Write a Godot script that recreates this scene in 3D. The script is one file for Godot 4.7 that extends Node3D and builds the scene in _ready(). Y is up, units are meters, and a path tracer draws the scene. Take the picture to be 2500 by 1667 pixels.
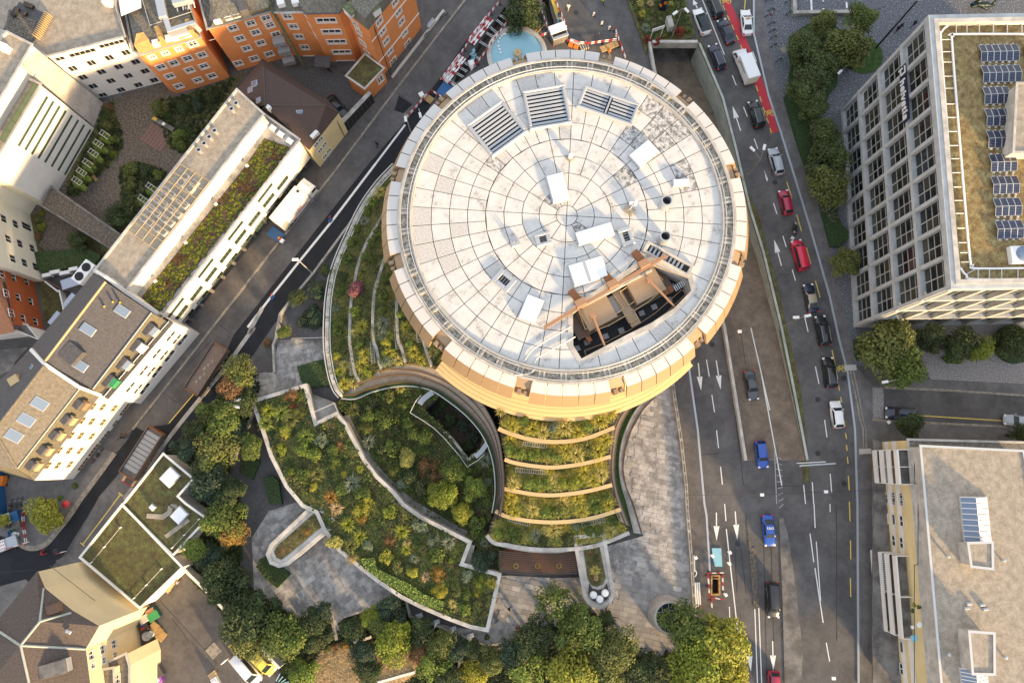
extends Node3D
const F:=1800.0
const H:=115.0
const TILT:=9.2919
const TO:={"A0":[0,0,3.647],"A1":[0,400,3.647],"A2":[0,800,3.647],"A3":[0,1230,3.5875],"B0":[620,0,3.647],"B1":[620,400,3.647],"B2":[620,800,3.647],"B3":[620,1230,3.5875],"C0":[1240,0,3.647],"C1":[1240,400,3.647],"C2":[1240,800,3.647],"C3":[1240,1230,3.5875],"D0":[1860,0,3.647],"D1":[1860,400,3.647],"D2":[1860,800,3.647],"D3":[1860,1230,3.5875],"P":[0,0,1.0],"K":[960,0,5.225],"J":[1230,0,7.587],"I":[1370,600,5.227],"Q":[0,1150,7.467],"R":[340,1470,6.189],"S":[1680,1330,10.45],"U":[110,630,8.71],"V":[1860,0,6.918],"N":[1000,930,7.127],"O":[280,0,8.4]}
const UP:=Vector3.UP
var used:={}
var orig:={}
var rng:=RandomNumberGenerator.new()
var X:={}
var cache:={}
func ray(t:String,x: float,y: float) -> Vector3:
	var o:Array=TO[t]
	var px: float=o[0]+x/o[2]
	var py: float=o[1]+y/o[2]
	var th:=deg_to_rad(TILT)
	var fw:=Vector3(0,-cos(th),-sin(th))
	var up:=Vector3(0,sin(th),-cos(th))
	return fw+Vector3.RIGHT*((px-1250.0)/F)-up*((py-833.5)/F)
func W(t:String,x: float,y: float,h:=0.0) -> Vector3:
	var d:=ray(t,x,y)
	return Vector3(0,H,0)+d*((h-H)/d.y)
func W2(t:String,x: float,y: float,h:=0.0) -> Vector2:
	var p:=W(t,x,y,h)
	return Vector2(p.x,p.z)
func PL(t:String,a:Array,h:=0.0) -> PackedVector2Array:
	var o:=PackedVector2Array()
	var i:=0
	while i<a.size():
		if a[i] is String:
			t=a[i]
			i+=1
			continue
		o.append(W2(t,a[i],a[i+1],h))
		i+=2
	return o
func onwall(t:String,x: float,y: float,A:Vector2,B:Vector2) -> Vector2:
	var d:=ray(t,x,y)
	var ab:=(B-A).normalized()
	var n:=Vector2(-ab.y,ab.x)
	var k:=n.dot(A)/n.dot(Vector2(d.x,d.z))
	var p:=Vector3(0,H,0)+d*k
	return Vector2((Vector2(p.x,p.z)-A).dot(ab),p.y)
func v3(p:Vector2,y: float) -> Vector3:
	return Vector3(p.x,y,p.y)
func smooth(p:PackedVector2Array,n:=5,closed:=false) -> PackedVector2Array:
	var o:=PackedVector2Array()
	var m:=p.size()
	for i in (m if closed else m-1):
		var a:=p[(i-1+m) % m] if closed else p[maxi(i-1,0)]
		var b:=p[i]
		var c:=p[(i+1) % m]
		var d:=p[(i+2) % m] if closed else p[mini(i+2,m-1)]
		for k in n:
			o.append(b.cubic_interpolate(c,a,d,float(k)/n))
	if not closed:
		o.append(p[m-1])
	return o
func clean(p:PackedVector2Array) -> PackedVector2Array:
	return p if Geometry2D.is_polygon_clockwise(p) else rev(p)
func rev(p:PackedVector2Array) -> PackedVector2Array:
	var q:=p.duplicate()
	q.reverse()
	return q
func grow(p:PackedVector2Array,d: float) -> PackedVector2Array:
	var r:=Geometry2D.offset_polygon(p,d,Geometry2D.JOIN_MITER)
	return r[0] if r.size() else p
class MB:
	var v:=PackedVector3Array()
	var n:=PackedVector3Array()
	var c:=PackedColorArray()
	var col:=Color(1,1,1)
	var colored:=false
	func tri(a:Vector3,b:Vector3,d:Vector3):
		var m:=(d-a).cross(b-a).normalized()
		v.append_array([a,b,d])
		n.append_array([m,m,m])
		if colored:
			c.append_array([col,col,col])
	func tris(a:Vector3,b:Vector3,d:Vector3,na:Vector3,nb:Vector3,nd:Vector3):
		v.append_array([a,b,d])
		n.append_array([na,nb,nd])
		if colored:
			c.append_array([col,col,col])
	func quad(a:Vector3,b:Vector3,d:Vector3,e:Vector3):
		tri(a,b,d)
		tri(a,d,e)
	func box(o:Vector3,s:Vector3,bs:=Basis()):
		var x:=bs.x*s.x*0.5
		var y:=bs.y*s.y*0.5
		var z:=bs.z*s.z*0.5
		for f in [[x,y,z],[-x,z,y],[y,z,x],[-y,x,z],[z,x,y],[-z,y,x]]:
			var k:Vector3=o+f[0]
			quad(k-f[1]-f[2],k-f[1]+f[2],k+f[1]+f[2],k+f[1]-f[2])
	func bevel(o:Vector3,s:Vector3,r: float,bs:=Basis()):
		var a:=[]
		for q in [[-1,-1],[1,-1],[1,1],[-1,1]]:
			a.append(Vector2(q[0],q[1]))
		var lv:=[[-0.5,0.0],[0.5,r],[0.5,0.0]]
		var pts:=[]
		for k in 3:
			var yy: float=[-s.y*0.5,s.y*0.5-r,s.y*0.5][k]
			var ins: float=[0.0,0.0,r][k]
			var row:=[]
			for q in a:
				row.append(o+bs*Vector3(q.x*(s.x*0.5-ins),yy,q.y*(s.z*0.5-ins)))
			pts.append(row)
		for k in 2:
			for i in 4:
				var j:=(i+1) % 4
				quad(pts[k][i],pts[k+1][i],pts[k+1][j],pts[k][j])
		quad(pts[2][0],pts[2][3],pts[2][2],pts[2][1])
	func wall(a:Vector2,b:Vector2,y0: float,y1: float):
		quad(Vector3(a.x,y0,a.y),Vector3(b.x,y0,b.y),Vector3(b.x,y1,b.y),Vector3(a.x,y1,a.y))
	func sheet(p:PackedVector2Array,y: float):
		var t:=Geometry2D.triangulate_polygon(p)
		if t.is_empty() and p.size()>3:
			for q in Geometry2D.intersect_polygons(p,PackedVector2Array([Vector2(-999,-999),Vector2(999,-999),Vector2(999,999),Vector2(-999,999)])):
				if not Geometry2D.triangulate_polygon(q).is_empty():
					sheet(q,y)
		for i in range(0,t.size(),3):
			var a:=p[t[i]]
			var b:=p[t[i+1]]
			var d:=p[t[i+2]]
			if (b-a).cross(d-a)<0.0:
				var e:=b
				b=d
				d=e
			tri(Vector3(a.x,y,a.y),Vector3(b.x,y,b.y),Vector3(d.x,y,d.y))
	func prism(p:PackedVector2Array,y0: float,y1: float,top:=true):
		if top:
			sheet(p,y1)
		var cw:=Geometry2D.is_polygon_clockwise(p)
		for i in p.size():
			var j:=(i+1) % p.size()
			if cw:
				wall(p[i],p[j],y0,y1)
			else:
				wall(p[j],p[i],y0,y1)
	func tube(a:Vector3,b:Vector3,r: float,k:=6,r2:=-1.0):
		if r2<0.0:
			r2=r
		var d:=(b-a).normalized()
		var x:=d.cross(Vector3.UP if absf(d.y)<0.9 else Vector3.RIGHT).normalized()
		var y:=d.cross(x)
		for i in k:
			var u:=x*cos(TAU*i/k)+y*sin(TAU*i/k)
			var w:=x*cos(TAU*(i+1)/k)+y*sin(TAU*(i+1)/k)
			tris(a+u*r,b+u*r2,b+w*r2,u,u,w)
			tris(a+u*r,b+w*r2,a+w*r,u,w,w)
			if r2>0.0:
				tri(b,b+w*r2,b+u*r2)
			tri(a,a+u*r,a+w*r)
	func pipe(p:Array,r: float,k:=6):
		for i in p.size()-1:
			tube(p[i],p[i+1],r,k)
	func lathe(pr:Array,k:=16,o:=Vector3.ZERO,a0:=0.0,a1:=TAU):
		for i in pr.size()-1:
			for j in k:
				var t:=a0+(a1-a0)*j/k
				var u:=a0+(a1-a0)*(j+1)/k
				var p:Vector2=pr[i]
				var q:Vector2=pr[i+1]
				var ct:=Vector3(cos(t),0,sin(t))
				var cu:=Vector3(cos(u),0,sin(u))
				quad(o+ct*p.x+Vector3.UP*p.y,o+cu*p.x+Vector3.UP*p.y,o+cu*q.x+Vector3.UP*q.y,o+ct*q.x+Vector3.UP*q.y)
	func strip(p:PackedVector2Array,wl: float,wr: float,y0,y1,closed:=false):
		var m:=p.size()
		var L:=[]
		var R:=[]
		for i in m:
			var a:=p[(i-1+m) % m] if closed else p[maxi(i-1,0)]
			var b:=p[(i+1) % m] if closed else p[mini(i+1,m-1)]
			var d1:=(p[i]-a).normalized()
			var d2:=(b-p[i]).normalized()
			if d1==Vector2.ZERO:
				d1=d2
			if d2==Vector2.ZERO:
				d2=d1
			var t:=(d1+d2).normalized()
			var nn:=Vector2(t.y,-t.x)
			var k:=1.0/maxf(0.5,nn.dot(Vector2(d1.y,-d1.x)))
			L.append(p[i]+nn*wl*k)
			R.append(p[i]-nn*wr*k)
		var e:=m if closed else m-1
		for i in e:
			var j:=(i+1) % m
			var b0: float=y0[i] if y0 is Array else y0
			var b1: float=y0[j] if y0 is Array else y0
			var t0: float=y1[i] if y1 is Array else y1
			var t1: float=y1[j] if y1 is Array else y1
			var l0:Vector2=L[i]
			var l1:Vector2=L[j]
			var r0:Vector2=R[i]
			var r1:Vector2=R[j]
			quad(Vector3(l0.x,t0,l0.y),Vector3(l1.x,t1,l1.y),Vector3(r1.x,t1,r1.y),Vector3(r0.x,t0,r0.y))
			quad(Vector3(l0.x,b0,l0.y),Vector3(l1.x,b1,l1.y),Vector3(l1.x,t1,l1.y),Vector3(l0.x,t0,l0.y))
			quad(Vector3(r0.x,b0,r0.y),Vector3(r0.x,t0,r0.y),Vector3(r1.x,t1,r1.y),Vector3(r1.x,b1,r1.y))
		if not closed:
			for i in [0,m-1]:
				var b0: float=y0[i] if y0 is Array else y0
				var t0: float=y1[i] if y1 is Array else y1
				wall(L[i],R[i],b0,t0)
	func holed(A:Vector2,B:Vector2,y0: float,y1: float,rects:Array,depth: float):
		var d:=(B-A).normalized()
		var inw:=Vector2(d.y,-d.x)
		var len:=A.distance_to(B)
		var us:=[0.0,len]
		var vs:=[y0,y1]
		var rs:=[]
		for r in rects:
			var q:=[clampf(r[0]-r[2]*0.5,0,len),clampf(r[0]+r[2]*0.5,0,len),clampf(r[1]-r[3]*0.5,y0,y1),clampf(r[1]+r[3]*0.5,y0,y1)]
			if q[1]-q[0]<0.05 or q[3]-q[2]<0.05:
				continue
			rs.append(q)
			us.append_array([q[0],q[1]])
			vs.append_array([q[2],q[3]])
		us.sort()
		vs.sort()
		for i in us.size()-1:
			if us[i+1]-us[i]<0.001:
				continue
			for j in vs.size()-1:
				if vs[j+1]-vs[j]<0.001:
					continue
				var mu: float=(us[i]+us[i+1])*0.5
				var mv: float=(vs[j]+vs[j+1])*0.5
				var hole:=false
				for q in rs:
					if mu>q[0] and mu<q[1] and mv>q[2] and mv<q[3]:
						hole=true
				if not hole:
					wall(A+d*us[i],A+d*us[i+1],vs[j],vs[j+1])
		for q in rs:
			var a:=A+d*float(q[0])
			var b:=A+d*float(q[1])
			var a2:=a+inw*depth
			var b2:=b+inw*depth
			wall(a,a2,q[2],q[3])
			wall(b2,b,q[2],q[3])
			quad(Vector3(a.x,q[2],a.y),Vector3(b.x,q[2],b.y),Vector3(b2.x,q[2],b2.y),Vector3(a2.x,q[2],a2.y))
			quad(Vector3(a.x,q[3],a.y),Vector3(a2.x,q[3],a2.y),Vector3(b2.x,q[3],b2.y),Vector3(b.x,q[3],b.y))
	func soft() -> ArrayMesh:
		var st:=SurfaceTool.new()
		st.begin(Mesh.PRIMITIVE_TRIANGLES)
		for i in v.size():
			st.set_smooth_group(0)
			if colored:
				st.set_color(c[i])
			st.add_vertex(v[i])
		st.index()
		st.generate_normals()
		return st.commit()
	func mesh(off:=Vector3.ZERO) -> ArrayMesh:
		var a:=[]
		a.resize(Mesh.ARRAY_MAX)
		if off!=Vector3.ZERO:
			for i in v.size():
				v[i]-=off
		a[Mesh.ARRAY_VERTEX]=v
		a[Mesh.ARRAY_NORMAL]=n
		if colored:
			a[Mesh.ARRAY_COLOR]=c
		var m:=ArrayMesh.new()
		m.add_surface_from_arrays(Mesh.PRIMITIVE_TRIANGLES,a)
		return m
func numbered(k:String) -> String:
	var i: int=used.get(k,-1)+1
	used[k]=i
	return k if i==0 else "%s_%03d" % [k,i]
func tag(o:Node,label:String,category:="",group:="",kind:=""):
	if label:
		o.set_meta("label",label)
	if category:
		o.set_meta("category",category)
	if group:
		o.set_meta("group",group)
	if kind or category:
		o.set_meta("kind",kind if kind else "thing")
func thing(k:String,label:String,category:String,at:=Vector3.ZERO,group:="",turn:=0.0) -> Node3D:
	var o:=Node3D.new()
	o.name=numbered(k)
	add_child(o,true)
	o.position=at
	o.rotation.y=turn
	orig[o]=at if turn==0.0 else Vector3.ZERO
	tag(o,label,category,group)
	return o
func part(k:String,m,mat:Material,parent:Node3D,xf:=Transform3D(),label:="") -> MeshInstance3D:
	if m is MB and m.v.is_empty():
		m.box(orig.get(parent,Vector3.ZERO)+V(0,0.05,0),V(0.02,0.02,0.02))
	var o:=MeshInstance3D.new()
	o.name=k
	var of:Vector3=orig.get(parent,Vector3.ZERO)
	o.mesh=m.mesh(of) if m is MB else m
	o.material_override=mat
	o.transform=xf
	parent.add_child(o,true)
	orig[o]=of if m is MB else Vector3.ZERO
	if label:
		o.set_meta("label",label)
	return o
func solo(k:String,m,mat:Material,label:String,category:String,at:=Vector3.ZERO,group:="",kind:="") -> MeshInstance3D:
	var o:=MeshInstance3D.new()
	o.name=numbered(k)
	o.mesh=m.mesh(at) if m is MB else m
	o.material_override=mat
	o.position=at
	add_child(o,true)
	orig[o]=at
	tag(o,label,category,group,kind)
	return o
func struct(k:String,m:MB,mat:Material,label:="") -> MeshInstance3D:
	return solo(k,m,mat,label,"",Vector3.ZERO,"","structure")
func copy(r:Node3D,at:Vector3,turn: float,label:String,group:="",base:="") -> Node3D:
	var o:Node3D=r.duplicate()
	var k:=base if base else String(r.name)
	o.name=numbered(k)
	add_child(o,true)
	o.position=at
	o.rotation.y=turn
	o.set_meta("label",label)
	if group:
		o.set_meta("group",group)
	return o
func lin(r: float,g: float,b: float) -> Color:
	return Color(r,g,b).linear_to_srgb()
func plain(k:String,r: float,g: float,b: float,rough:=0.7,metal:=0.0) -> StandardMaterial3D:
	var m:=StandardMaterial3D.new()
	m.resource_name=k
	m.albedo_color=lin(r,g,b)
	m.roughness=rough
	m.metallic=metal
	X[k]=m
	return m
func noisy(k:String,stops:Array,size: float,freq:=0.02,oct:=6,rough:=0.85,gain:=0.62,bump:=0.0,kind:=0) -> StandardMaterial3D:
	var m:=StandardMaterial3D.new()
	m.resource_name=k
	var nz:=FastNoiseLite.new()
	nz.seed=hash(k) % 9999
	nz.noise_type=[FastNoiseLite.TYPE_SIMPLEX_SMOOTH,FastNoiseLite.TYPE_CELLULAR][kind]
	nz.frequency=freq
	nz.fractal_type=FastNoiseLite.FRACTAL_FBM
	nz.fractal_octaves=oct
	nz.fractal_gain=gain
	var g:=Gradient.new()
	var off:=PackedFloat32Array()
	var cs:=PackedColorArray()
	for s in stops:
		off.append(s[0])
		cs.append(lin(s[1],s[2],s[3]))
	g.offsets=off
	g.colors=cs
	var t:=NoiseTexture2D.new()
	t.width=512
	t.height=512
	t.seamless=true
	t.noise=nz
	t.color_ramp=g
	m.albedo_texture=t
	m.uv1_triplanar=true
	m.uv1_world_triplanar=true
	m.uv1_scale=Vector3.ONE/size
	m.uv1_offset=V(0.37,0.11,0.73)*float(hash(k) % 13)
	m.roughness=rough
	X[k]=m
	return m
func two(k:String,a: float,b: float,r: float,g: float,bl: float,size: float,freq:=0.02,oct:=6,rough:=0.85,gain:=0.65) -> StandardMaterial3D:
	return noisy(k,[[0.22,r*a,g*a,bl*a],[0.78,r*b,g*b,bl*b]],size,freq,oct,rough,gain)
func materials():
	two("asphalt",0.72,1.28,0.108,0.103,0.101,40,0.008,8,0.95,0.82)
	two("asphalt_new",0.7,1.35,0.011,0.013,0.018,22,0.012,7,0.85,0.75)
	two("asphalt_brown",0.75,1.25,0.108,0.099,0.094,26,0.012,7,0.95,0.8)
	two("asphalt_light",0.75,1.25,0.19,0.18,0.172,26,0.008,7,0.95,0.8)
	two("asphalt_side",0.75,1.25,0.145,0.138,0.136,26,0.01,7,0.95,0.8)
	noisy("cobble",[[0.3,0.08,0.088,0.105],[0.52,0.135,0.143,0.16],[0.72,0.18,0.188,0.205],[0.785,0.2,0.21,0.225],[0.82,0.7,0.7,0.72]],9,0.05,3,0.9,0.75)
	two("cobble_light",0.5,1.35,0.3,0.28,0.27,8,0.05,4,0.9,0.8)
	two("kerb",0.7,1.25,0.27,0.24,0.195,10,0.02,6)
	two("concrete",0.65,1.25,0.36,0.34,0.31,18,0.012,6)
	two("concrete_pale",0.75,1.15,0.52,0.49,0.44,18,0.012,6)
	two("concrete_dark",0.6,1.3,0.16,0.15,0.14,18,0.012,6)
	two("green_wall",0.8,1.15,0.4,0.43,0.38,18,0.012,6)
	noisy("tile_white",[[0.16,0.36,0.345,0.32],[0.34,0.58,0.565,0.53],[0.8,0.67,0.655,0.62]],17,0.011,8,0.8,0.8)
	noisy("tile_grey",[[0.2,0.4,0.385,0.36],[0.5,0.53,0.51,0.48],[0.75,0.6,0.58,0.55]],5,0.03,7,0.85,0.75)
	noisy("tile_stain",[[0.28,0.14,0.14,0.135],[0.46,0.4,0.39,0.37],[0.64,0.62,0.6,0.57]],9,0.02,7,0.85,0.75)
	noisy("gutter",[[0.28,0.16,0.15,0.13],[0.48,0.36,0.34,0.29],[0.72,0.56,0.53,0.46]],8,0.02,7,0.9,0.75)
	two("gravel",0.66,1.3,0.36,0.31,0.245,13,0.014,8,0.95,0.95)
	two("gravel_dark",0.4,1.5,0.15,0.125,0.1,12,0.05,5,0.95,0.85)
	two("soil",0.5,1.5,0.07,0.055,0.038,12,0.04,6,0.95,0.8)
	noisy("moss",[[0.25,0.06,0.04,0.02],[0.45,0.1,0.085,0.032],[0.6,0.095,0.1,0.032],[0.78,0.17,0.18,0.06]],14,0.014,8,0.95,0.9)
	noisy("sedum",[[0.25,0.13,0.075,0.03],[0.5,0.24,0.175,0.075],[0.62,0.26,0.21,0.085],[0.8,0.42,0.34,0.18]],13,0.014,8,0.95,0.9)
	two("lawn",0.6,1.4,0.04,0.085,0.015,10,0.02,6,0.95,0.75)
	two("hedge",0.5,1.4,0.03,0.068,0.02,5,0.03,5,0.95,0.8)
	two("white_wall",0.92,1.04,0.8,0.77,0.71,24,0.008,4)
	two("cream_wall",0.92,1.05,0.78,0.66,0.42,24,0.008,4)
	two("yellow_wall",0.92,1.05,0.74,0.6,0.32,24,0.008,4)
	two("orange_wall",0.9,1.08,0.74,0.27,0.085,24,0.008,5)
	two("red_wall",0.85,1.1,0.42,0.1,0.028,24,0.008,5)
	two("slate",0.7,1.3,0.095,0.09,0.092,9,0.03,5,0.8,0.8)
	two("slate_tan",0.65,1.4,0.17,0.15,0.12,9,0.03,5,0.85,0.8)
	two("slate_olive",0.65,1.35,0.14,0.125,0.085,9,0.03,5,0.85,0.8)
	two("brown_roof",0.75,1.25,0.085,0.055,0.045,7,0.04,5,0.85,0.8)
	two("old_roof",0.6,1.4,0.11,0.085,0.07,7,0.04,5,0.85,0.8)
	two("orange_tile",0.7,1.3,0.42,0.19,0.1,5,0.04,4)
	two("mansard",0.6,1.4,0.17,0.16,0.13,9,0.03,5)
	two("green_copper",0.6,1.4,0.13,0.15,0.075,8,0.03,5)
	noisy("stone",[[0.25,0.2,0.19,0.18],[0.5,0.33,0.31,0.29],[0.75,0.48,0.45,0.42]],16,0.012,7,0.85,0.75)
	two("wood",0.7,1.3,0.5,0.33,0.14,3,0.03,4)
	two("stone_b",0.7,1.25,0.29,0.275,0.255,14,0.014,6)
	two("stone_c",0.75,1.2,0.38,0.36,0.33,14,0.014,6)
	two("stone_d",0.85,1.1,0.47,0.45,0.42,14,0.014,6)
	noisy("slab_any",[[0.2,0.75,0.75,0.75],[0.7,1.0,1.0,1.0]],14,0.014,6)
	X.slab_any.vertex_color_use_as_albedo=true
	two("cream_white",0.94,1.04,0.8,0.75,0.6,24,0.008,4)
	two("ochre_roof",0.75,1.25,0.42,0.26,0.1,8,0.03,5)
	noisy("sedum_dark",[[0.3,0.05,0.03,0.03],[0.5,0.1,0.06,0.045],[0.7,0.14,0.09,0.045],[0.85,0.16,0.14,0.03]],8,0.02,6,0.95,0.8)
	two("inner",0.4,1.6,0.03,0.03,0.024,6,0.02,4)
	plain("grey_pale",0.5,0.48,0.45,0.6)
	plain("glass_a",0.012,0.014,0.014,0.08)
	plain("glass_b",0.03,0.032,0.026,0.1)
	plain("glass_c",0.05,0.05,0.035,0.12)
	plain("navy",0.01,0.014,0.035,0.5)
	plain("teal_dark",0.02,0.07,0.08,0.5)
	plain("teal_pale",0.25,0.5,0.6,0.6)
	two("cobble_dark",0.5,1.35,0.12,0.12,0.118,8,0.05,4,0.9,0.8)
	two("brick_red",0.7,1.3,0.2,0.12,0.1,4,0.03,4)
	plain("tail_blue",0.02,0.11,0.28,0.5)
	plain("zinc_blue",0.4,0.45,0.56,0.4)
	plain("leaf_purple_p",0.35,0.12,0.5,0.4)
	plain("concrete_blue",0.4,0.43,0.52,0.7)
	plain("bronze_green",0.015,0.03,0.03,0.45,0.4)
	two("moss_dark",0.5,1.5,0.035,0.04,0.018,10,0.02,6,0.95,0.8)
	two("dump_bed",0.7,1.3,0.17,0.125,0.1,5,0.03,5)
	two("office_stone",0.85,1.12,0.46,0.48,0.48,18,0.012,6)
	two("asphalt_rust",0.7,1.3,0.2,0.155,0.115,20,0.012,7,0.95,0.85)
	plain("bronze",0.34,0.24,0.145,0.5,0.1)
	plain("bronze_top",0.6,0.575,0.54,0.6)
	plain("bronze_dark",0.1,0.065,0.045,0.5,0.2)
	plain("ochre_clad",0.62,0.45,0.22,0.6)
	plain("band_stone",0.4,0.33,0.25,0.75)
	plain("rail",0.6,0.6,0.58,0.45,0.4)
	plain("steel",0.5,0.52,0.54,0.4,0.6)
	plain("zinc",0.42,0.45,0.48,0.5,0.3)
	plain("white",0.82,0.82,0.8,0.5)
	plain("skylight",0.86,0.87,0.88,0.3)
	plain("black",0.006,0.006,0.007,0.6)
	plain("dark",0.025,0.024,0.025,0.6)
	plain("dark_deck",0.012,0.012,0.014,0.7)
	plain("grey",0.3,0.3,0.3,0.7)
	plain("glass",0.018,0.022,0.024,0.12,0.0)
	plain("glass_green",0.035,0.055,0.04,0.15)
	plain("glass_car",0.02,0.03,0.035,0.08)
	plain("glass_sky",0.16,0.22,0.32,0.1)
	plain("frame",0.78,0.77,0.73,0.5)
	plain("sill",0.4,0.4,0.4,0.7)
	plain("paint",0.75,0.74,0.7,0.7)
	plain("paint_worn",0.36,0.35,0.33,0.8)
	plain("paint_yellow",0.68,0.5,0.1,0.7)
	plain("paint_red",0.5,0.035,0.05,0.75)
	plain("red",0.45,0.025,0.03,0.5)
	plain("crimson",0.36,0.012,0.045,0.3)
	plain("blue",0.02,0.09,0.42,0.4)
	plain("teal",0.03,0.2,0.32,0.5)
	plain("pool",0.27,0.5,0.58,0.12)
	plain("orange",0.75,0.2,0.02,0.5)
	plain("tan",0.55,0.4,0.2,0.7)
	plain("rust",0.26,0.1,0.035,0.7)
	plain("rust_pale",0.36,0.2,0.11,0.6)
	plain("gold",0.6,0.42,0.05,0.4)
	plain("green_lid",0.04,0.28,0.1,0.5)
	plain("solar",0.012,0.022,0.06,0.25)
	plain("louvre",0.07,0.1,0.07,0.5)
	plain("bark",0.06,0.045,0.03,0.9)
	plain("tyre",0.012,0.012,0.012,0.8)
	plain("rim",0.45,0.45,0.46,0.35,0.6)
	plain("lamp_red",0.55,0.02,0.015,0.3)
	plain("lamp_white",0.8,0.8,0.78,0.2)
	plain("skin",0.45,0.26,0.18,0.6)
func _ready():
	rng.seed=7
	var cam:=Camera3D.new()
	cam.name="camera"
	cam.position=V(0,H,0)
	cam.rotation_degrees=V(-90.0+TILT,0,0)
	cam.fov=49.6935
	cam.near=0.5
	cam.far=6000.0
	add_child(cam)
	var sky:=ProceduralSkyMaterial.new()
	sky.sky_top_color=Color(0.74,0.78,0.84)
	sky.sky_horizon_color=Color(0.93,0.87,0.8)
	sky.sky_curve=0.25
	sky.ground_bottom_color=Color(0.25,0.24,0.23)
	sky.ground_horizon_color=Color(0.6,0.56,0.52)
	sky.sky_energy_multiplier=0.92
	var env:=Environment.new()
	env.background_mode=Environment.BG_SKY
	env.sky=Sky.new()
	env.sky.sky_material=sky
	env.tonemap_mode=Environment.TONE_MAPPER_LINEAR
	env.tonemap_exposure=2.2
	env.sdfgi_enabled=true
	env.ssao_enabled=true
	env.ssil_enabled=true
	var we:=WorldEnvironment.new()
	we.name="sky"
	we.environment=env
	add_child(we)
	var sun:=DirectionalLight3D.new()
	sun.name="sun"
	sun.light_color=Color(1.0,0.85,0.63)
	sun.light_energy=1.6
	sun.light_angular_distance=4.0
	sun.shadow_enabled=true
	add_child(sun)
	sun.look_at_from_position(Vector3.ZERO,-V(0.6*cos(deg_to_rad(11.5)),sin(deg_to_rad(11.5)),0.8*cos(deg_to_rad(11.5))),UP)
	materials()
	setting()
	rotunda()
	gardens()
	buildings()
	streets()
	plants()
var holes:=[]
func rampy(py: float) -> float:
	return -5.5*clampf((1124.0-py)/1010.0,0.0,1.0)
func edge(pts:Array,py: float) -> float:
	for i in range(0,pts.size()-2,2):
		if py<=pts[i+3]:
			return remap(py,pts[i+1],pts[i+3],pts[i],pts[i+2])
	return pts[pts.size()-2]
const RL:=[1587.0,108.0,1599.0,175.0,1769.0,800.0,1821.0,1124.0,1836.0,1330.0]
const RR:=[1697.0,90.0,1762.0,241.0,1794.0,365.0,1827.0,507.0,1861.0,617.0,1912.0,830.0,1968.0,1124.0]
const LEV:=[108.0,175.0,241.0,365.0,507.0,617.0,800.0,960.0,1124.0]
func ramp_at(px: float,py: float) -> Vector3:
	var y:=rampy(py)
	return W("P",px,py,y)
func pit(poly:PackedVector2Array,d: float,wm:String,fm:String,k:String,y0:=0.0):
	var m:=MB.new()
	for i in poly.size():
		m.wall(poly[i],poly[(i+1) % poly.size()],y0-d,y0)
	struct(k+"_side",m,X[wm])
	m=MB.new()
	m.sheet(poly,y0-d)
	struct(k+"_floor",m,X[fm])
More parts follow.
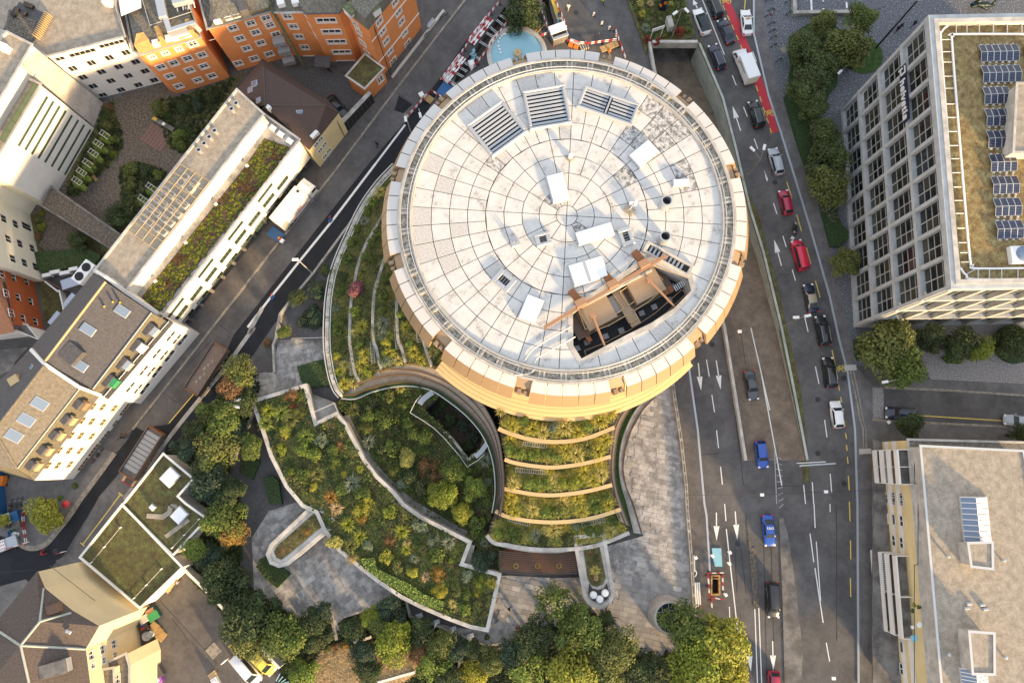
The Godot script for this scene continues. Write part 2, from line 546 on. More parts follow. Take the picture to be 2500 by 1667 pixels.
func setting():
	var lp:=PackedVector2Array()
	var rp:=PackedVector2Array()
	for y in LEV:
		lp.append(W2("P",edge(RL,y),y))
		rp.append(W2("P",edge(RR,y),y))
	var hole:=lp.duplicate()
	hole.append_array(rev(rp))
	holes=[hole,PL("N",[480,250,850,400,1100,650,1290,1030,1150,1260,1020,1370,760,1020,440,680,240,480]),PL("K",[1425,80,1310,250,1200,380,1090,540,960,720,800,950,770,1060,890,1010,1010,860,1180,620,1320,430,1463,250,1463,130]),PL("J",[700,-20,830,-20,870,200,970,560,870,580]),PL("S",[600,800,790,800,800,1250,600,1260]),PL("V",[605,-60,1460,-60,1460,155,605,155])]
	var land:Array=[PackedVector2Array([V2(-3000,-3000),V2(3000,-3000),V2(3000,3000),V2(-3000,3000)])]
	for h in holes:
		var cx:=0.0
		for p in h:
			cx+=p.x/h.size()
		var out:=[]
		for q in land:
			for half in [PackedVector2Array([V2(-4000,-4000),V2(cx,-4000),V2(cx,4000),V2(-4000,4000)]),PackedVector2Array([V2(cx,-4000),V2(4000,-4000),V2(4000,4000),V2(cx,4000)])]:
				for r in Geometry2D.intersect_polygons(q,half):
					out.append_array(Geometry2D.clip_polygons(r,h))
		land=out
	var m:=MB.new()
	for q in land:
		m.sheet(q,0.0)
	struct("ground",m,X.asphalt)
	m=MB.new()
	var w:=MB.new()
	var w2:=MB.new()
	for i in LEV.size()-1:
		var a:Vector2=lp[i]
		var b:Vector2=lp[i+1]
		var c:Vector2=rp[i]
		var d:Vector2=rp[i+1]
		var y0:=rampy(LEV[i])
		var y1:=rampy(LEV[i+1])
		m.quad(v3(a,y0),v3(c,y0),v3(d,y1),v3(b,y1))
		w.quad(v3(a,y0),v3(b,y1),v3(b,0.9),v3(a,0.9))
		w2.quad(v3(c,y0),v3(c,0.25),v3(d,0.25),v3(d,y1))
	struct("sunken_road",m,X.asphalt_rust)
	var lt:=solo("retaining_wall",w,X.concrete,"long concrete wall along the left side of the sunken road","wall")
	var c1:=MB.new()
	c1.strip(lp.slice(0,9),0.0,0.42,-0.2,0.9)
	part("coping",c1,X.concrete_pale,lt)
	var rt:=solo("retaining_wall",w2,X.green_wall,"pale green concrete wall along the right side of the sunken road","wall")
	c1=MB.new()
	c1.strip(rp,0.38,0.0,-0.2,0.26)
	part("coping",c1,X.green_wall,rt)
	var pw:=MB.new()
	pw.wall(lp[0],rp[0],-1.2,0.9)
	pw.box(v3((lp[0]+rp[0])*0.5,0.4),V(7.6,1.0,0.5))
	solo("tunnel_portal",pw,X.concrete_pale,"pale concrete lintel where the brown ramp dives under the flower bed","portal")
	var tn:=MB.new()
	var e1:=lp[0]+V2(-1,-14)
	var e2:=rp[0]+V2(-1,-14)
	tn.quad(v3(lp[0],-5.5),v3(rp[0],-5.5),v3(e2,-5.5),v3(e1,-5.5))
	tn.quad(v3(lp[0],-1.2),v3(rp[0],-1.2),v3(e2,-1.2),v3(e1,-1.2))
	tn.wall(lp[0],e1,-5.5,-1.2)
	tn.wall(rp[0],e2,-5.5,-1.2)
	tn.wall(e1,e2,-5.5,-1.2)
	struct("tunnel",tn,X.concrete_dark)
	pit(holes[2],2.2,"concrete_dark","gravel_dark","trench")
	pit(holes[3],1.4,"soil","soil","trench")
	pit(holes[4],1.6,"rust","dark","trench")
	pit(holes[5],3.2,"concrete","cobble_light","underpass")
	var P2:=func(k:String,mat:String,y: float,p:PackedVector2Array):
		var q:=MB.new()
		q.sheet(p,y)
		struct(k,q,X[mat])
	P2.call("new_asphalt","asphalt_new",0.008,PL("B0",[1930,300,1660,690,1340,1090,"B1",1020,0,540,600,0,1290,"A1",2230,1330,2110,1480,"A2",2080,60,2000,240,1780,500,1500,860,1330,880,1240,1040,1150,1180,900,1480,"A3",560,440,300,700,-300,880,-300,180,130,330,220,385,310,395,400,360,480,270,700,0,"A2",1030,1120,1130,1000,1180,910,1060,940,1200,880,1480,1020,1460,1130,1750,850,1950,580,2190,340,"B1",80,1568,330,1215,540,950,900,460,1250,30,"B0",1400,1420,1560,960,1620,850,1950,320]))
	P2.call("asphalt_patch","asphalt_side",0.016,PL("A2",[1230,1030,1260,1080,880,1500,"A3",600,440,480,500,640,590,720,460,1070,10,"A2",1310,1270,1200,1400,1100,1280]))
	P2.call("asphalt_patch","asphalt_new",0.016,PL("B0",[1290,850,1410,930,1330,1010,1250,980]))
	P2.call("asphalt_patch","asphalt_light",0.012,PL("A3",[0,720,220,660,300,740,20,1000,-100,1000]))
	var sw:=func(k:String,mat:String,p:PackedVector2Array,y:=0.12):
		var q:=MB.new()
		q.prism(p,-0.02,y)
		struct(k,q,X[mat])
	sw.call("pavement","asphalt_brown",PL("B0",[1880,0,1310,738,700,1550,"A1",2320,905,1805,1568,"A2",1180,905,1130,980,1060,940,1200,700,"A1",1640,1460,2334,600,"B0",580,1480,830,1190,1060,890,1220,700,1690,90,1720,0]))
	sw.call("pavement","asphalt_side",PL("A2",[1020,1115,830,1375,700,1550,"A3",480,265,400,352,310,388,220,378,140,325,-200,200,"A2",-100,1300,750,1300,930,1080]))
	var kb:=func(p:PackedVector2Array,wd: float,y: float,mat:="kerb"):
		var q:=MB.new()
		q.strip(p,wd*0.5,wd*0.5,0.0,y)
		struct("kerb",q,X[mat])
	kb.call(PL("B0",[1880,0,1310,738,700,1550,"A1",2320,905,1805,1568,"A2",1180,905]),0.34,0.132)
	kb.call(smooth(PL("A2",[1020,1115,830,1375,700,1550,"A3",600,115,480,265,400,352,310,388,220,378,140,325])),0.75,0.135)
	kb.call(smooth(PL("A1",[2334,1285,2270,1400,2220,1500,"A2",2250,20,2200,80,1990,370,1580,880,1290,1270,1100,1530])),0.62,0.1,"concrete")
	var re:=PL("C0",[2190,-40,2190,300,"D0",60,850,170,1180,290,1568,"D1",440,600,605,1180,690,1568,"D2",765,400,830,900,852,1568,"D3",848,1568])
	var rs:=re.duplicate()
	rs.append_array(rev(PL("D0",[-10,-40,60,400,180,870,400,1568,"D1",600,700,790,1568,"D2",830,330,985,520,990,820,1300,990,"D3",1000,0,1000,1568])))
	sw.call("pavement","asphalt_side",rs)
	kb.call(re,0.3,0.135,"zinc")
	sw.call("town_square","cobble",PL("D0",[-10,-40,60,400,180,870,400,1568,"D1",600,700,790,1568,"D2",830,330,1500,440,1520,-60,2600,-60,"D0",2600,1500,2600,-60]),0.125)
	sw.call("side_pavement","cobble_light",PL("D2",[1300,-50,2700,-60,2700,520,2334,503,1500,460]),0.13)
	sw.call("side_pavement","asphalt_side",PL("D2",[985,520,1500,462,2334,505,2700,520,2700,622,2334,603,1700,560,1095,533]),0.12)
	sw.call("side_pavement","asphalt_side",PL("D2",[985,820,1500,850,2700,905,2700,1120,2334,1130,1310,1000,995,985]),0.118)
	kb.call(PL("D2",[1095,533,1700,560,2334,603,2700,622]),0.35,0.135)
	kb.call(PL("D2",[985,818,1500,848,2700,903]),0.35,0.135)
	P2.call("cobble_threshold","cobble_light",0.02,PL("D2",[988,530,1086,535,1090,808,985,805]))
	sw.call("verge","moss",PL("C0",[1690,330,1750,420,1880,800,2010,1250,2080,1568,"C1",2250,480,"D1",0,570,110,960,250,1568,"D2",350,560,420,1180,425,1360,400,1385,375,1370,350,1185,395,1180,150,0,"D1",190,1568,0,790,"C1",2140,390,"C0",2020,1330,1905,880,1665,330]),0.1)
	sw.call("traffic_island","concrete_dark",PL("D3",[150,130,190,120,215,200,250,380,300,760,345,1150,360,1350,345,1568,200,1568,180,800,160,350]),0.12)
	sw.call("traffic_island","gravel_dark",PL("C3",[2090,100,2135,380,2170,390,2200,880,2185,915,2155,900,2120,500]),0.1)
	sw.call("pavement","asphalt_brown",PL("C2",[1470,385,1600,270,1720,1200,"C3",1735,0,1765,560,1780,1100,1650,1100,1600,300,"C2",1600,1568,1500,700]),0.1)
	var zb:=PL("C2",[1600,270,1690,900,1750,1568,"C3",1740,100,1770,590])
	kb.call(zb,0.3,0.12,"zinc")
	P2.call("yard","asphalt_brown",0.01,PL("A3",[1220,900,1600,560,2700,1700,1300,1800]))
	var mk:=MB.new()
	var par:=struct("road_marking",mkbox(),X.paint)
	for l in [["C0",1735,0,1930,487,.16],["C0",2000,670,2035,760,.15],["C0",2100,950,2135,1040,.15],["C0",2195,1235,2228,1325,.15],["C0",2285,1520,2315,1600,.15],["C0",1868,122,1893,172,.15],["C0",1900,-20,1860,-60,.15],["C0",2183,460,2215,548,.15],["C0",1975,-20,1988,15,.15],["D1",25,60,50,155,.15],["D1",107,350,137,445,.15],["D1",190,640,220,740,.15],["D1",273,940,303,1040,.15],["D1",380,1345,415,1495,.15],["D2",480,345,512,500,.15],["D2",562,820,583,975,.15],["D2",612,1300,625,1465,.15],["D2",452,1375,465,1568,.16],["D3",460,0,470,210,.16],["D3",425,260,458,510,.16],["D3",468,560,540,1040,.16],["D3",480,330,518,850,.14],["D3",567,1215,597,1380,.15],["C2",1770,283,1795,435,.15],["C2",1818,597,1842,752,.15],["C2",1860,912,1878,1072,.15],["C2",1895,1237,1912,1395,.15],["C3",1900,0,1912,150,.15],["C3",1915,220,1935,400,.17],["C3",1935,400,2022,1180,.17],["C3",1942,900,1950,1140,.15],["C3",2165,920,2188,1568,.15],["C3",2200,910,2225,1568,.15],["C3",1885,1140,1890,1290,.15],["D2",610,1568,612,1640,.15]]:
		part("lane_line",stroke([W(l[0],l[1],l[2],0.02),W(l[0],l[3],l[4],0.02)],l[5]),X.paint,par)
	var ry:=struct("road_marking",mkbox(),X.paint_yellow)
	for l in [["C0",1915,45,1935,90],["C0",1955,135,1975,180],["C0",1995,220,2015,265],["C0",2035,310,2055,355],["C0",2075,400,2092,445],["C0",2212,762,2228,812],["C0",2245,858,2260,905],["C0",2273,952,2290,1000],["C0",2305,1048,2325,1095],["D0",75,1140,88,1185],["C0",2118,-10,2108,85],["D1",225,160,270,305],["D1",312,450,357,600],["D1",400,745,440,890],["D1",480,1040,522,1190],["D1",557,1345,592,1450],["D2",628,198,660,350],["D2",670,408,680,455],["D2",687,512,695,560],["D2",705,615,714,665],["D2",725,745,730,775],["D2",738,825,742,880],["D2",748,937,757,990],["D2",757,1043,763,1095],["D2",764,1150,771,1208],["D2",773,1317,782,1445],["D3",770,-20,776,152],["D3",780,320,782,485],["D3",779,650,782,813],["D2",1380,780,2150,828],["A2",1780,520,1500,850],["A3",990,0,720,355],["A3",700,340,735,370]]:
		part("lane_line",stroke([W(l[0],l[1],l[2],0.021),W(l[0],l[3],l[4],0.021)],0.16),X.paint_yellow,ry)
	part("lane_line",stroke([W("A2",1052,1468,0.022),W("A2",1088,1498,0.022)],0.2),X.paint_yellow,ry)
	part("lane_line",stroke([W("A2",1068,1485,0.022),W("A2",1005,1568,0.022)],0.2),X.paint_yellow,ry)
	for c in [["C0",1940,12,-0.35],["D0",70,1010,-0.15],["D2",705,370,-0.1]]:
		var q:=MB.new()
		var o:=W(c[0],c[1],c[2],0.024)
		for k in [-0.55,0.55]:
			for s in 12:
				q.quad(o+V(k+0.42*cos(TAU*s/12),0,0.42*sin(TAU*s/12)),o+V(k+0.42*cos(TAU*(s+1)/12),0,0.42*sin(TAU*(s+1)/12)),o+V(k+0.3*cos(TAU*(s+1)/12),0,0.3*sin(TAU*(s+1)/12)),o+V(k+0.3*cos(TAU*s/12),0,0.3*sin(TAU*s/12)))
		for s in [[-0.55,0,-0.2,-0.55],[-0.2,-0.55,0.35,-0.5],[0.35,-0.5,0.55,0],[-0.2,-0.5,0.05,0.05],[0.05,0.05,0.35,-0.5],[-0.55,0,0.05,0.05],[0.3,-0.75,0.55,-0.7]]:
			q.v.append_array(stroke([o+V(s[0],0,s[1]),o+V(s[2],0,s[3])],0.12).v)
			q.n.append_array(stroke([o+V(s[0],0,s[1]),o+V(s[2],0,s[3])],0.12).n)
		part("cycle_symbol",q,X.paint_yellow,ry)
	for a in [["C0",2075,1165,2002,942],["D1",178,908,112,672],["C2",1857,290,1897,550],["C3",1993,65,2011,312],["C3",2105,1195,2131,1467],["D3",97,1200,103,1465],["C0",1690,75,1650,-5],["C2",1697,315,1722,560],["C3",1828,75,1830,325],["D1",285,690,270,640]]:
		var p0:=W(a[0],a[1],a[2],0.022)
		var p1:=W(a[0],a[3],a[4],0.022)
		var d:=(p1-p0).normalized()
		var s:=V(-d.z,0,d.x)
		var L:=p0.distance_to(p1)
		var q:=stroke([p0,p1-d*minf(2.0,L*0.5)],0.17)
		q.tri(p1,p1-d*minf(2.2,L*0.55)+s*0.45,p1-d*minf(2.2,L*0.55)-s*0.45)
		part("arrow",q,X.paint,par)
	P2.call("red_cycle_lane","paint_red",0.016,PL("C0",[1905,-10,1972,-10,2080,240,2180,480,2261,690,"D0",60,860,150,1170,92,1187,"D0",-60,750,"C0",2100,480,2010,260]))
	P2.call("parking_bay_marking","blue",0.014,PL("D2",[2150,772,2700,800,2700,815,2165,785,2170,872,2152,872]))
	for l in [["C2",2165,0,2334,735],["D2",0,425,180,1405]]:
		var q:=MB.new()
		for i in 8:
			var a0:=lerpf(l[1],l[3],i/8.0)
			var b0:=lerpf(l[2],l[4],i/8.0)
			var a1:=lerpf(l[1],l[3],(i+1)/8.0)
			var b1:=lerpf(l[2],l[4],(i+1)/8.0)
			var py0: float=800.0+b0/3.647
			var py1: float=800.0+b1/3.647
			var s:=stroke([W(l[0],a0,b0,rampy(py0))+UP*0.03,W(l[0],a1,b1,rampy(py1))+UP*0.03],0.17)
			q.v.append_array(s.v)
			q.n.append_array(s.n)
		part("lane_line",q,X.paint,par)
	for i in 9:
		part("hatching",stroke([W("D2",118+i*5,1140+i*58,0.02),W("D2",180+i*2,1170+i*50,0.02)],0.12),X.paint_worn,par)
	part("hatching",stroke([W("D2",115,1100,0.02),W("D2",135,1568,0.02)],0.15),X.paint_worn,par)
	part("hatching",stroke([W("D2",375,1400,0.02),W("D2",392,1568,0.02)],0.15),X.paint,par)
	var jt:=struct("tar_joint",mkbox(),X.dark)
	for l in [["D3",655,0,660,1200],["D3",20,360,45,1500],["D3",85,360,115,1568],["C2",2075,40,2120,330],["C2",1940,0,2100,1400],["B0",1230,690,1310,755],["B0",1280,830,1410,920],["C2",1730,1130,1880,1118],["D2",120,1408,390,1412],["A1",1950,1430,2050,1510],["A2",1250,670,1330,745],["A2",1480,600,1570,670],["A2",1620,390,1880,110],["D1",150,980,250,985],["D0",0,1020,100,1010],["C3",1990,390,2010,780],["C3",2040,380,2090,780],["A3",1400,850,1900,1400],["A3",1500,1000,1650,1200],["A3",0,600,300,580]]:
		part("joint",stroke([W(l[0],l[1],l[2],0.017),W(l[0],l[3],l[4],0.017)],0.09),X.dark,jt)
	var lids:=[["C0",608,113],["D2",500,640],["D2",735,1388],["D2",735,450],["D2",502,1118],["C2",1820,150],["C3",2015,350],["A1",2065,1195],["D1",118,165],["A3",480,415],["A3",320,212],["B0",1705,180],["C0",2215,82],["D1",545,853],["D3",180,245],["D3",210,830],["D3",228,1430]]
	var lid:=MB.new()
	lid.lathe([V2(0.42,-0.01),V2(0.42,0.026),V2(0.0,0.027)],14)
	var lm:=lid.mesh()
	for c in lids:
		solo("manhole_cover",lm,X.dark,"","",W(c[0],c[1],c[2],0.0 if c[0] in ["A1","A2","A3","B0","C0","C2","C3"] or c[1]<760 else 0.0),"","structure")
func mkbox() -> MB:
	var m:=MB.new()
	m.box(V(0,-0.5,60),V(0.05,0.05,0.05))
	return m
func stroke(p:Array,w: float) -> MB:
	var m:=MB.new()
	for i in p.size()-1:
		var d:Vector3=(p[i+1]-p[i]).normalized()
		var s:=V(-d.z,0,d.x).normalized()*w*0.5
		m.quad(p[i]-s,p[i+1]-s,p[i+1]+s,p[i]+s)
	return m
const RC:=Vector3(7.2,22.0,-32.0)
func rloc(t:String,x: float,y: float,h:=22.0) -> Vector2:
	return W2(t,x,y,h)
func rotunda():
	var o:=thing("round_building","round office building with a white slab roof and a ring of bronze sunshades","building",V(RC.x,0,RC.z))
	var c:=V2(RC.x,RC.z)
	var pitp:=rloc_poly([["I",1150,210],["I",1620,420],["I",1660,575],["I",1450,790],["I",1160,980],["I",850,1130],["I",260,1440],["I",155,1270],["I",150,860],["I",300,740],["I",940,310]])
	var pit_out:=rloc_poly([["I",1180,190],["I",1640,400],["I",1720,580],["I",1480,825],["I",1190,1020],["I",870,1180],["I",245,1500],["I",115,1320],["I",110,850],["I",330,650],["I",930,290]])
	var lou:=rloc_poly([["C1",1250,685],["C1",1665,915],["C1",1600,1025],["C1",1190,775]])
	var m:=MB.new()
	m.lathe([V2(20.6,0),V2(20.6,21.2)],72,V(RC.x,0,RC.z))
	part("drum_wall",m,X.band_stone,o)
	m=MB.new()
	var disc:=PackedVector2Array()
	for i in 96:
		disc.append(c+Vector2.from_angle(TAU*i/96)*20.45)
	var half1:=PackedVector2Array([V2(-50,-100),V2(RC.x+4.0,-100),V2(RC.x+4.0,50),V2(-50,50)])
	var half2:=PackedVector2Array([V2(RC.x+4.0,-100),V2(80,-100),V2(80,50),V2(RC.x+4.0,50)])
	for hf in [half1,half2]:
		for q in Geometry2D.intersect_polygons(disc,hf):
			for r in Geometry2D.clip_polygons(q,pitp):
				m.sheet(r,21.86)
	part("roof_deck",m,X.dark,o)
	var rad:=[0.0,1.4,3.65,5.9,8.3,10.7,13.07,15.45,17.86,20.45]
	var seg:=[4,12,12,24,24,48,48,48,48]
	var r2:=RandomNumberGenerator.new()
	r2.seed=5
	for k in 9:
		for i in seg[k]:
			var a0: float=TAU*i/seg[k]+0.06
			var a1: float=TAU*(i+1)/seg[k]+0.06
			var g:=0.045
			var p:=PackedVector2Array()
			var ns:=maxi(1,48/int(seg[k])/2)
			var ri: float=rad[k]+g
			var ro: float=rad[k+1]-g
			for j in ns+1:
				var a:=lerpf(a0,a1,float(j)/ns)
				a+=(g/maxf(ro,1.0))*(1.0 if j==0 else (-1.0 if j==ns else 0.0))
				p.append(c+Vector2.from_angle(a)*ro)
			if k==0:
				p.append(c+Vector2.from_angle((a0+a1)*0.5)*g*1.5)
			else:
				for j in ns+1:
					var a:=lerpf(a1,a0,float(j)/ns)
					a+=(g/maxf(ri,1.0))*(-1.0 if j==0 else (1.0 if j==ns else 0.0))
					p.append(c+Vector2.from_angle(a)*ri)
			var mid:=c+Vector2.from_angle((a0+a1)*0.5)*(ri+ro)*0.5
			var ang:=fposmod(rad_to_deg((mid-c).angle()),360.0)
			var roll:=r2.randf()
			var mat:="tile_white"
			if roll<0.06 or (ang>150 and ang<245 and k>5 and roll<0.3):
				mat="tile_grey"
			if (ang>300 and ang<350 and k>5 and roll<0.5) or roll>0.985:
				mat="tile_stain"
			var sm:=MB.new()
			for q in Geometry2D.clip_polygons(p,pit_out):
				for q2 in Geometry2D.clip_polygons(q,lou):
					sm.prism(q2,21.87,22.0+r2.randf()*0.025)
			if sm.v.size():
				part("roof_slab",sm,X[mat],o)
	m=MB.new()
	m.lathe([V2(22.1,21.62),V2(20.5,21.62)],96,V(RC.x,0,RC.z))
	part("gutter",m,X.gutter,o)
	m=MB.new()
	for rr in [[20.35,20.75,22.28],[22.0,22.3,22.22]]:
		m.lathe([V2(rr[1],21.3),V2(rr[1],rr[2]),V2(rr[0],rr[2]),V2(rr[0],21.6)],96,V(RC.x,0,RC.z))
	part("parapet_ring",m,X.concrete_pale,o)
	m=MB.new()
	for rr in [20.55,20.95,21.85]:
		for i in 96:
			m.tube(RC+V(cos(TAU*i/96)*rr,0.36,sin(TAU*i/96)*rr),RC+V(cos(TAU*(i+1)/96)*rr,0.36,sin(TAU*(i+1)/96)*rr),0.06,5)
	part("track_rail",m,X.rail,o)
	var bk:=MB.new()
	bk.box(V(0,0,0.3),V(1.3,0.36,0.24))
	bk.box(V(0,0,-0.3),V(1.3,0.36,0.24))
	bk.box(V(0,-0.1,0),V(1.2,0.1,0.3))
	var bm:=bk.mesh()
	for i in 48:
		var a:=TAU*i/48+0.03
		part("bracket",bm,X.concrete_pale,o,Transform3D(Basis(UP,-a),V(cos(a)*21.3,21.85,sin(a)*21.3)))
	var pm:=MB.new()
	var pb:=MB.new()
	var gm:=MB.new()
	var gb:=MB.new()
	var st:=TAU/72.0
	for pass_ in 2:
		var w0:=-st*0.475
		var w1:=st*0.475
		var pr:=[V2(22.32,22.0),V2(23.75,21.8),V2(24.95,18.7),V2(24.7,18.55),V2(23.4,21.4)]
		if pass_==1:
			pr=[V2(22.32,21.8),V2(23.3,21.3),V2(24.15,19.0),V2(24.0,18.9),V2(23.1,21.0)]
			w0=-st*0.5
			w1=st*0.5
		for i in 4:
			var p:Vector2=pr[i]
			var q:Vector2=pr[i+1]
			var tgt:MB=(pm if i==0 else pb) if pass_==0 else (gm if i==0 else gb)
			for s in 2:
				var u:=lerpf(w0,w1,s/2.0)
				var u2:=lerpf(w0,w1,(s+1)/2.0)
				tgt.quad(V(cos(u)*p.x,p.y,sin(u)*p.x),V(cos(u2)*p.x,p.y,sin(u2)*p.x),V(cos(u2)*q.x,q.y,sin(u2)*q.x),V(cos(u)*q.x,q.y,sin(u)*q.x))
		for e in [w0,w1]:
			var tgt:MB=pb if pass_==0 else gb
			var cc:=V(cos(e),0,sin(e))
			tgt.quad(cc*pr[0].x+UP*pr[0].y,cc*pr[1].x+UP*pr[1].y,cc*pr[4].x+UP*pr[4].y,cc*pr[0].x+UP*(pr[0].y-0.3))
			tgt.quad(cc*pr[1].x+UP*pr[1].y,cc*pr[2].x+UP*pr[2].y,cc*pr[3].x+UP*pr[3].y,cc*pr[4].x+UP*pr[4].y)
	gb.box(V(23.9,20.3,0.35),V(0.7,1.4,0.5))
	gb.box(V(23.9,20.3,-0.45),V(0.5,1.2,0.4))
	var pmm:=pm.mesh()
	var pbm:=pb.mesh()
	var gmm:=gm.mesh()
	var gbm:=gb.mesh()
	for i in 72:
		var a:=st*(i+0.5)+deg_to_rad(1.9)
		var xf:=Transform3D(Basis(UP,-a),Vector3.ZERO)
		if i % 6==2:
			part("service_bay",gmm,X.bronze,o,xf)
			part("service_bay",gbm,X.bronze,o,xf)
		else:
			var t:=part("sunshade_panel",pbm,X.bronze,o,xf)
			part("cover_plate",pmm,X.bronze_top,t)
	m=MB.new()
	m.lathe([V2(22.25,21.9),V2(22.25,18.6),V2(20.6,18.4)],72,V(RC.x,0,RC.z))
	part("facade_band",m,X.bronze_dark,o)
	m=MB.new()
	var prf:=[V2(20.7,18.6),V2(20.9,16.5),V2(21.5,14.5),V2(22.6,12.8),V2(23.6,11.9)]
	m.lathe(prf,60,V(RC.x,0,RC.z),deg_to_rad(38),deg_to_rad(136))
	part("flared_wall",m,X.ochre_clad,o)
	for k in 5:
		m=MB.new()
		var r0:=23.6+k*0.55
		m.lathe([V2(r0,11.9-k*0.55),V2(r0+0.5,11.75-k*0.55),V2(r0+0.5,11.2-k*0.55),V2(r0,11.2-k*0.55)],60,V(RC.x,0,RC.z),deg_to_rad(44),deg_to_rad(134))
		part("stepped_band",m,X.ochre_clad,o)
	m=MB.new()
	for i in pitp.size():
		m.wall(pitp[i],pitp[(i+1) % pitp.size()],18.6,22.05)
	m.strip(pitp,0.0,0.65,21.4,22.12,true) if Geometry2D.is_polygon_clockwise(pitp) else m.strip(rev(pitp),0.0,0.65,21.4,22.12,true)
	part("pit_kerb",m,X.concrete_pale,o)
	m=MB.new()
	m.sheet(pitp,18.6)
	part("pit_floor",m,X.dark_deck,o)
	for q in [[770,1080],[570,1155],[1030,860],[1190,780],[330,1230],[1330,440],[1420,520],[1380,690],[205,1310]]:
		m=MB.new()
		m.box(W("I",q[0],q[1],18.7) ,V(0.75,0.1,0.7),Basis(UP,0.35))
		part("floor_pad",m,X.grey,o)
	roof_things()
func rloc_poly(a:Array) -> PackedVector2Array:
	var p:=PackedVector2Array()
	for q in a:
		p.append(W2(q[0],q[1],q[2],22.0))
	return p
func frame_basis(a:Vector2,b:Vector2) -> Basis:
	var x:=v3((b-a).normalized(),0)
	return Basis(x,UP,x.cross(UP))
func roof_things():
	var lv:=[["wide square louvred vent beside the largest tilted one, top of the white roof","C0",[120,805,500,740,575,1100,200,1150],8,1],["tilted louvred vent at the upper left of the white roof","B0",[1890,1105,2205,880,2440,1165,2120,1405],8,1],["double louvred vent split by a bar, top right of the white roof","C0",[690,750,1180,920,1105,1125,610,940],4,2]]
	for l in lv:
		var c:=PL(l[1],l[2],22.6)
		var mid:=(c[0]+c[1]+c[2]+c[3])*0.25
		var th:=thing("roof_vent",l[0],"vent",v3(mid,22.0),"louvred vents on the white roof")
		var bs:=frame_basis(c[0],c[1])
		var w:=(c[0].distance_to(c[1])+c[3].distance_to(c[2]))*0.5
		var h:=(c[0].distance_to(c[3])+c[1].distance_to(c[2]))*0.5
		var m:=MB.new()
		var o:=v3(mid,22.3)
		m.bevel(o+bs.z*(-h/2+0.22),V(w,0.7,0.44),0.12,bs)
		m.bevel(o+bs.z*(h/2-0.22),V(w,0.7,0.44),0.12,bs)
		m.bevel(o+bs.x*(-w/2+0.22),V(0.44,0.69,h-0.9),0.12,bs)
		m.bevel(o+bs.x*(w/2-0.22),V(0.44,0.69,h-0.9),0.12,bs)
		if l[4]==2:
			m.box(o,V(0.22,0.68,h-0.9),bs)
		part("frame",m,X.zinc,th)
		m=MB.new()
		m.box(o-UP*0.24,V(w-0.9,0.1,h-0.9),bs)
		part("opening",m,X.black,th)
		var n: int=l[3]+1
		for i in n:
			var z:=lerpf(-h/2+0.44,h/2-0.44,(i+0.5)/n)
			var s:=MB.new()
			var sp: float=(h-0.88)/n
			for u in ([0.0] if l[4]==1 else [-0.25,0.25]):
				s.box(o+bs.z*(z-sp*0.1)+bs.x*(w*u)+UP*0.1,V((w-0.9)/l[4]-(0.0 if l[4]==1 else 0.15),0.03,sp*0.56),bs*Basis(Vector3.RIGHT,0.12))
			part("slat",s,X.zinc,th)
	for l in [["square white rooflight at the right of the louvred vents",[["C0",1060,1395],["C0",1245,1245],["C0",1355,1360],["C0",1165,1515]]],["upright white rooflight above the centre of the round roof",[["C1",320,115],["C1",485,75],["C1",565,325],["C1",405,375]]],["smallest white rooflight, near the right edge of the round roof",[["C1",1455,145],["C1",1615,135],["C1",1620,205],["C1",1460,215]]],["long white rooflight with a raised rim just below the roof centre",[["C1",580,620],["C1",920,515],["C1",960,640],["C1",620,745]]],["large double white rooflight beside the open machinery pit",[["C1",515,910],["C1",835,815],["C1",915,1010],["C1",585,1110]]],["white rooflight at the lower left of the round roof",[["C1",165,1150],["C1",330,1215],["C1",245,1440],["C1",85,1385]]]]:
		var c:=rloc_poly(l[1])
		var mid:=(c[0]+c[1]+c[2]+c[3])*0.25
		var bs:=frame_basis(c[0],c[1])
		var w:=(c[0].distance_to(c[1])+c[3].distance_to(c[2]))*0.48
		var h:=(c[0].distance_to(c[3])+c[1].distance_to(c[2]))*0.48
		var th:=thing("rooflight",l[0],"rooflight",v3(mid,22.0),"white rooflights on the round roof")
		var m:=MB.new()
		m.bevel(v3(mid,22.2),V(w,0.55,h),0.05,bs)
		part("kerb",m,X.zinc,th)
		m=MB.new()
		m.bevel(v3(mid,22.57),V(w-0.25,0.2,h-0.25),0.08,bs)
		part("dome",m,X.skylight,th)
		if w>4.5 and h>3.0:
			m=MB.new()
			m.box(v3(mid,22.62)-bs.x*0.2,V(0.4,0.16,h-0.1),bs)
			part("joint_bar",m,X.zinc,th)
	for l in [["square grey vent with a small dark opening, left of the roof centre",[["C1",230,640],["C1",365,605],["C1",390,710],["C1",260,750]],0.4],["grey vent box with a tall dark slot beside the long rooflight",[["C1",975,590],["C1",1085,555],["C1",1130,715],["C1",1010,750]],0.5],["grey vent with a dark grille, lower left of the round roof",[["B1",2115,1040],["B1",2210,935],["B1",2334,1040],["B1",2250,1155]],0.6]]:
		var c:=rloc_poly(l[1])
		var mid:=(c[0]+c[1]+c[2]+c[3])*0.25
		var bs:=frame_basis(c[0],c[1])
		var w:=c[0].distance_to(c[1])
		var h:=c[0].distance_to(c[3])
		var th:=thing("vent_box",l[0],"vent",v3(mid,22.0),"grey vent boxes on the round roof")
		var m:=MB.new()
		for s in [-1,1]:
			m.bevel(v3(mid,22.25)+bs.z*s*h*0.38,V(w,0.6,h*0.24),0.06,bs)
			m.bevel(v3(mid,22.25)+bs.x*s*w*0.36,V(w*0.28,0.59,h*0.52),0.06,bs)
		part("frame",m,X.zinc,th)
		m=MB.new()
		m.box(v3(mid,22.1),V(w*0.44,0.1,h*0.52),bs)
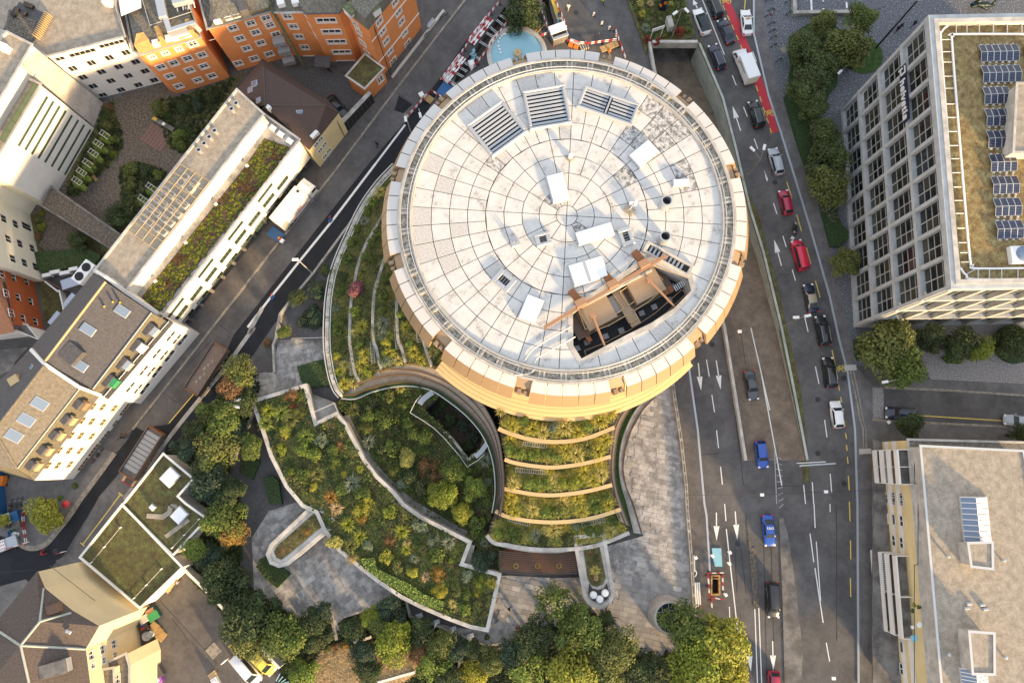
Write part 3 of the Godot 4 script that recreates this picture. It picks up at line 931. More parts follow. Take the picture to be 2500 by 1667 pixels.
		part("opening",m,X.black,th)
		for i in 3:
			m=MB.new()
			m.box(v3(mid,22.3)+bs.z*h*0.15*(i-1),V(w*0.44,0.04,h*0.04),bs)
			part("bar",m,X.grey,th)
	var lc:=rloc_poly([["C1",1250,685],["C1",1665,915],["C1",1600,1025],["C1",1190,775]])
	var lm:=(lc[0]+lc[1]+lc[2]+lc[3])*0.25
	var lb:=frame_basis(lc[0],lc[1])
	var th:=thing("louvre_strip","long louvred strip with a small grid at the edge of the machinery pit","vent",v3(lm,22.0))
	var lw:=lc[0].distance_to(lc[1])
	var lh:=lc[0].distance_to(lc[3])
	var m:=MB.new()
	for s in [-1,1]:
		m.bevel(v3(lm,22.15)+lb.z*s*lh*0.4,V(lw,0.6,lh*0.2),0.05,lb)
		m.bevel(v3(lm,22.15)+lb.x*s*(lw*0.5-0.25),V(0.5,0.59,lh*0.6),0.05,lb)
	part("frame",m,X.concrete_pale,th)
	m=MB.new()
	m.box(v3(lm,21.8),V(lw-1.0,0.1,lh*0.6),lb)
	part("opening",m,X.black,th)
	for i in 9:
		m=MB.new()
		m.box(v3(lm,22.2)+lb.x*(-lw/2+0.9+i*(lw-1.8)/9.0),V(0.3,0.04,lh*0.6),lb*Basis(Vector3.BACK,0.5))
		part("slat",m,X.zinc,th)
	for l in [["upper wide steel flue pipe at the right of the round roof",1400,305,1388,385],["lower wide steel flue pipe next to the louvred strip",1393,625,1375,695]]:
		var b:=W("C1",l[3],l[4]-10,22.0)
		var f:=thing("flue",l[0],"flue pipe",b,"flue pipes on the round roof")
		m=MB.new()
		m.lathe([V2(0.78,0),V2(0.72,0.25),V2(0.68,2.0),V2(0.72,2.05),V2(0.72,2.2),V2(0.56,2.2),V2(0.56,1.2)],20,b)
		part("pipe",m,X.steel,f)
		m=MB.new()
		m.lathe([V2(0.56,1.2),V2(0.0,1.2)],20,b)
		part("bore",m,X.black,f)
	var b:=W("C1",1080,420,22.0)
	var f:=thing("antenna_mast","short antenna mast with dishes on a block, right of the roof centre","antenna",b)
	m=MB.new()
	m.bevel(b+V(0,0.3,0),V(1.3,0.6,0.9),0.05,Basis(UP,-0.6))
	part("base",m,X.kerb,f)
	m=MB.new()
	m.tube(b,b+V(0.2,4.6,0),0.07,6)
	m.tube(b+V(-0.3,0.6,0.2),b+V(0.2,2.5,0),0.04,5)
	part("mast",m,X.rail,f)
	for k in [[0.35,2.9],[-0.3,3.4],[0.3,3.9]]:
		m=MB.new()
		m.box(b+V(k[0],k[1],0.1),V(0.35,0.5,0.2))
		m.tube(b+V(0.15,k[1],0),b+V(k[0],k[1],0),0.04,5)
		part("antenna",m,X.white,f)
	b=W("C0",553,1408,22.0)
	f=thing("rooftop_sensor","small white sensor on a square foot above the roof centre","sensor",b)
	m=MB.new()
	m.bevel(b+V(0,0.15,0),V(0.9,0.3,0.9),0.05,Basis(UP,0.8))
	part("foot",m,X.kerb,f)
	m=MB.new()
	m.lathe([V2(0.28,0.3),V2(0.3,1.0),V2(0.18,1.4),V2(0.0,1.45)],12,b)
	m.box(b+V(0.35,0.9,-0.1),V(0.4,0.3,0.3))
	part("housing",m,X.white,f)
	b=W("C1",65,708,22.0)
	f=thing("rooftop_cowl","small grey box with two stub pipes, left of the roof centre","vent",b)
	m=MB.new()
	m.bevel(b+V(0,0.25,0),V(1.2,0.5,1.0),0.05,Basis(UP,0.3))
	part("box",m,X.zinc,f)
	for k in [-0.2,0.25]:
		m=MB.new()
		m.lathe([V2(0.1,0.5),V2(0.1,1.0),V2(0.0,1.0)],8,b+V(k,0,0))
		part("stub",m,X.grey,f)
	var cx:=W2("I",760,720,20.5)
	var cr:=thing("facade_cradle","brown window-cleaning cradle with two jibs parked in the roof pit","access cradle",v3(cx,18.6))
	var bs:=frame_basis(W2("I",320,800,20.5),W2("I",1080,400,20.5))
	var I:=func(x: float,y: float,h: float) -> Vector3: return W("I",x,y,h)
	for q in [[455,855,2.4,2.2],[1060,500,2.5,2.4]]:
		m=MB.new()
		m.bevel(I.call(q[0],q[1],20.7),V(q[2]*1.75,1.3,q[3]*1.6),0.08,bs)
		part("machine_house",m,X.bronze,cr)
	m=MB.new()
	m.box(I.call(760,740,19.9),V(14.5,0.12,3.4),bs)
	part("platform",m,X.bronze_dark,cr)
	m=MB.new()
	m.box(I.call(800,750,20.4),V(1.3,0.2,5.0),bs)
	m.box(I.call(910,920,20.3),V(1.4,0.2,2.2),bs)
	part("gangway",m,X.bronze,cr)
	for q in [[690,750,1.9,2.4],[300,950,1.4,4.0],[1190,380,1.6,3.4]]:
		m=MB.new()
		m.box(I.call(q[0],q[1],20.2),V(q[2],0.3,q[3]),bs)
		part("deck",m,X.grey if q[0]==690 else X.bronze_dark,cr)
	for q in [[[230,850],[310,1065],[400,1030]],[[440,1080],[620,1010],[840,885]],[[590,680],[670,890],[800,800],[680,640]],[[750,590],[860,760],[1000,670],[850,520],[750,590]],[[930,830],[1120,710],[1250,600]],[[1140,280],[1300,430],[1230,510]],[[840,890],[900,980],[980,920],[930,830]]]:
		m=MB.new()
		for hh in [20.6,21.1]:
			var pts:=[]
			for k in q:
				pts.append(I.call(k[0],k[1],hh))
			m.pipe(pts,0.05,5)
		for k in q:
			m.tube(I.call(k[0],k[1],21.1)-UP*1.1,I.call(k[0],k[1],21.1),0.045,5)
		part("guard_rail",m,X.tan,cr)
	for q in [[400,890,580,1330],[1120,430,1450,775]]:
		m=MB.new()
		m.tube(I.call(q[0],q[1],22.3),I.call(q[2],q[3],21.9),0.22,8,0.13)
		m.box(I.call(q[0],q[1],22.2),V(0.7,0.6,0.6),bs)
		part("jib",m,X.rust_pale,cr)
	m=MB.new()
	m.pipe([I.call(300,1340,19.4),I.call(580,1230,19.4),I.call(900,1060,19.4),I.call(1200,860,19.4),I.call(1540,560,19.4),I.call(1600,610,19.4),I.call(1350,850,19.4),I.call(950,1130,19.4),I.call(600,1310,19.4),I.call(320,1410,19.4),I.call(300,1340,19.4)],0.07,5)
	part("track",m,X.bronze,cr)
	for q in [[350,1190],[1390,560],[320,1120],[1330,590]]:
		m=MB.new()
		m.box(I.call(q[0],q[1],19.6),V(0.6,0.8,0.9),bs)
		part("winch",m,X.rust,cr)
	var gb:=thing("crane_beam","rust-coloured beam with three brackets along the pit edge","beam",I.call(620,560,22.1))
	m=MB.new()
	m.box(I.call(570,580,22.6),V(18.5,0.35,0.45),frame_basis(W2("I",0,880,22.6),W2("I",1150,200,22.6)))
	part("beam",m,X.rust_pale,gb)
	for q in [[190,650],[600,410],[1000,150]]:
		m=MB.new()
		m.bevel(I.call(q[0],q[1],22.4),V(0.9,0.5,2.2),0.05,bs*Basis(UP,0.2))
		part("bracket",m,X.rust,gb)
		m=MB.new()
		m.bevel(I.call(q[0]+55,q[1]+75,22.9),V(1.4,0.5,1.0),0.05,bs)
		part("trolley",m,X.rust_pale,gb)
	m=MB.new()
	m.box(I.call(600,600,21.4),V(13.0,0.9,0.3),bs)
	part("ledge",m,X.concrete_pale,gb)
	var ld:=thing("step_ladder","short grey ladder inside the right end of the pit","ladder",I.call(1520,500,18.6))
	for i in 7:
		m=MB.new()
		m.box(I.call(1455+i*22,545-i*15,21.2),V(0.1,0.05,0.8),bs)
		part("rung",m,X.steel,ld)
	var sp:=thing("track_spur","curved rail spur leading from the gutter to the pit","rail",W("C2",300,250,22.0))
	for q in [[[0,300],[90,325],[150,290],[200,215],[300,140],[560,-10]],[[60,420],[180,410],[235,370],[245,300],[300,245],[600,80]]]:
		m=MB.new()
		var pts:=[]
		var pp:=PackedVector2Array()
		for k in q:
			pp.append(W2("C2",k[0],k[1],22.2))
		for k in smooth(pp,4):
			pts.append(v3(k,22.2))
		m.pipe(pts,0.09,6)
		part("rail",m,X.rail,sp)
func leafmat(k:String,r: float,g: float,b: float) -> StandardMaterial3D:
	var m:=plain(k,r,g,b,0.75)
	m.vertex_color_use_as_albedo=true
	m.backlight_enabled=true
	m.backlight=Color(r,g,b).linear_to_srgb()*0.35
	return m
func leaf_materials():
	for l in [["leaf_dark",0.075,0.105,0.032],["leaf_office",0.12,0.15,0.045],["leaf_deep",0.056,0.094,0.056],["leaf_mid",0.17,0.22,0.04],["leaf_fresh",0.24,0.31,0.05],["leaf_lime",0.315,0.357,0.037],["leaf_yellow",0.56,0.48,0.05],["leaf_olive",0.2,0.215,0.055],["leaf_orange",0.42,0.24,0.05],["leaf_rust",0.325,0.163,0.075],["leaf_red",0.399,0.053,0.032],["leaf_grey",0.25,0.3,0.2],["leaf_tan",0.651,0.483,0.252],["leaf_straw",0.56,0.51,0.15],["leaf_pink",0.441,0.147,0.21],["leaf_purple",0.315,0.231,0.578],["leaf_gold",0.47,0.45,0.06]]:
		leafmat(l[0],l[1],l[2],l[3])
func crown_mesh(k:String,sd: int,n: int,leaf: float,lobes: int,spread:=0.55) -> ArrayMesh:
	if cache.has(k):
		return cache[k]
	var r:=RandomNumberGenerator.new()
	r.seed=sd
	var lb:=[]
	for i in lobes:
		var d:=V(r.randfn(),r.randfn()*0.8+0.25,r.randfn()).normalized()
		var rr:=r.randf_range(0.2,0.5)
		lb.append([d*spread*r.randf_range(0.55,1.12),rr,r.randf_range(0.68,1.0)])
	lb.append([Vector3.ZERO,0.6,0.7])
	var m:=MB.new()
	m.colored=true
	for i in n:
		var l:Array=lb[r.randi() % lb.size()]
		var d:=V(r.randfn(),r.randfn()+0.35,r.randfn()).normalized()
		var p:Vector3=l[0]+d*l[1]*pow(r.randf(),0.3)
		var up:=(d+V(r.randfn(),r.randfn()+0.6,r.randfn())*0.55).normalized()
		var t:=up.cross(V(r.randfn(),r.randfn(),r.randfn())).normalized()
		var s:=up.cross(t)
		var sz:=leaf*r.randf_range(0.6,1.4)
		var v: float=l[2]*r.randf_range(0.5,1.0)
		m.col=Color(v*r.randf_range(0.88,1.0),v,v*r.randf_range(0.7,1.0))
		var a:=p+t*sz
		var b:=p-t*sz
		var c:=p+s*sz*0.6+up*sz*0.2
		var e:=p-s*sz*0.6+up*sz*0.2
		m.tri(a,c,b)
		m.tri(a,b,e)
	cache[k]=m.mesh()
	return cache[k]
func tuft_mesh(k:String,sd: int,n: int,w: float,droop: float) -> ArrayMesh:
	if cache.has(k):
		return cache[k]
	var r:=RandomNumberGenerator.new()
	r.seed=sd
	var m:=MB.new()
	m.colored=true
	for i in n:
		var a:=r.randf()*TAU
		var d:=V(cos(a),0,sin(a))
		var s:=V(-d.z,0,d.x)*w*r.randf_range(0.6,1.3)
		var len:=r.randf_range(0.55,1.1)
		var lean:=r.randf_range(0.2,droop)
		var p0:=d*0.05
		var p1:=d*len*lean*0.55+UP*len*0.62
		var p2:=d*len*lean+UP*len*(0.85-lean*0.35)
		var v:=r.randf_range(0.55,1.0)
		m.col=Color(v,v*r.randf_range(0.9,1.0),v*0.9)
		m.quad(p0-s,p1-s*0.8,p1+s*0.8,p0+s)
		m.tri(p1-s*0.8,p2,p1+s*0.8)
	cache[k]=m.mesh()
	return cache[k]
func crown_of(kind: int) -> ArrayMesh:
	match kind:
		0,1,2,3: return crown_mesh("tree%d" % kind,11+kind,6000,0.052,15+kind*3,0.66)
		4,5,6: return crown_mesh("bush%d" % kind,31+kind,1500,0.1,9,0.5)
		7: return crown_mesh("clipped",51,2600,0.075,26,0.42)
		8: return crown_mesh("airy",61,1700,0.05,14,0.8)
	return crown_mesh("bush4",35,1500,0.1,9,0.5)
func trunk_mesh(h: float,sd: int) -> ArrayMesh:
	var k:="trunk%d" % sd
	if cache.has(k):
		return cache[k]
	var r:=RandomNumberGenerator.new()
	r.seed=sd
	var m:=MB.new()
	m.tube(Vector3.ZERO,V(0.03,0.6,0.0),0.055,8,0.04)
	for i in 7:
		var a:=TAU*i/7.0+r.randf()
		var y:=r.randf_range(0.4,0.6)
		var e:=V(cos(a)*0.32,y+r.randf_range(0.18,0.4),sin(a)*0.32)
		m.tube(V(0.02,y,0),e,0.026,5,0.01)
		m.tube(e,e+V(cos(a+0.5)*0.16,0.1,sin(a+0.5)*0.16),0.011,4,0.004)
	cache[k]=m.mesh()
	return cache[k]
func tree(k:String,label:String,cat:String,t:String,x: float,y: float,r: float,h: float,mat:String,kind:=0,group:="",g:=0.0,flat:=0.85) -> Node3D:
	var cy:=maxf(h-r*flat*0.95,r*0.4)
	var p:=W(t,x,y,g+cy)
	var at:=V(p.x,g,p.z)
	var o:=thing(k,label,cat,at,group)
	part("trunk",trunk_mesh(1.0,3+kind),X.bark,o,Transform3D(Basis().scaled(V(h*0.8,h*0.9,h*0.8)),Vector3.ZERO))
	part("crown",crown_of(kind),X[mat],o,Transform3D(Basis(UP,rng.randf()*TAU).scaled(V(r,r*flat,r)*1.12),V(0,cy,0)))
	return o
func bush(k:String,label:String,cat:String,t:String,x: float,y: float,r: float,mat:String,kind:=4,group:="",g:=0.0,hf:=0.9,ry:=0.0,turn:=0.0):
	var p:=W(t,x,y,g+r*hf*0.5)
	var o:=MeshInstance3D.new()
	o.name=numbered(k)
	if kind<20:
		o.mesh=crown_of(kind)
		o.transform=Transform3D(Basis(UP,turn if turn!=0.0 else rng.randf()*TAU)*Basis.from_scale(V(r,r*hf,ry if ry>0.0 else r)),V(p.x,g+r*hf*0.45,p.z))
	else:
		o.mesh=tuft_mesh("tuft%d" % kind,kind,150,0.05,1.25 if kind==20 else 0.9)
		o.transform=Transform3D(Basis(UP,rng.randf()*TAU)*Basis.from_scale(V(r,r*hf*1.2,r)),V(p.x,g,p.z))
	o.material_override=X[mat]
	add_child(o,true)
	tag(o,label,cat,group)
func scatter(k:String,label:String,polys:Array,n: int,mesh:ArrayMesh,pal:Array,s0: float,s1: float,sd: int,mat:="leaf_any",blocks:Array=[]):
	var r:=RandomNumberGenerator.new()
	r.seed=sd
	var total:=0.0
	var areas:=[]
	for q in polys:
		var a:=0.0
		var p:PackedVector2Array=q[0]
		for i in p.size():
			a+=p[i].cross(p[(i+1) % p.size()])
		areas.append(absf(a)*0.5)
		total+=absf(a)*0.5
	var xs:Array[Transform3D]=[]
	var cs:Array[Color]=[]
	var nz:=FastNoiseLite.new()
	nz.seed=sd
	nz.frequency=0.22
	for qi in polys.size():
		var p:PackedVector2Array=polys[qi][0]
		var lo:=p[0]
		var hi:=p[0]
		for v in p:
			lo=lo.min(v)
			hi=hi.max(v)
		var want:=int(n*areas[qi]/total)
		var tries:=0
		while want>0 and tries<n*20:
			tries+=1
			var v:=V2(r.randf_range(lo.x,hi.x),r.randf_range(lo.y,hi.y))
			if not Geometry2D.is_point_in_polygon(v,p):
				continue
			var hit:=false
			for b in blocks:
				if Geometry2D.is_point_in_polygon(v,b):
					hit=true
			want-=1
			if hit:
				continue
			var s:=r.randf_range(s0,s1)
			xs.append(Transform3D(Basis(UP,r.randf()*TAU)*Basis.from_scale(V(s,s*r.randf_range(0.6,1.0),s)),v3(v,polys[qi][1])))
			var f:=clampf(nz.get_noise_2dv(v)*0.9+0.5+r.randf_range(-0.22,0.22),0.0,0.999)*pal.size()
			var c:Array=pal[int(f)]
			var j:=r.randf_range(0.75,1.2)
			cs.append(Color(c[0]*j,c[1]*j,c[2]*j))
	var mm:=MultiMesh.new()
	mm.transform_format=MultiMesh.TRANSFORM_3D
	mm.use_colors=true
	mm.mesh=mesh
	mm.instance_count=xs.size()
	for i in xs.size():
		mm.set_instance_transform(i,xs[i])
		mm.set_instance_color(i,cs[i])
	var o:=MultiMeshInstance3D.new()
	o.name=numbered(k)
	o.multimesh=mm
	o.material_override=X[mat]
	add_child(o,true)
	tag(o,label,"ground cover","","stuff")
var TER:={}
func line_at(t:String,a:Array,h: float,n:=5) -> PackedVector2Array:
	return smooth(PL(t,a,h),n)
func rise(lo: float,hi: float,n: int) -> Array:
	var o:=[]
	for i in n:
		o.append(lerpf(lo,hi,float(i)/(n-1)))
	return o
func gardens():
	leaf_materials()
	leafmat("leaf_any",1,1,1)
	var OW:=["B1",1258,20,1100,190,955,400,850,620,760,820,700,1000,665,1200,652,1400,650,1568,"B2",660,250,690,420,730,540,775,600]
	var Ca:=["B1",1240,300,1175,410,1060,600,985,740,925,900,895,1040,860,1250,850,1568,"B2",868,250,895,400,935,480]
	var Cb:=["B1",1225,690,1185,770,1110,1000,1070,1150,1055,1350,1060,1568,"B2",1085,180,1110,300,1130,365]
	var Cc:=["B1",1290,1000,1270,1150,1268,1350,1280,1568,"B2",1310,180,1345,310]
	var Cd:=["B2",1440,-80,1480,40,1530,200,1575,335]
	var hs:=[3.0,4.5,6.0,7.5,9.0]
	var ln:=[line_at("B1",OW,3.2),line_at("B1",Ca,4.7),line_at("B1",Cb,6.2),line_at("B1",Cc,7.7),line_at("B2",Cd,9.2)]
	var nm:=["outermost","second","third","fourth","innermost"]
	var inner:=PackedVector2Array()
	for i in 30:
		inner.append(V2(RC.x,RC.z)+Vector2.from_angle(lerpf(PI*1.02,PI*0.62,i/29.0))*20.8)
	var beds:=[]
	for i in 5:
		var l:PackedVector2Array=ln[i]
		var poly:=l.duplicate()
		var back:PackedVector2Array=rev(ln[i+1]) if i<4 else rev(inner)
		poly.append_array(back)
		var m:=MB.new()
		m.prism(poly,0.0,hs[i])
		var th:=solo("planting_terrace",m,X.soil,"%s curved planting terrace on the left of the round building" % nm[i],"terrace",v3(l[l.size()/2],0))
		m=MB.new()
		m.strip(l,0.28,0.28 if i==0 else 0.16,hs[i]-1.6,hs[i]+0.4)
		part("coping",m,X.concrete if i>0 else X.concrete_pale,th)
		if i==0:
			m=MB.new()
			for w in [-0.55,0.5]:
				var pl:=PackedVector2Array()
				m.strip(l,w+0.06,0.06-w,hs[i]+0.1,hs[i]+0.5)
			part("handrail",m,X.rail,th)
		beds.append([poly,hs[i]])
	TER["left"]=beds
	var sa:=[[775,625,900,630,1080,560,1330,515,1550,545,1700,630,1900,790,2050,980,2130,1200,2150,1450,2122,1650],[790,595,900,582,1050,525,1330,475,1590,533,1740,615,1930,770,2085,970,2158,1200,2174,1450,2145,1660],[900,500,1000,455,1130,425,1380,410,1640,490,1800,590,1970,745,2110,950,2178,1200,2193,1450,2163,1665],[1090,375,1180,365,1280,360,1480,385,1700,470,1860,570,2010,720,2140,940,2197,1200,2211,1450,2180,1670],[1350,312,1400,312,1450,315,1560,335,1760,425,1920,535,2050,690,2170,930,2218,1190,2230,1450,2200,1675]]
	var sh:=[1.9,3.1,4.6,6.1,7.6,9.0]
	var sw:=thing("stepped_wall","stepped stone wall sweeping in an S-curve below the round building","wall",W("B2",1600,560,0))
	var bl:=[]
	for i in 5:
		bl.append(line_at("B2",sa[i],sh[i],6))
	for i in 5:
		var m:=MB.new()
		var a:PackedVector2Array=bl[i]
		var hi: float=sh[i]
		m.strip(a,0.0,0.14,0.0,hi+0.02)
		part("edging",m,X.bronze_dark if i>0 else X.rail,sw)
		if i==4:
			break
		var b:PackedVector2Array=bl[i+1]
		var seg:=0
		for j in range(0,a.size()-1,3):
			m=MB.new()
			for q in range(j,mini(j+3,a.size()-1)):
				var e:=0.06 if q==mini(j+3,a.size()-1)-1 else 0.0
				var a1:=a[q+1].lerp(a[q],e)
				var b1:=b[q+1].lerp(b[q],e)
				m.quad(v3(a[q],hi),v3(a1,hi),v3(b1,hi),v3(b[q],hi))
				m.quad(v3(b[q],hi),v3(b1,hi),v3(b1,hi+1.6),v3(b[q],hi+1.6))
			part("coping_stone" if i>0 else "planted_gutter",m,X.band_stone if i>0 else X.hedge,sw)
	var rl:=[[["C2",1430,390,1340,580,1190,740,1090,920,1035,1100,1025,1250,1050,1400,1110,1568,"C3",1175,265],1.3],[["C2",1400,420,1300,570,1150,720,1055,900,1005,1080,995,1250,1015,1400,1065,1568,"C3",1110,255],1.3],[["C2",1330,440,1235,560,1085,735,1000,900,962,1080,952,1250,967,1400,1012,1568,"C3",1070,200],2.0],[["C2",1270,470,1180,570,1050,720,965,880,935,1060,922,1250,937,1400,980,1568,"C3",1030,180],3.6],[["C2",1215,510,1120,590,1015,690,942,830,905,1050,890,1230,895,1380,935,1568,"C3",985,150],5.4]]
	var ra:=thing("stepped_wall","stepped stone wall and grass strip beside the right-hand plaza","wall",W("C2",1000,1000,0))
	var rb:=[]
	for q in rl:
		rb.append(line_at("C2",q[0],q[1],6))
	for i in 4:
		var a:PackedVector2Array=rb[i]
		var b:PackedVector2Array=rb[i+1]
		var ha: float=[1.3,1.0,2.0,3.6][i]
		var hb: float=[1.3,2.0,3.6,5.4][i]
		var m:=MB.new()
		for q in a.size()-1:
			m.quad(v3(a[q],ha),v3(b[q],ha),v3(b[q+1],ha),v3(a[q+1],ha))
			m.quad(v3(b[q],ha),v3(b[q],hb),v3(b[q+1],hb),v3(b[q+1],ha))
			if i==0:
				m.quad(v3(a[q],0),v3(a[q],ha),v3(a[q+1],ha),v3(a[q+1],0))
		part(["coping","grass_strip","stone_band","stone_band"][i],m,[X.concrete,X.lawn,X.band_stone,X.band_stone][i],ra)
		m=MB.new()
		m.strip(a,0.08,0.08,ha-0.4,ha+0.1)
		part("edging",m,X.bronze_dark if i!=1 else X.rail,ra)
	var cv:=[[["C2",-60,740,100,780,280,810,500,818,800,735,1000,630,1110,560],9.2],[["B2",2180,890,"C2",0,925,200,985,450,1008,700,975,945,880],9.2],[["B2",2235,1165,"C2",60,1195,240,1225,430,1235,680,1200,912,1140],7.8],[["B2",2225,1425,"C2",60,1445,240,1475,430,1482,690,1450,925,1392],6.4],[["B3",2120,55,"C3",0,105,230,145,480,150,740,115,985,40],5.0],[["B3",2045,270,2110,335,"C3",0,352,200,385,450,392,760,360,1060,245],3.6]]
	var ht:=[9.0,7.6,6.2,4.8,3.4]
	var lo:=[]
	for i in 5:
		var a:=line_at("C2",cv[i][0],cv[i][1])
		var b:=line_at("C2",cv[i+1][0],cv[i+1][1] if i<4 else 3.6)
		var poly:=a.duplicate()
		poly.append_array(rev(b))
		var m:=MB.new()
		m.prism(poly,0.0,ht[i])
		var th:=solo("planting_terrace",m,X.soil,["top planting terrace directly under the curved ochre wall","second planting terrace below the ochre wall, with a metal rack","third planting terrace below the ochre wall, with two clipped hedges","fourth planting terrace below the ochre wall","lowest planting terrace above the dark entrance canopy"][i],"terrace",v3(b[b.size()/2],0))
		m=MB.new()
		m.strip(b,0.15,0.4,ht[i]-1.5,ht[i]+0.45)
		part("coping",m,X.ochre_clad if i<4 else X.concrete_pale,th)
		lo.append([grow(poly,-0.7),ht[i]])
	TER["low"]=lo
	var mg:=smooth(PL("B2",[790,640,1080,570,1330,525,1550,555,1700,640,1900,800,2045,985,2125,1200,2145,1450,2115,1660,"B3",2035,200,2090,320,2180,360,2130,600,1890,580,1890,470,1960,380,1850,300,1700,225,1540,130,1400,20,"B2",1290,1440,1120,1290,990,1110,900,930,820,780,740,700],1.2),3,true)
	var court:PackedVector2Array=PL("N",[480,250,850,400,1100,650,1290,1030,1150,1260,1020,1370,760,1020,440,680,240,480],1.2)
	var m:=MB.new()
	for q in halves(mg,court):
		m.sheet(q,1.2)
	for i in mg.size():
		m.wall(mg[i],mg[(i+1) % mg.size()],0,1.2)
	solo("planted_bed",m,X.soil,"large planted bed inside the curve of the stepped wall","planting bed")
	TER["mid"]=[[mg,1.2]]
	TER["court"]=court
	m=MB.new()
	for i in court.size():
		m.wall(court[i],court[(i+1) % court.size()],-3.0,1.25)
	var ct:=solo("sunken_court",m,X.concrete_dark,"deep sunken court with stone coping in the middle of the planted bed","courtyard",v3(court[0],-3))
	m=MB.new()
	m.sheet(court,-3.0)
	part("court_floor",m,X.soil,ct)
	m=MB.new()
	m.strip(smooth(PL("N",[430,190,780,340,1040,580,1230,850,1330,1040],1.3),4),0.25,0.25,0.6,1.45)
	m.strip(PL("N",[1150,1260,1020,1375,760,1030,600,880],1.3),0.2,0.2,0.6,1.4)
	part("coping",m,X.concrete,ct)
	m=MB.new()
	m.strip(smooth(PL("N",[170,400,240,310,400,190],1.9),4),0.4,0.4,1.0,1.9)
	m.strip(smooth(PL("N",[1140,1320,1250,1220,1350,1070],1.9),4),0.35,0.35,1.0,1.9)
	part("shell_roof",m,X.zinc,ct)
	var gr:=MB.new()
	var gp:=[]
	for q in [195,250,105,350,5,550,250,700,420,820,580,970,860,1290,1000,1495,1200,1370,1290,1280]:
		gp.append(q)
	var pv:=[]
	for i in range(0,gp.size(),2):
		pv.append(W("N",gp[i],gp[i+1],2.2))
	gr.pipe(pv,0.05,5)
	for p in pv:
		gr.tube(p-UP*1.1,p,0.04,5)
	solo("guard_rail",gr,X.white,"thin white guard rail around the sunken court","railing",pv[0]-UP*1.0)
	m=MB.new()
	m.strip(smooth(PL("B2",[800,790,880,960,970,1120,1090,1290,1250,1450,1400,1580,"B3",1540,110,1700,205,1850,285],1.4)),0.85,0.85,0.4,1.5)
	struct("garden_path",m,X.concrete_dark)
	var rg:=PL("B2",[5,665,440,535,535,880,725,785,790,860,870,1010,960,1180,1080,1340,1230,1480,"B3",1290,15,1450,130,1870,345,1795,540,2130,635,2030,1085,1900,1060,1700,985,1480,890,1300,800,1100,665,900,510,760,395,630,215,560,60,"B2",440,1568,300,1400,165,1130,90,900],3.6)
	m=MB.new()
	m.prism(rg,0.0,3.3)
	var rt:=solo("roof_garden",m,X.soil,"long curved roof garden with a pale stone edge, lower left","roof garden",v3(rg[0],0))
	m=MB.new()
	var cw:=Geometry2D.is_polygon_clockwise(rg)
	m.strip(rg if cw else rev(rg),0.0,0.55,1.5,3.62,true)
	part("coping",m,X.concrete_pale,rt)
	TER["roof"]=[[rg,3.3]]
	m=MB.new()
	m.strip(PL("B3",[2140,640,2060,1080],0.4),0.3,0.3,0.0,0.5)
	for i in 5:
		m.box(W("B3",2120-i*18,730+i*80,0.4),V(0.3,0.9,0.5))
	part("buttress",m,X.concrete,rt)
	for q in [["pale stair well at the upper corner of the roof garden",[475,575,700,660,750,770,530,850]],["pale stair well at the lower corner of the roof garden",[1500,-1]]]:
		if q[1].size()>2:
			var w:=PL("B2",q[1],3.0)
			m=MB.new()
			for i in 4:
				m.wall(w[i],w[(i+1) % 4],1.0,3.0)
			m.sheet(w,1.25)
			var s:=solo("stair_well",m,X.concrete_pale,q[0],"stair well",v3(w[0],1.2))
			m=MB.new()
			m.strip(PL("B2",[520,755,710,672,750,760],4.2),0.04,0.04,4.1,4.2)
			part("handrail",m,X.rail,s)
	m=MB.new()
	var w2:=PL("B3",[1880,350,1935,365,1890,560,1805,540],1.8)
	m.prism(w2,0.0,1.8)
	solo("entrance_ledge",m,X.concrete_pale,"small pale ledge at the lower end of the roof garden","ledge",v3(w2[0],0))
	for q in [["stadium-shaped raised planter pointing down-left on the stone plaza","B3",[530,25,690,170,290,505,220,525,160,500,135,440,165,370],3.4,[520,85,615,180,290,450,235,490,190,470,170,420,200,365]],["stadium-shaped raised planter beside the entrance canopy, with three white drums","C3",[605,310,825,283,905,790,880,850,800,888,730,860,690,800],3.8,[655,352,795,335,860,650,835,705,780,728,735,715,700,660]]]:
		var outer:=PL(q[1],q[2],q[3])
		var inn:=PL(q[1],q[4],q[3])
		m=MB.new()
		m.prism(outer,0.0,q[3]-0.25,true)
		var s:=solo("stone_planter",m,X.concrete_pale,q[0],"planter",v3(outer[0],0),"stadium-shaped planters")
		m=MB.new()
		m.strip(outer if Geometry2D.is_polygon_clockwise(outer) else rev(outer),0.0,0.55,q[3]-0.6,q[3],true)
		part("coping",m,X.concrete_pale,s)
		m=MB.new()
		m.sheet(inn,q[3]-0.12)
		part("soil",m,X.moss,s)
		TER["planter"+q[1]]=[[grow(inn,-0.3),q[3]-0.1]]
	for i in 3:
		var c:Array=[[748,795],[850,778],[803,832]][i]
		var b:=W("C3",c[0],c[1],3.8)
		var s:=thing("white_drum",["left white ventilation drum in the planter tip","right white ventilation drum in the planter tip","lowest white ventilation drum in the planter tip"][i],"ventilation drum",b,"white drums in the planter tip")
		m=MB.new()
		m.lathe([V2(0.5,0),V2(0.5,0.5),V2(0.42,0.58),V2(0.0,0.62)],18,b)
		part("cap",m,X.white,s)
		m=MB.new()
		m.lathe([V2(0.56,0),V2(0.56,0.2),V2(0.5,0.2)],18,b)
		part("collar",m,X.steel,s)
	m=MB.new()
	m.sheet(PL("C3",[712,690,740,740,790,755,840,740,868,690,890,790,870,840,800,870,740,845,705,795],3.81),3.81)
	struct("planter_well",m,X.dark)
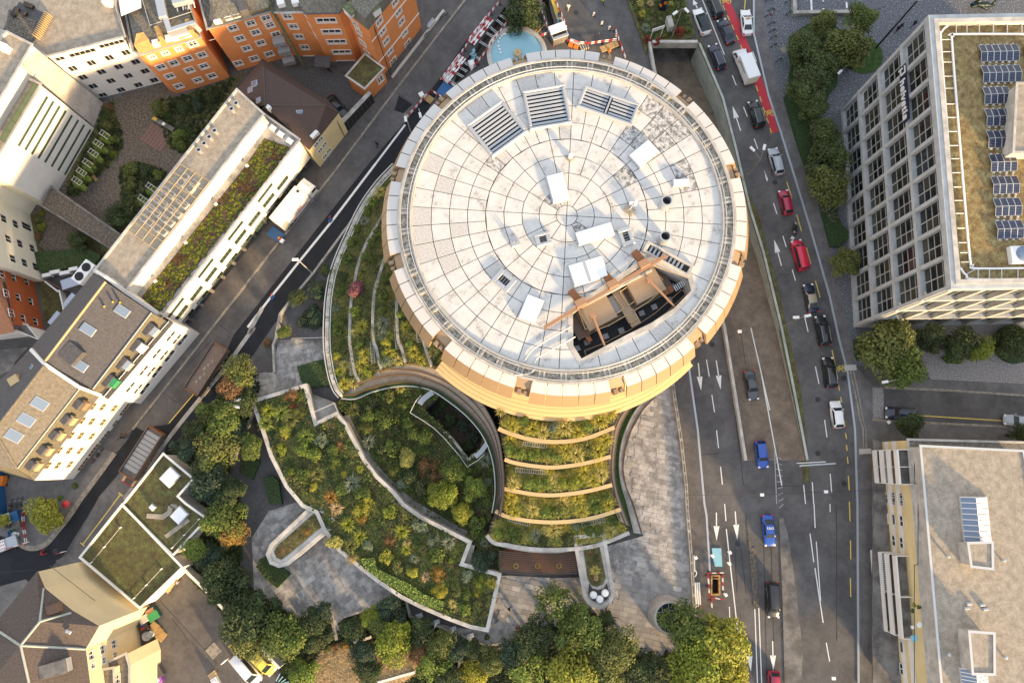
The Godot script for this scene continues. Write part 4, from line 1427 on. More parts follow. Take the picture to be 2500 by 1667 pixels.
	var cp:=PL("B3",[2150,390,"C3",0,395,200,425,430,430,600,405,640,610,430,628,200,620,0,600,"B3",2130,580],2.8)
	m=MB.new()
	m.prism(cp,0.0,0.06)
	solo("canopy_floor",m,X.rust,"","",Vector3.ZERO,"","structure")
	var pg:=thing("entrance_canopy","dark slatted entrance canopy at the foot of the lower terraces","canopy",W("C3",250,520,0))
	for i in 6:
		m=MB.new()
		var x:=-60.0+i*130
		m.box(W("C3",x,515,2.75),V(0.12,0.2,3.4),Basis(UP,0.06))
		part("girder",m,X.bronze_dark,pg)
	for j in 11:
		m=MB.new()
		var y:=425.0+j*18
		var l:=PackedVector2Array()
		for x in [-80,0,200,430,610]:
			l.append(W2("C3",x,y+(10 if x in [200,430] else 0)-(12 if x<0 else 0),2.9))
		m.strip(l,0.07,0.07,2.84,2.94)
		part("slat",m,X.bronze_dark,pg)
	for x in [70,255,438]:
		m=MB.new()
		m.lathe([V2(0.35,2.6),V2(0.4,2.75),V2(0.35,2.98),V2(0.28,2.9),V2(0.28,2.6)],14,W("C3",x,520,0))
		part("lantern",m,X.gold,pg)
	m=MB.new()
	m.strip(smooth(PL("B3",[2110,340,"C3",0,372,200,405,430,412,620,385],3.0)),0.28,0.28,0.0,3.05)
	part("beam",m,X.concrete_pale,pg)
	paving()
func halves(a:PackedVector2Array,hole:PackedVector2Array) -> Array:
	var cx:=0.0
	for p in hole:
		cx+=p.x/hole.size()
	var o:=[]
	for hf in [PackedVector2Array([V2(-300,-300),V2(cx,-300),V2(cx,300),V2(-300,300)]),PackedVector2Array([V2(cx,-300),V2(300,-300),V2(300,300),V2(cx,300)])]:
		for r in Geometry2D.intersect_polygons(a,hf):
			o.append_array(Geometry2D.clip_polygons(r,hole))
	return o
func paving():
	var r:=RandomNumberGenerator.new()
	r.seed=19
	var areas:=[["stone_plaza",PL("C2",[1420,400,1460,380,1490,700,1590,1568,"C3",1635,960,1640,1700,1000,1700,300,1240,-100,1120,-200,640,0,625,430,650,640,640,690,810,900,850,860,370,1185,280,"C2",1120,1568,1050,1400,1030,1250,1045,1100,1100,920,1200,740,1350,580]),0.22,1.35,0.75,150],["stone_plaza",PL("B3",[-20,300,130,60,420,-30,560,60,620,215,740,385,900,515,1100,670,1300,805,1360,990,1480,1010,1700,1070,2000,1110,2300,640,2334,1200,2040,1250,1380,990,1330,840,770,1000,760,1190,720,1190,670,980,390,1000,200,900,0,750]),-0.62,1.5,0.8,150],["stone_plaza",PL("B2",[215,110,640,90,670,320,700,470,440,530,0,650,-250,850,20,400,170,400]),-0.2,1.6,0.85,60]]
	for a in areas:
		var m:=MB.new()
		m.prism(a[1],-0.02,0.14)
		var o:=struct(a[0],m,X.stone)
		var c:=Vector2.ZERO
		for p in a[1]:
			c+=p/a[1].size()
		var st:=MB.new()
		st.colored=true
		var cnt:=0
		var bs:=Basis(UP,-float(a[2]))
		var ux:=Vector2.from_angle(a[2])
		var uy:=V2(-ux.y,ux.x)
		var wv:=[]
		for t in 5:
			for w in 2:
				var q:=MB.new()
				q.bevel(Vector3.ZERO,V(a[3]*(1.0+w*0.6)-0.04,0.05,a[4]-0.04),0.012)
				wv.append(q.mesh())
		var y:=-32.0
		while y<32.0:
			var x:=-34.0+r.randf()
			while x<34.0:
				var w:=1 if r.randf()<0.35 else 0
				var len: float=a[3]*(1.0+w*0.6)
				var p:Vector2=c+ux*(x+len*0.5)+uy*y
				x+=len
				var ok:=true
				for k in [V2(-0.5,-0.5),V2(0.5,-0.5),V2(0.5,0.5),V2(-0.5,0.5)]:
					if not Geometry2D.is_point_in_polygon(p+ux*k.x*len+uy*k.y*a[4],a[1]):
						ok=false
				if not ok:
					continue
				var roll:=r.randf()
				var mt:String="stone" if roll<0.6 else ("stone_b" if roll<0.8 else ("stone_c" if roll<0.93 else "stone_d"))
				var sc:=V(1,1,1)
				if cnt<a[5]:
					part("paving_slab",wv[w],X[mt],o,Transform3D(bs,v3(p,0.155+r.randf()*0.008)))
					cnt+=1
				else:
					var v: float={"stone":0.34,"stone_b":0.29,"stone_c":0.38,"stone_d":0.47}[mt]*r.randf_range(0.92,1.08)
					st.col=Color(v,v*0.955,v*0.91)
					st.bevel(v3(p,0.155+r.randf()*0.008),V(len-0.04,0.05,a[4]-0.04),0.012,bs)
			y+=a[4]
		if st.v.size():
			var q:=part("paving_slabs",st,X.slab_any,o)
			q.set_meta("kind","stuff")
func win_mesh(w: float,h: float,cols: int,rows: int,surround: float) -> Array:
	var k:="win%.2f_%.2f_%d_%d_%.2f" % [w,h,cols,rows,surround]
	if cache.has(k):
		return cache[k]
	var m:=MB.new()
	for s in [-1,1]:
		m.box(V(0,s*(h/2-0.04),0),V(w,0.08,0.1))
		m.box(V(s*(w/2-0.04),0,0.002),V(0.08,h-0.16,0.1))
	for i in range(1,cols):
		m.box(V(-w/2+w*i/cols,0,-0.004),V(0.1,h-0.16,0.08))
	for i in range(1,rows):
		m.box(V(0,-h/2+h*i/rows,-0.008),V(w-0.16,0.06,0.07))
	var g:=MB.new()
	g.quad(V(-w/2,-h/2,-0.03),V(w/2,-h/2,-0.03),V(w/2,h/2,-0.03),V(-w/2,h/2,-0.03))
	var b:=MB.new()
	if surround>0.0:
		for s in [-1,1]:
			b.box(V(0,s*(h/2+surround/2),0.16),V(w+surround*2,surround,0.1))
			b.box(V(s*(w/2+surround/2),0,0.158),V(surround,h,0.1))
	cache[k]=[m.mesh(),g.mesh(),b.mesh() if surround>0.0 else null]
	return cache[k]
func put_windows(o:Node3D,A:Vector2,B:Vector2,list:Array,st:Dictionary) -> Array:
	var rects:=[]
	var d:=(B-A).normalized()
	var out:=V2(-d.y,d.x)
	var bs:=Basis(v3(d,0),UP,v3(out,0))
	for q in list:
		var uv:=onwall(q[0],q[1],q[2],A,B)
		var w: float=q[3] if q.size()>3 else st.w
		var h: float=q[4] if q.size()>4 else st.h
		var cols: int=q[5] if q.size()>5 else st.get("cols",2)
		if uv.x-w/2<0.1 or uv.x+w/2>A.distance_to(B)-0.1:
			continue
		rects.append([uv.x,uv.y,w,h])
		var ms:=win_mesh(w,h,cols,st.get("rows",1),st.get("surround",0.0))
		var at:=v3(A+d*uv.x-out*float(st.get("depth",0.16)),uv.y)-o.position
		var f:=part("window",ms[0],X[st.get("frame","frame")],o,Transform3D(bs,at))
		part("pane",ms[1],X[st.get("glass","glass")],f)
		if ms[2]:
			part("surround",ms[2],X[st.get("trim","sill")],f)
	return rects
func block(k:String,label:String,cat:String,poly:PackedVector2Array,h: float,wallm:String,roofm:String,sides:={},st:={},base:=0.0,par:=0.35,coping:="concrete_pale",group:="") -> Node3D:
	var c:=Vector2.ZERO
	for p in poly:
		c+=p/poly.size()
	var o:=thing(k,label,cat,v3(c,base),group)
	for i in poly.size():
		var A:=poly[i]
		var B:=poly[(i+1) % poly.size()]
		var m:=MB.new()
		var rects:=[]
		if sides.has(i):
			var s:Dictionary=st
			var l:Array=sides[i]
			if l.size() and l[0] is Dictionary:
				s=l[0]
				l=l[1]
			rects=put_windows(o,A,B,l,s)
		m.holed(A,B,base,h+par,rects,st.get("depth",0.16)+0.06)
		part("wall",m,X[wallm],o)
	if roofm:
		var m:=MB.new()
		m.sheet(poly,h)
		part("roof",m,X[roofm],o)
	if par>0.0:
		var m:=MB.new()
		var pr:=rev(poly)
		m.strip(poly if Geometry2D.is_polygon_clockwise(poly) else pr,0.04,0.28,h+par-0.02,h+par+0.06,true)
		part("parapet",m,X[coping],o)
	return o
func slope(o:Node3D,k:String,pts:Array,mat:String) -> MeshInstance3D:
	var m:=MB.new()
	var v:=[]
	for q in pts:
		v.append(W(q[0],q[1],q[2],q[3]))
	for i in range(1,v.size()-1):
		m.tri(v[0],v[i],v[i+1])
	return part(k,m,X[mat],o)
func boxat(o:Node3D,k:String,mat:String,t:String,x: float,y: float,h: float,s:Vector3,turn: float,bev:=0.03) -> MeshInstance3D:
	var m:=MB.new()
	m.bevel(W(t,x,y,h),s,bev,Basis(UP,turn))
	return part(k,m,X[mat],o)
func dirang(t:String,x0: float,y0: float,x1: float,y1: float) -> float:
	var a:=W2(t,x0,y0)
	var b:=W2(t,x1,y1)
	return -(b-a).angle()
func pipe_of(o:Node3D,k:String,mat:String,pts:Array,r: float):
	var m:=MB.new()
	var v:=[]
	for q in pts:
		v.append(W(q[0],q[1],q[2],q[3]))
	m.pipe(v,r,8)
	part(k,m,X[mat],o)
func skylight(o:Node3D,plane:Array,t:String,x: float,y: float,w: float,l: float):
	var a:=W(plane[0][0],plane[0][1],plane[0][2],plane[0][3])
	var n:=(W(plane[1][0],plane[1][1],plane[1][2],plane[1][3])-a).cross(W(plane[2][0],plane[2][1],plane[2][2],plane[2][3])-a).normalized()
	if n.y<0.0:
		n=-n
	var d:=ray(t,x,y)
	var p:=V(0,H,0)+d*(n.dot(a-V(0,H,0))/n.dot(d))
	var bs:=Basis(UP.cross(n).normalized(),n,UP.cross(n).normalized().cross(n))
	var m:=MB.new()
	m.bevel(p+n*0.06,V(w,0.22,l),0.04,bs)
	var f:=part("roof_window",m,X.zinc,o)
	m=MB.new()
	m.box(p+n*0.18,V(w-0.2,0.03,l-0.2),bs)
	part("pane",m,X.glass_sky,f)
func buildings():
	var hot:={"w":1.25,"h":1.35,"cols":2,"frame":"sill","depth":0.1,"surround":0.0}
	var o:=block("white_office_block","white four-storey block with a gravel roof, upper left corner","building",PL("A0",[430,505,1110,330,1030,60,1022,-300,-500,-300,-500,120,70,290,285,405],13.0),13.0,"white_wall","gravel",{0:[["A0",645,612],["A0",810,562],["A0",970,516],["A0",1118,470],["A0",735,690],["A0",900,642],["A0",1055,597],["A0",1205,553],["A0",825,770],["A0",985,722],["A0",1140,677],["A0",1290,635],["A0",915,850],["A0",1075,802],["A0",1230,758],["A0",1370,716],["A0",530,525,1.4,0.9,2],["A0",730,472,4.0,0.9,5],["A0",990,392,3.8,0.9,5]]},hot)
	boxat(o,"chimney","white_wall","A0",960,20,13.6,V(1.3,1.4,0.9),-0.2)
	slope(o,"roof_edge",[["A0",1100,335,13.5],["A0",1165,470,12.6],["A0",1075,130,12.8],["A0",1035,60,13.5]],"slate")
	var tr:=solo("roof_terrace",null_mb(PL("A0",[10,280,165,15,425,130,320,345,240,400],13.06),13.06),X.slate,"dark paved roof terrace with a slatted screen, top left","terrace",W("A0",200,200,13.06))
	var tm:=MB.new()
	for i in 9:
		for j in 8:
			var a:=W("A0",70+i*27+j*4-14,250-i*2-j*22+i*14,13.1)
			tm.box(a,V(0.46,0.04,0.46),Basis(UP,-0.42))
	part("paver",tm,X.slate_tan,tr).set_meta("kind","stuff")
	for i in 14:
		var m:=MB.new()
		m.box(W("A0",318+i*8.4,330-i*15.5,13.7),V(0.08,1.1,0.7),Basis(UP,1.07))
		part("slat",m,X.tan,tr)
	for q in [[262,58,1.5,0.6,-0.4],[140,118,0.7,1.5,-0.45],[222,128,0.7,0.7,-0.5]]:
		var b:=W("A0",q[0],q[1],13.1)
		var m:=MB.new()
		m.bevel(b+V(0,0.3,0),V(q[2],0.6,q[3]),0.08,Basis(UP,q[4]))
		var so:=solo("rattan_sofa" if q[2]!=q[3] else "low_table",m,X.dark,{1.5:"dark rattan sofa along the upper edge of the roof terrace"}.get(q[2],"dark rattan sofa along the left edge of the roof terrace" if q[3]>1.0 else "small dark table between the sofas on the roof terrace"),"sofa" if q[2]!=q[3] else "table",b)
	o=block("white_wing","tall white wing with a gravel roof and a blank wall, left edge","building",PL("A0",[-300,1395,285,410,70,300,-600,900],16.5),16.5,"white_wall","gravel",{},{})
	boxat(o,"chimney","white_wall","A0",30,425,17.2,V(1.2,1.6,1.0),-0.4)
	var g0:=W2("A1",440,375,0.0)
	var g1:=W2("A0",835,1140,0.0)
	var dv:=(g1-g0).normalized()
	var nv:=V2(dv.y,-dv.x)
	var low:=PackedVector2Array([g0,g1,g1+nv*3.5,g0+nv*3.5])
	var strips:=[]
	for k in 8:
		strips.append(["A0",290+57*k,1078+39.5*k,8.6,0.55,10])
	for k in 6:
		strips.append(["A0",301-50*k,805+82*k,1.75,1.5,1])
	o=block("glazed_annex","white annex with eight long louvred window strips below a row of panes","building",low,14.0,"white_wall","gravel",{0: strips},{"w":1,"h":1,"glass":"louvre","frame":"louvre","depth":0.1})
	slope(o,"pier",[["A0",915,915,0.0],["A0",285,410,16.4],["A0",190,600,16.4],["A0",830,1125,0.0]],"concrete_pale")
	var q0:=W2("A1",320,362)
	var q1:=W2("A1",262,452)
	var q2:=W2("A1",392,1050)
	o=block("cream_side_building","cream building with grey-framed windows facing the garden court, left edge","building",PackedVector2Array([q2,q1,q0,g0,g0+V2(-20,-4),q2+V2(-25,0)]),14.0,"cream_white","gravel",{0:[["A1",235,558,1.2,2.4],["A1",135,535],["A1",30,487],["A1",285,752],["A1",175,710],["A1",70,665],["A1",312,915],["A1",215,880],["A1",110,842]]},hot)
	o=block("red_house","rust-red house with white windows and an orange tile roof, left edge","house",PackedVector2Array([W2("A1",392,1495),W2("A1",287,992),W2("A1",287,992)+V2(-12,-1.5),W2("A1",392,1495)+V2(-12,-1.5)]),7.3,"red_wall","",{0:[["A1",20,975],["A1",120,1010],["A1",235,1045],["A1",60,1150],["A1",160,1185],["A1",272,1222],["A1",105,1325],["A1",205,1370],["A1",315,1400]]},{"w":1.25,"h":1.2,"cols":2,"surround":0.0},0.0,0.0)
	slope(o,"roof",[["A1",125,1495,7.2],["A1",0,985,7.2],["A1",-200,800,10.0],["A1",-200,1560,10.0]],"orange_tile")
	slope(o,"roof",[["A1",125,1495,7.2],["A1",-200,1560,10.0],["A1",-200,1540,7.2]],"orange_tile")
	o=block("white_house","low white house with three windows behind the slate roofs, left edge","house",PL("A2",[-200,60,150,20,330,95,240,-20,-200,-80],5.0),5.0,"white_wall","concrete_dark",{0:[["A2",15,110],["A2",110,130]],1:[["A2",220,150]]},{"w":1.2,"h":1.3},0.0,0.2)
	solo("timber_deck",null_mb(PL("A2",[-100,210,240,175,130,300,100,370,-100,480],3.0),3.0),X.concrete_dark,"weathered grey deck between the white house and the tan roof","deck",W("A2",50,300,3.0))
	var ow:={"w":1.25,"h":1.25,"cols":2,"rows":2,"surround":0.16,"trim":"frame","depth":0.12}
	o=block("orange_house","orange house with a roof terrace and a silver air duct, upper left","house",PL("A0",[1255,485,1780,330,1700,100,1640,-200,1060,-200,1190,455],12.0),12.0,"orange_wall","mansard",{0:[["A0",1350,505,0.9,0.9],["A0",1468,470,0.9,0.9],["A0",1590,432,0.9,0.9],["A0",1712,390],["A0",1430,595],["A0",1545,560],["A0",1668,520],["A0",1795,488],["A0",1508,677],["A0",1685,622],["A0",1812,588],["A0",1590,765],["A0",1760,712],["A0",1885,675]]},ow,0.0,0.15)
	slope(o,"mansard_slope",[["A0",1245,480,12.1],["A0",1775,325,12.1],["A0",1745,290,13.6],["A0",1330,385,13.6],["A0",1200,400,13.6]],"ochre_roof")
	slope(o,"roof_terrace",[["A0",1330,385,13.62],["A0",1720,290,13.62],["A0",1680,130,13.62],["A0",1650,-200,13.62],["A0",1060,-200,13.62],["A0",1140,130,13.62],["A0",1190,370,13.62]],"slate_tan")
	slope(o,"chimney_slope",[["A0",1190,400,13.7],["A0",1210,300,14.6],["A0",1275,285,14.6],["A0",1320,350,14.2],["A0",1345,420,13.0],["A0",1230,470,12.3]],"ochre_roof")
	slope(o,"metal_roof",[["A0",1075,145,14.6],["A0",1255,70,14.6],["A0",1240,-200,14.6],["A0",1020,-200,14.6]],"white")
	for q in [[1385,385,0.9],[1530,335,1.9],[1640,305,1.9]]:
		boxat(o,"dormer","white","A0",q[0],q[1],13.3,V(q[2],0.9,0.8),0.26)
	for q in [[1415,300],[1690,240]]:
		boxat(o,"party_wall","ochre_roof","A0",q[0],q[1],14.3,V(0.6,1.2,2.0),0.4)
	var du:=thing("air_duct","broad silver ventilation duct bending across the orange house roof","duct",W("A0",1450,150,13.6))
	for q in [[["A0",1405,-60,15.2],["A0",1450,150,15.2],1.25],[["A0",1470,160,14.9],["A0",1510,280,14.6],0.75],[["A0",1510,275,14.6],["A0",1715,210,14.6],0.75],[["A0",1715,210,14.5],["A0",1770,270,13.2],0.75]]:
		var a:=W(q[0][0],q[0][1],q[0][2],q[0][3])
		var b:=W(q[1][0],q[1][1],q[1][2],q[1][3])
		var m:=MB.new()
		var dd:=(b-a).normalized()
		m.bevel((a+b)*0.5,V(a.distance_to(b)+0.4,0.7,q[2]),0.1,Basis(dd,UP,dd.cross(UP)).orthonormalized())
		part("duct_section",m,X.steel,du)
	var rl:=thing("roof_railing","white railing round the plant deck on the orange house roof","railing",W("A0",1330,230,13.6))
	for hh in [14.2,14.7]:
		pipe_of(rl,"rail","rail",[["A0",1255,-30,hh],["A0",1330,225,hh],["A0",1700,105,hh],["A0",1660,-20,hh]],0.04)
	for q in [[1255,-30],[1292,100],[1330,225],[1450,187],[1570,147],[1700,105]]:
		pipe_of(rl,"post","rail",[["A0",q[0],q[1],13.6],["A0",q[0],q[1],14.75]],0.035)
	var cu:=thing("cooling_unit","white-framed cooling unit with pipes on the orange house roof","cooling unit",W("A0",1650,50,13.6))
	boxat(cu,"casing","zinc","A0",1620,-20,14.8,V(3.0,1.0,2.0),0.25)
	for k in 4:
		boxat(cu,"frame_bar","white","A0",1570+k*50,60-k*12,14.2,V(0.15,0.15,1.6),0.3)
		pipe_of(cu,"pipe","steel",[["A0",1620+k*20,30,14.0],["A0",1630+k*20,85,14.0]],0.12)
	o=block("orange_house","orange house with a grey roof and a tall drainpipe, upper left","house",PL("A0",[1850,255,"B0",152,100,192,112,470,108,430,-300,"A0",1700,-300,1800,60],12.2),12.2,"orange_wall","mansard",{0:[["A0",1920,292],["A0",2070,247],["A0",2230,205],["A0",1985,385],["A0",2135,340],["A0",2275,287],["A0",2050,475],["A0",2195,430],["A0",2320,380],["A0",2120,562],["A0",2262,520],["B0",105,160],["B0",140,222],["B0",195,305],["B0",135,480],["B0",255,410,0.9,0.9],["B0",310,500,0.9,0.9]],2:[["B0",295,145],["B0",350,235],["B0",400,325],["B0",450,420],["B0",500,520,1.7,1.6,3]]},ow,0.0,0.15)
	slope(o,"mansard_slope",[["A0",1870,245,12.4],["B0",150,95,12.4],["B0",130,60,14.0],["A0",1900,190,14.0]],"mansard")
	slope(o,"roof",[["A0",1900,190,14.0],["B0",130,60,14.0],["B0",60,-300,15.5],["A0",1800,-300,15.5]],"mansard")
	slope(o,"hip",[["A0",1855,175,13.9],["A0",1900,190,14.0],["A0",1880,-40,15.5]],"slate")
	slope(o,"roof",[["B0",190,100,12.4],["B0",470,100,12.4],["B0",430,-300,14.8],["B0",150,-300,14.8]],"mansard")
	for q in [["A0",1935,178],["A0",2030,145],["A0",2100,125],["B0",240,30],["B0",370,20]]:
		boxat(o,"dormer","white",q[0],q[1],q[2],13.6,V(1.1,0.9,0.8),0.25)
	boxat(o,"chimney","slate","A0",2165,60,15.0,V(1.2,1.8,2.4),0.35)
	pipe_of(o,"drainpipe","green_copper",[["B0",115,0,14.0],["B0",165,105,12.4],["B0",460,610,0.3]],0.22)
	pipe_of(o,"string_course","frame",[["A0",1860,360,9.3],["B0",180,205,9.3]],0.05)
	for q in [[225,370,0.0],[270,450,1.0],[310,540,2.0]]:
		boxat(o,"balcony","grey","B0",q[0],q[1],6.4-q[2]*2.2,V(2.0,0.9,1.1),0.25)
	o=block("orange_tower","orange bay tower with an octagonal slate roof and wide triple windows","building",PL("B0",[395,25,460,118,750,112,818,50,812,-60,760,-200,420,-200],13.6),13.6,"orange_wall","",{0:[["B0",455,130,0.6,0.9,1],["B0",497,220,0.6,0.9,1],["B0",545,312,0.6,0.9,1],["B0",592,407,0.6,0.9,1]],1:[["B0",642,180],["B0",690,280],["B0",735,370],["B0",780,462],["B0",820,555]]},{"w":2.9,"h":1.1,"cols":3,"surround":0.16,"trim":"frame","depth":0.12},0.0,0.0)
	var eav:=[["B0",385,20],["B0",455,122],["B0",755,116],["B0",825,50],["B0",818,-60],["B0",600,-300],["B0",400,-150]]
	for i in eav.size():
		var j:=(i+1) % eav.size()
		slope(o,"roof",[[eav[i][0],eav[i][1],eav[i][2],13.7],[eav[j][0],eav[j][1],eav[j][2],13.7],["B0",600,-120,16.5]],"mansard")
		pipe_of(o,"gutter","slate",[[eav[i][0],eav[i][1],eav[i][2],13.65],[eav[j][0],eav[j][1],eav[j][2],13.65]],0.13)
	o=block("corner_house","orange corner house along the street with green copper dormers","house",PL("B0",[812,95,1015,270,1400,-203,1200,-400,700,-200],13.2),13.2,"orange_wall","",{0:[["B0",905,215],["B0",935,287],["B0",970,382],["B0",1012,475]],1:[["B0",1115,192],["B0",1145,277],["B0",1175,367],["B0",1210,457],["B0",1240,555,1.3,1.9],["B0",1255,20],["B0",1285,107],["B0",1312,192],["B0",1340,292],["B0",1370,397,1.3,1.9],["B0",1445,35],["B0",1470,130],["B0",1500,235,1.3,1.9],["B0",1622,75,1.3,2.2]]},ow,0.0,0.0)
	slope(o,"mansard_slope",[["B0",812,90,13.3],["B0",1015,270,13.3],["B0",985,160,16.0],["B0",860,40,16.0]],"mansard")
	slope(o,"mansard_slope",[["B0",1015,270,13.3],["B0",1400,-203,13.3],["B0",1330,-210,16.0],["B0",985,160,16.0]],"mansard")
	slope(o,"roof",[["B0",860,40,16.0],["B0",985,160,16.0],["B0",1330,-210,16.0],["B0",1000,-400,17.0]],"mansard")
	for q in [[870,60,0.78,-1.0],[1040,50,-0.9,0.0]]:
		var d:=boxat(o,"dormer","frame","B0",q[0]-10 if q[3]<0 else q[0]+30,q[1]+30,14.8,V(1.6,1.4,1.4),q[2])
		boxat(o,"dormer_roof","green_copper","B0",q[0],q[1],15.7,V(2.1,0.2,1.9),q[2])
	for y in [10.2,4.2]:
		var a:=W("B0",1015,270,13.2)
		var b:=W("B0",1400,-203,13.2)
		var m:=MB.new()
		m.tube(V(a.x,y,a.z)+V(0.02,0,0.03),V(b.x,y,b.z)+V(0.02,0,0.03),0.09,6)
		part("string_course",m,X.frame,o)
	pipe_of(o,"drainpipe","dark",[["B0",1062,215,13.0],["B0",1222,690,0.1]],0.07)
	pipe_of(o,"plinth","concrete_pale",[["B0",1225,690,0.3],["B0",1690,92,0.3]],0.28)
	o=block("moss_roof_garage","low orange annex with a moss roof beside the corner house","building",PL("B0",[828,678,985,785,1150,612,990,492],4.2),4.2,"orange_wall","moss",{1:[["B0",1125,705,1.1,1.7]]},ow,0.0,0.15)
	o=block("yellow_house","yellow house with a brown hipped roof by the street","house",PL("B0",[380,1235,490,1335,752,1003,650,890,455,780,330,690,70,530,-161,810,0,940],6.8),6.8,"yellow_wall","",{1:[["B0",555,1290],["B0",595,1240],["B0",592,1340],["B0",630,1290],["B0",632,1395],["B0",668,1345]]},{"w":0.9,"h":1.1,"cols":2,"surround":0.1,"trim":"frame"},0.0,0.0)
	var e:=6.9
	for q in [[["B0",-170,808,e],["B0",70,520,e],["B0",86,600,9.8],["B0",95,935,9.8],["B0",20,960,e]],[["B0",70,520,e],["B0",330,682,e],["B0",86,600,9.8]],[["B0",86,600,9.8],["B0",330,682,e],["B0",455,772,e],["B0",650,885,e],["B0",640,938,9.4],["B0",95,935,9.8]],[["B0",95,935,9.8],["B0",640,938,9.4],["B0",490,1338,e],["B0",385,1240,e],["B0",50,985,e]],[["B0",640,938,9.4],["B0",650,885,e],["B0",758,1000,e]],[["B0",640,938,9.4],["B0",758,1000,e],["B0",490,1338,e]]]:
		slope(o,"roof",q,"brown_roof")
	pipe_of(o,"ridge","old_roof",[["B0",86,600,9.85],["B0",95,935,9.85],["B0",640,938,9.45],["B0",755,1000,6.95]],0.09)
	var pu:=[["B0",86,600,9.8],["B0",650,885,e],["B0",95,935,9.8]]
	var pd:=[["B0",95,935,9.8],["B0",640,938,9.4],["B0",385,1240,e]]
	var pw:=[["B0",86,600,9.8],["B0",95,935,9.8],["B0",-170,808,e]]
	for q in [[pu,"B0",265,790,1.1,1.5],[pu,"B0",325,825,1.1,1.5],[pd,"B0",365,1085,1.0,1.9],[pd,"B0",412,1035,1.0,1.9],[pw,"A0",2262,748,1.0,1.1],[pw,"A0",2228,800,0.9,1.0],[pw,"B0",40,892,0.8,0.9],[pw,"B0",5,745,0.9,1.2]]:
		skylight(o,q[0],q[1],q[2],q[3],q[4],q[5])
	boxat(o,"chimney","white","B0",135,965,9.6,V(0.6,1.2,0.6),-0.6)
	pipe_of(o,"drainpipe","dark",[["B0",718,1040,6.7],["B0",812,1225,0.1]],0.06)
	boxat(o,"dormer","frame","B0",540,1200,7.6,V(1.4,0.9,0.6),0.85)
	o=block("flat_roof_block","long pale block with a planted roof strip and paired window slots, on the street","building",PL("A1",[1440,1370,"B0",400,1250,80,1020,"A1",1110,1135],8.8),8.8,"white_wall","concrete",{0: slot_windows()},{"w":2.7,"h":1.25,"cols":4,"glass":"glass_green","frame":"louvre","depth":0.12},2.3,0.3)
	var st0:=W2("A1",1440,1370,8.8)
	var st1:=W2("B0",400,1250,8.8)
	var dn:=(st1-st0).normalized()
	var mm:=MB.new()
	var inn:=V2(dn.y,-dn.x)*1.6
	mm.wall(st0+inn,st1+inn,0,2.3)
	mm.quad(v3(st0,2.3),v3(st1,2.3),v3(st1+inn,2.3),v3(st0+inn,2.3))
	for i in 12:
		mm.box(v3(st0.lerp(st1,(i+0.5)/12.0)+inn*0.2,1.15),V(0.4,2.3,0.4))
	part("arcade",mm,X.concrete_dark,o)
	mm=MB.new()
	mm.sheet(PL("A1",[1255,1190,2150,60,"B0",90,1230,320,1310,"A1",2334,175,1420,1320],8.84),8.84)
	part("planted_strip",mm,X.sedum_dark,o)
	TER["strip"]=[[PL("A1",[1265,1190,2155,65,"B0",90,1240,315,1315,"A1",2334,190,1420,1310],8.85),8.85]]
	for q in [[1380,1045],[1650,700],[1920,358],[2195,15]]:
		boxat(o,"roof_cowl","white","A1",q[0],q[1],9.1,V(0.45,0.4,0.3),0.5)
	for q in [[165,1140],[235,1195],[315,1255],[75,1085]]:
		boxat(o,"rooflight","skylight" if q[0]!=75 else "gravel","B0",q[0],q[1],9.1,V(0.95,0.4,0.8),-0.6)
	o=block("upper_block","raised gravel-roofed storey with flues along the planted roof","building",PL("A1",[1110,1135,"B0",80,1020,"A0",2110,810,"A1",850,955],11.8),11.8,"white_wall","gravel",{},{},8.0,0.2)
	for q in [[2120,945],[2080,995],[1930,1187],[1883,1243],[1838,1300],[1790,1358]]:
		var b:=W("A0",q[0],q[1],11.8)
		var f:=thing("roof_flue","short silver flue on the gravel roof, %s" % {2120:"nearest the brown-roofed house",2080:"second from the brown-roofed house",1930:"first of the row of four",1883:"second of the row of four",1838:"third of the row of four",1790:"last of the row of four"}[q[0]],"flue pipe",b,"silver flues on the gravel roof")
		var m:=MB.new()
		m.lathe([V2(0.3,0),V2(0.28,0.9),V2(0.38,0.95),V2(0.38,1.1),V2(0.26,1.1),V2(0.24,0.5)],14,b)
		part("pipe",m,X.steel,f)
		m=MB.new()
		m.lathe([V2(0.25,0.6),V2(0.0,0.6)],14,b)
		part("bore",m,X.black,f)
	var gh:=thing("fan_deck","glazed plant deck with rows of round fans on the raised roof","plant deck",W("A1",1500,400,11.8))
	mm=MB.new()
	mm.sheet(PL("A1",[1600,0,1865,155,1390,770,1135,590],11.83),11.83)
	part("deck",mm,X.slate_tan,gh)
	for q in [[1655,125],[1620,175],[1735,180],[1700,230],[1480,245],[1532,285],[1610,330],[1650,372],[1412,325],[1468,370],[1535,412],[1590,455],[1352,405],[1405,445],[1472,495],[1523,530],[1290,490],[1345,525],[1410,580],[1462,612]]:
		var b:=W("A1",q[0],q[1],11.9)
		var m:=MB.new()
		m.bevel(b+UP*0.2,V(1.05,0.5,1.05),0.05,Basis(UP,-0.65))
		var f:=part("fan_unit",m,X.grey_pale,gh)
		m=MB.new()
		m.lathe([V2(0.42,0.46),V2(0.42,0.52),V2(0.3,0.5),V2(0.0,0.49)],14,b)
		part("fan",m,X.slate,f)
	mm=MB.new()
	for i in 9:
		mm.tube(W("A1",lerpf(1600,1135,i/8.0),lerpf(0,590,i/8.0),12.9),W("A1",lerpf(1865,1390,i/8.0),lerpf(155,770,i/8.0),12.9),0.05,4)
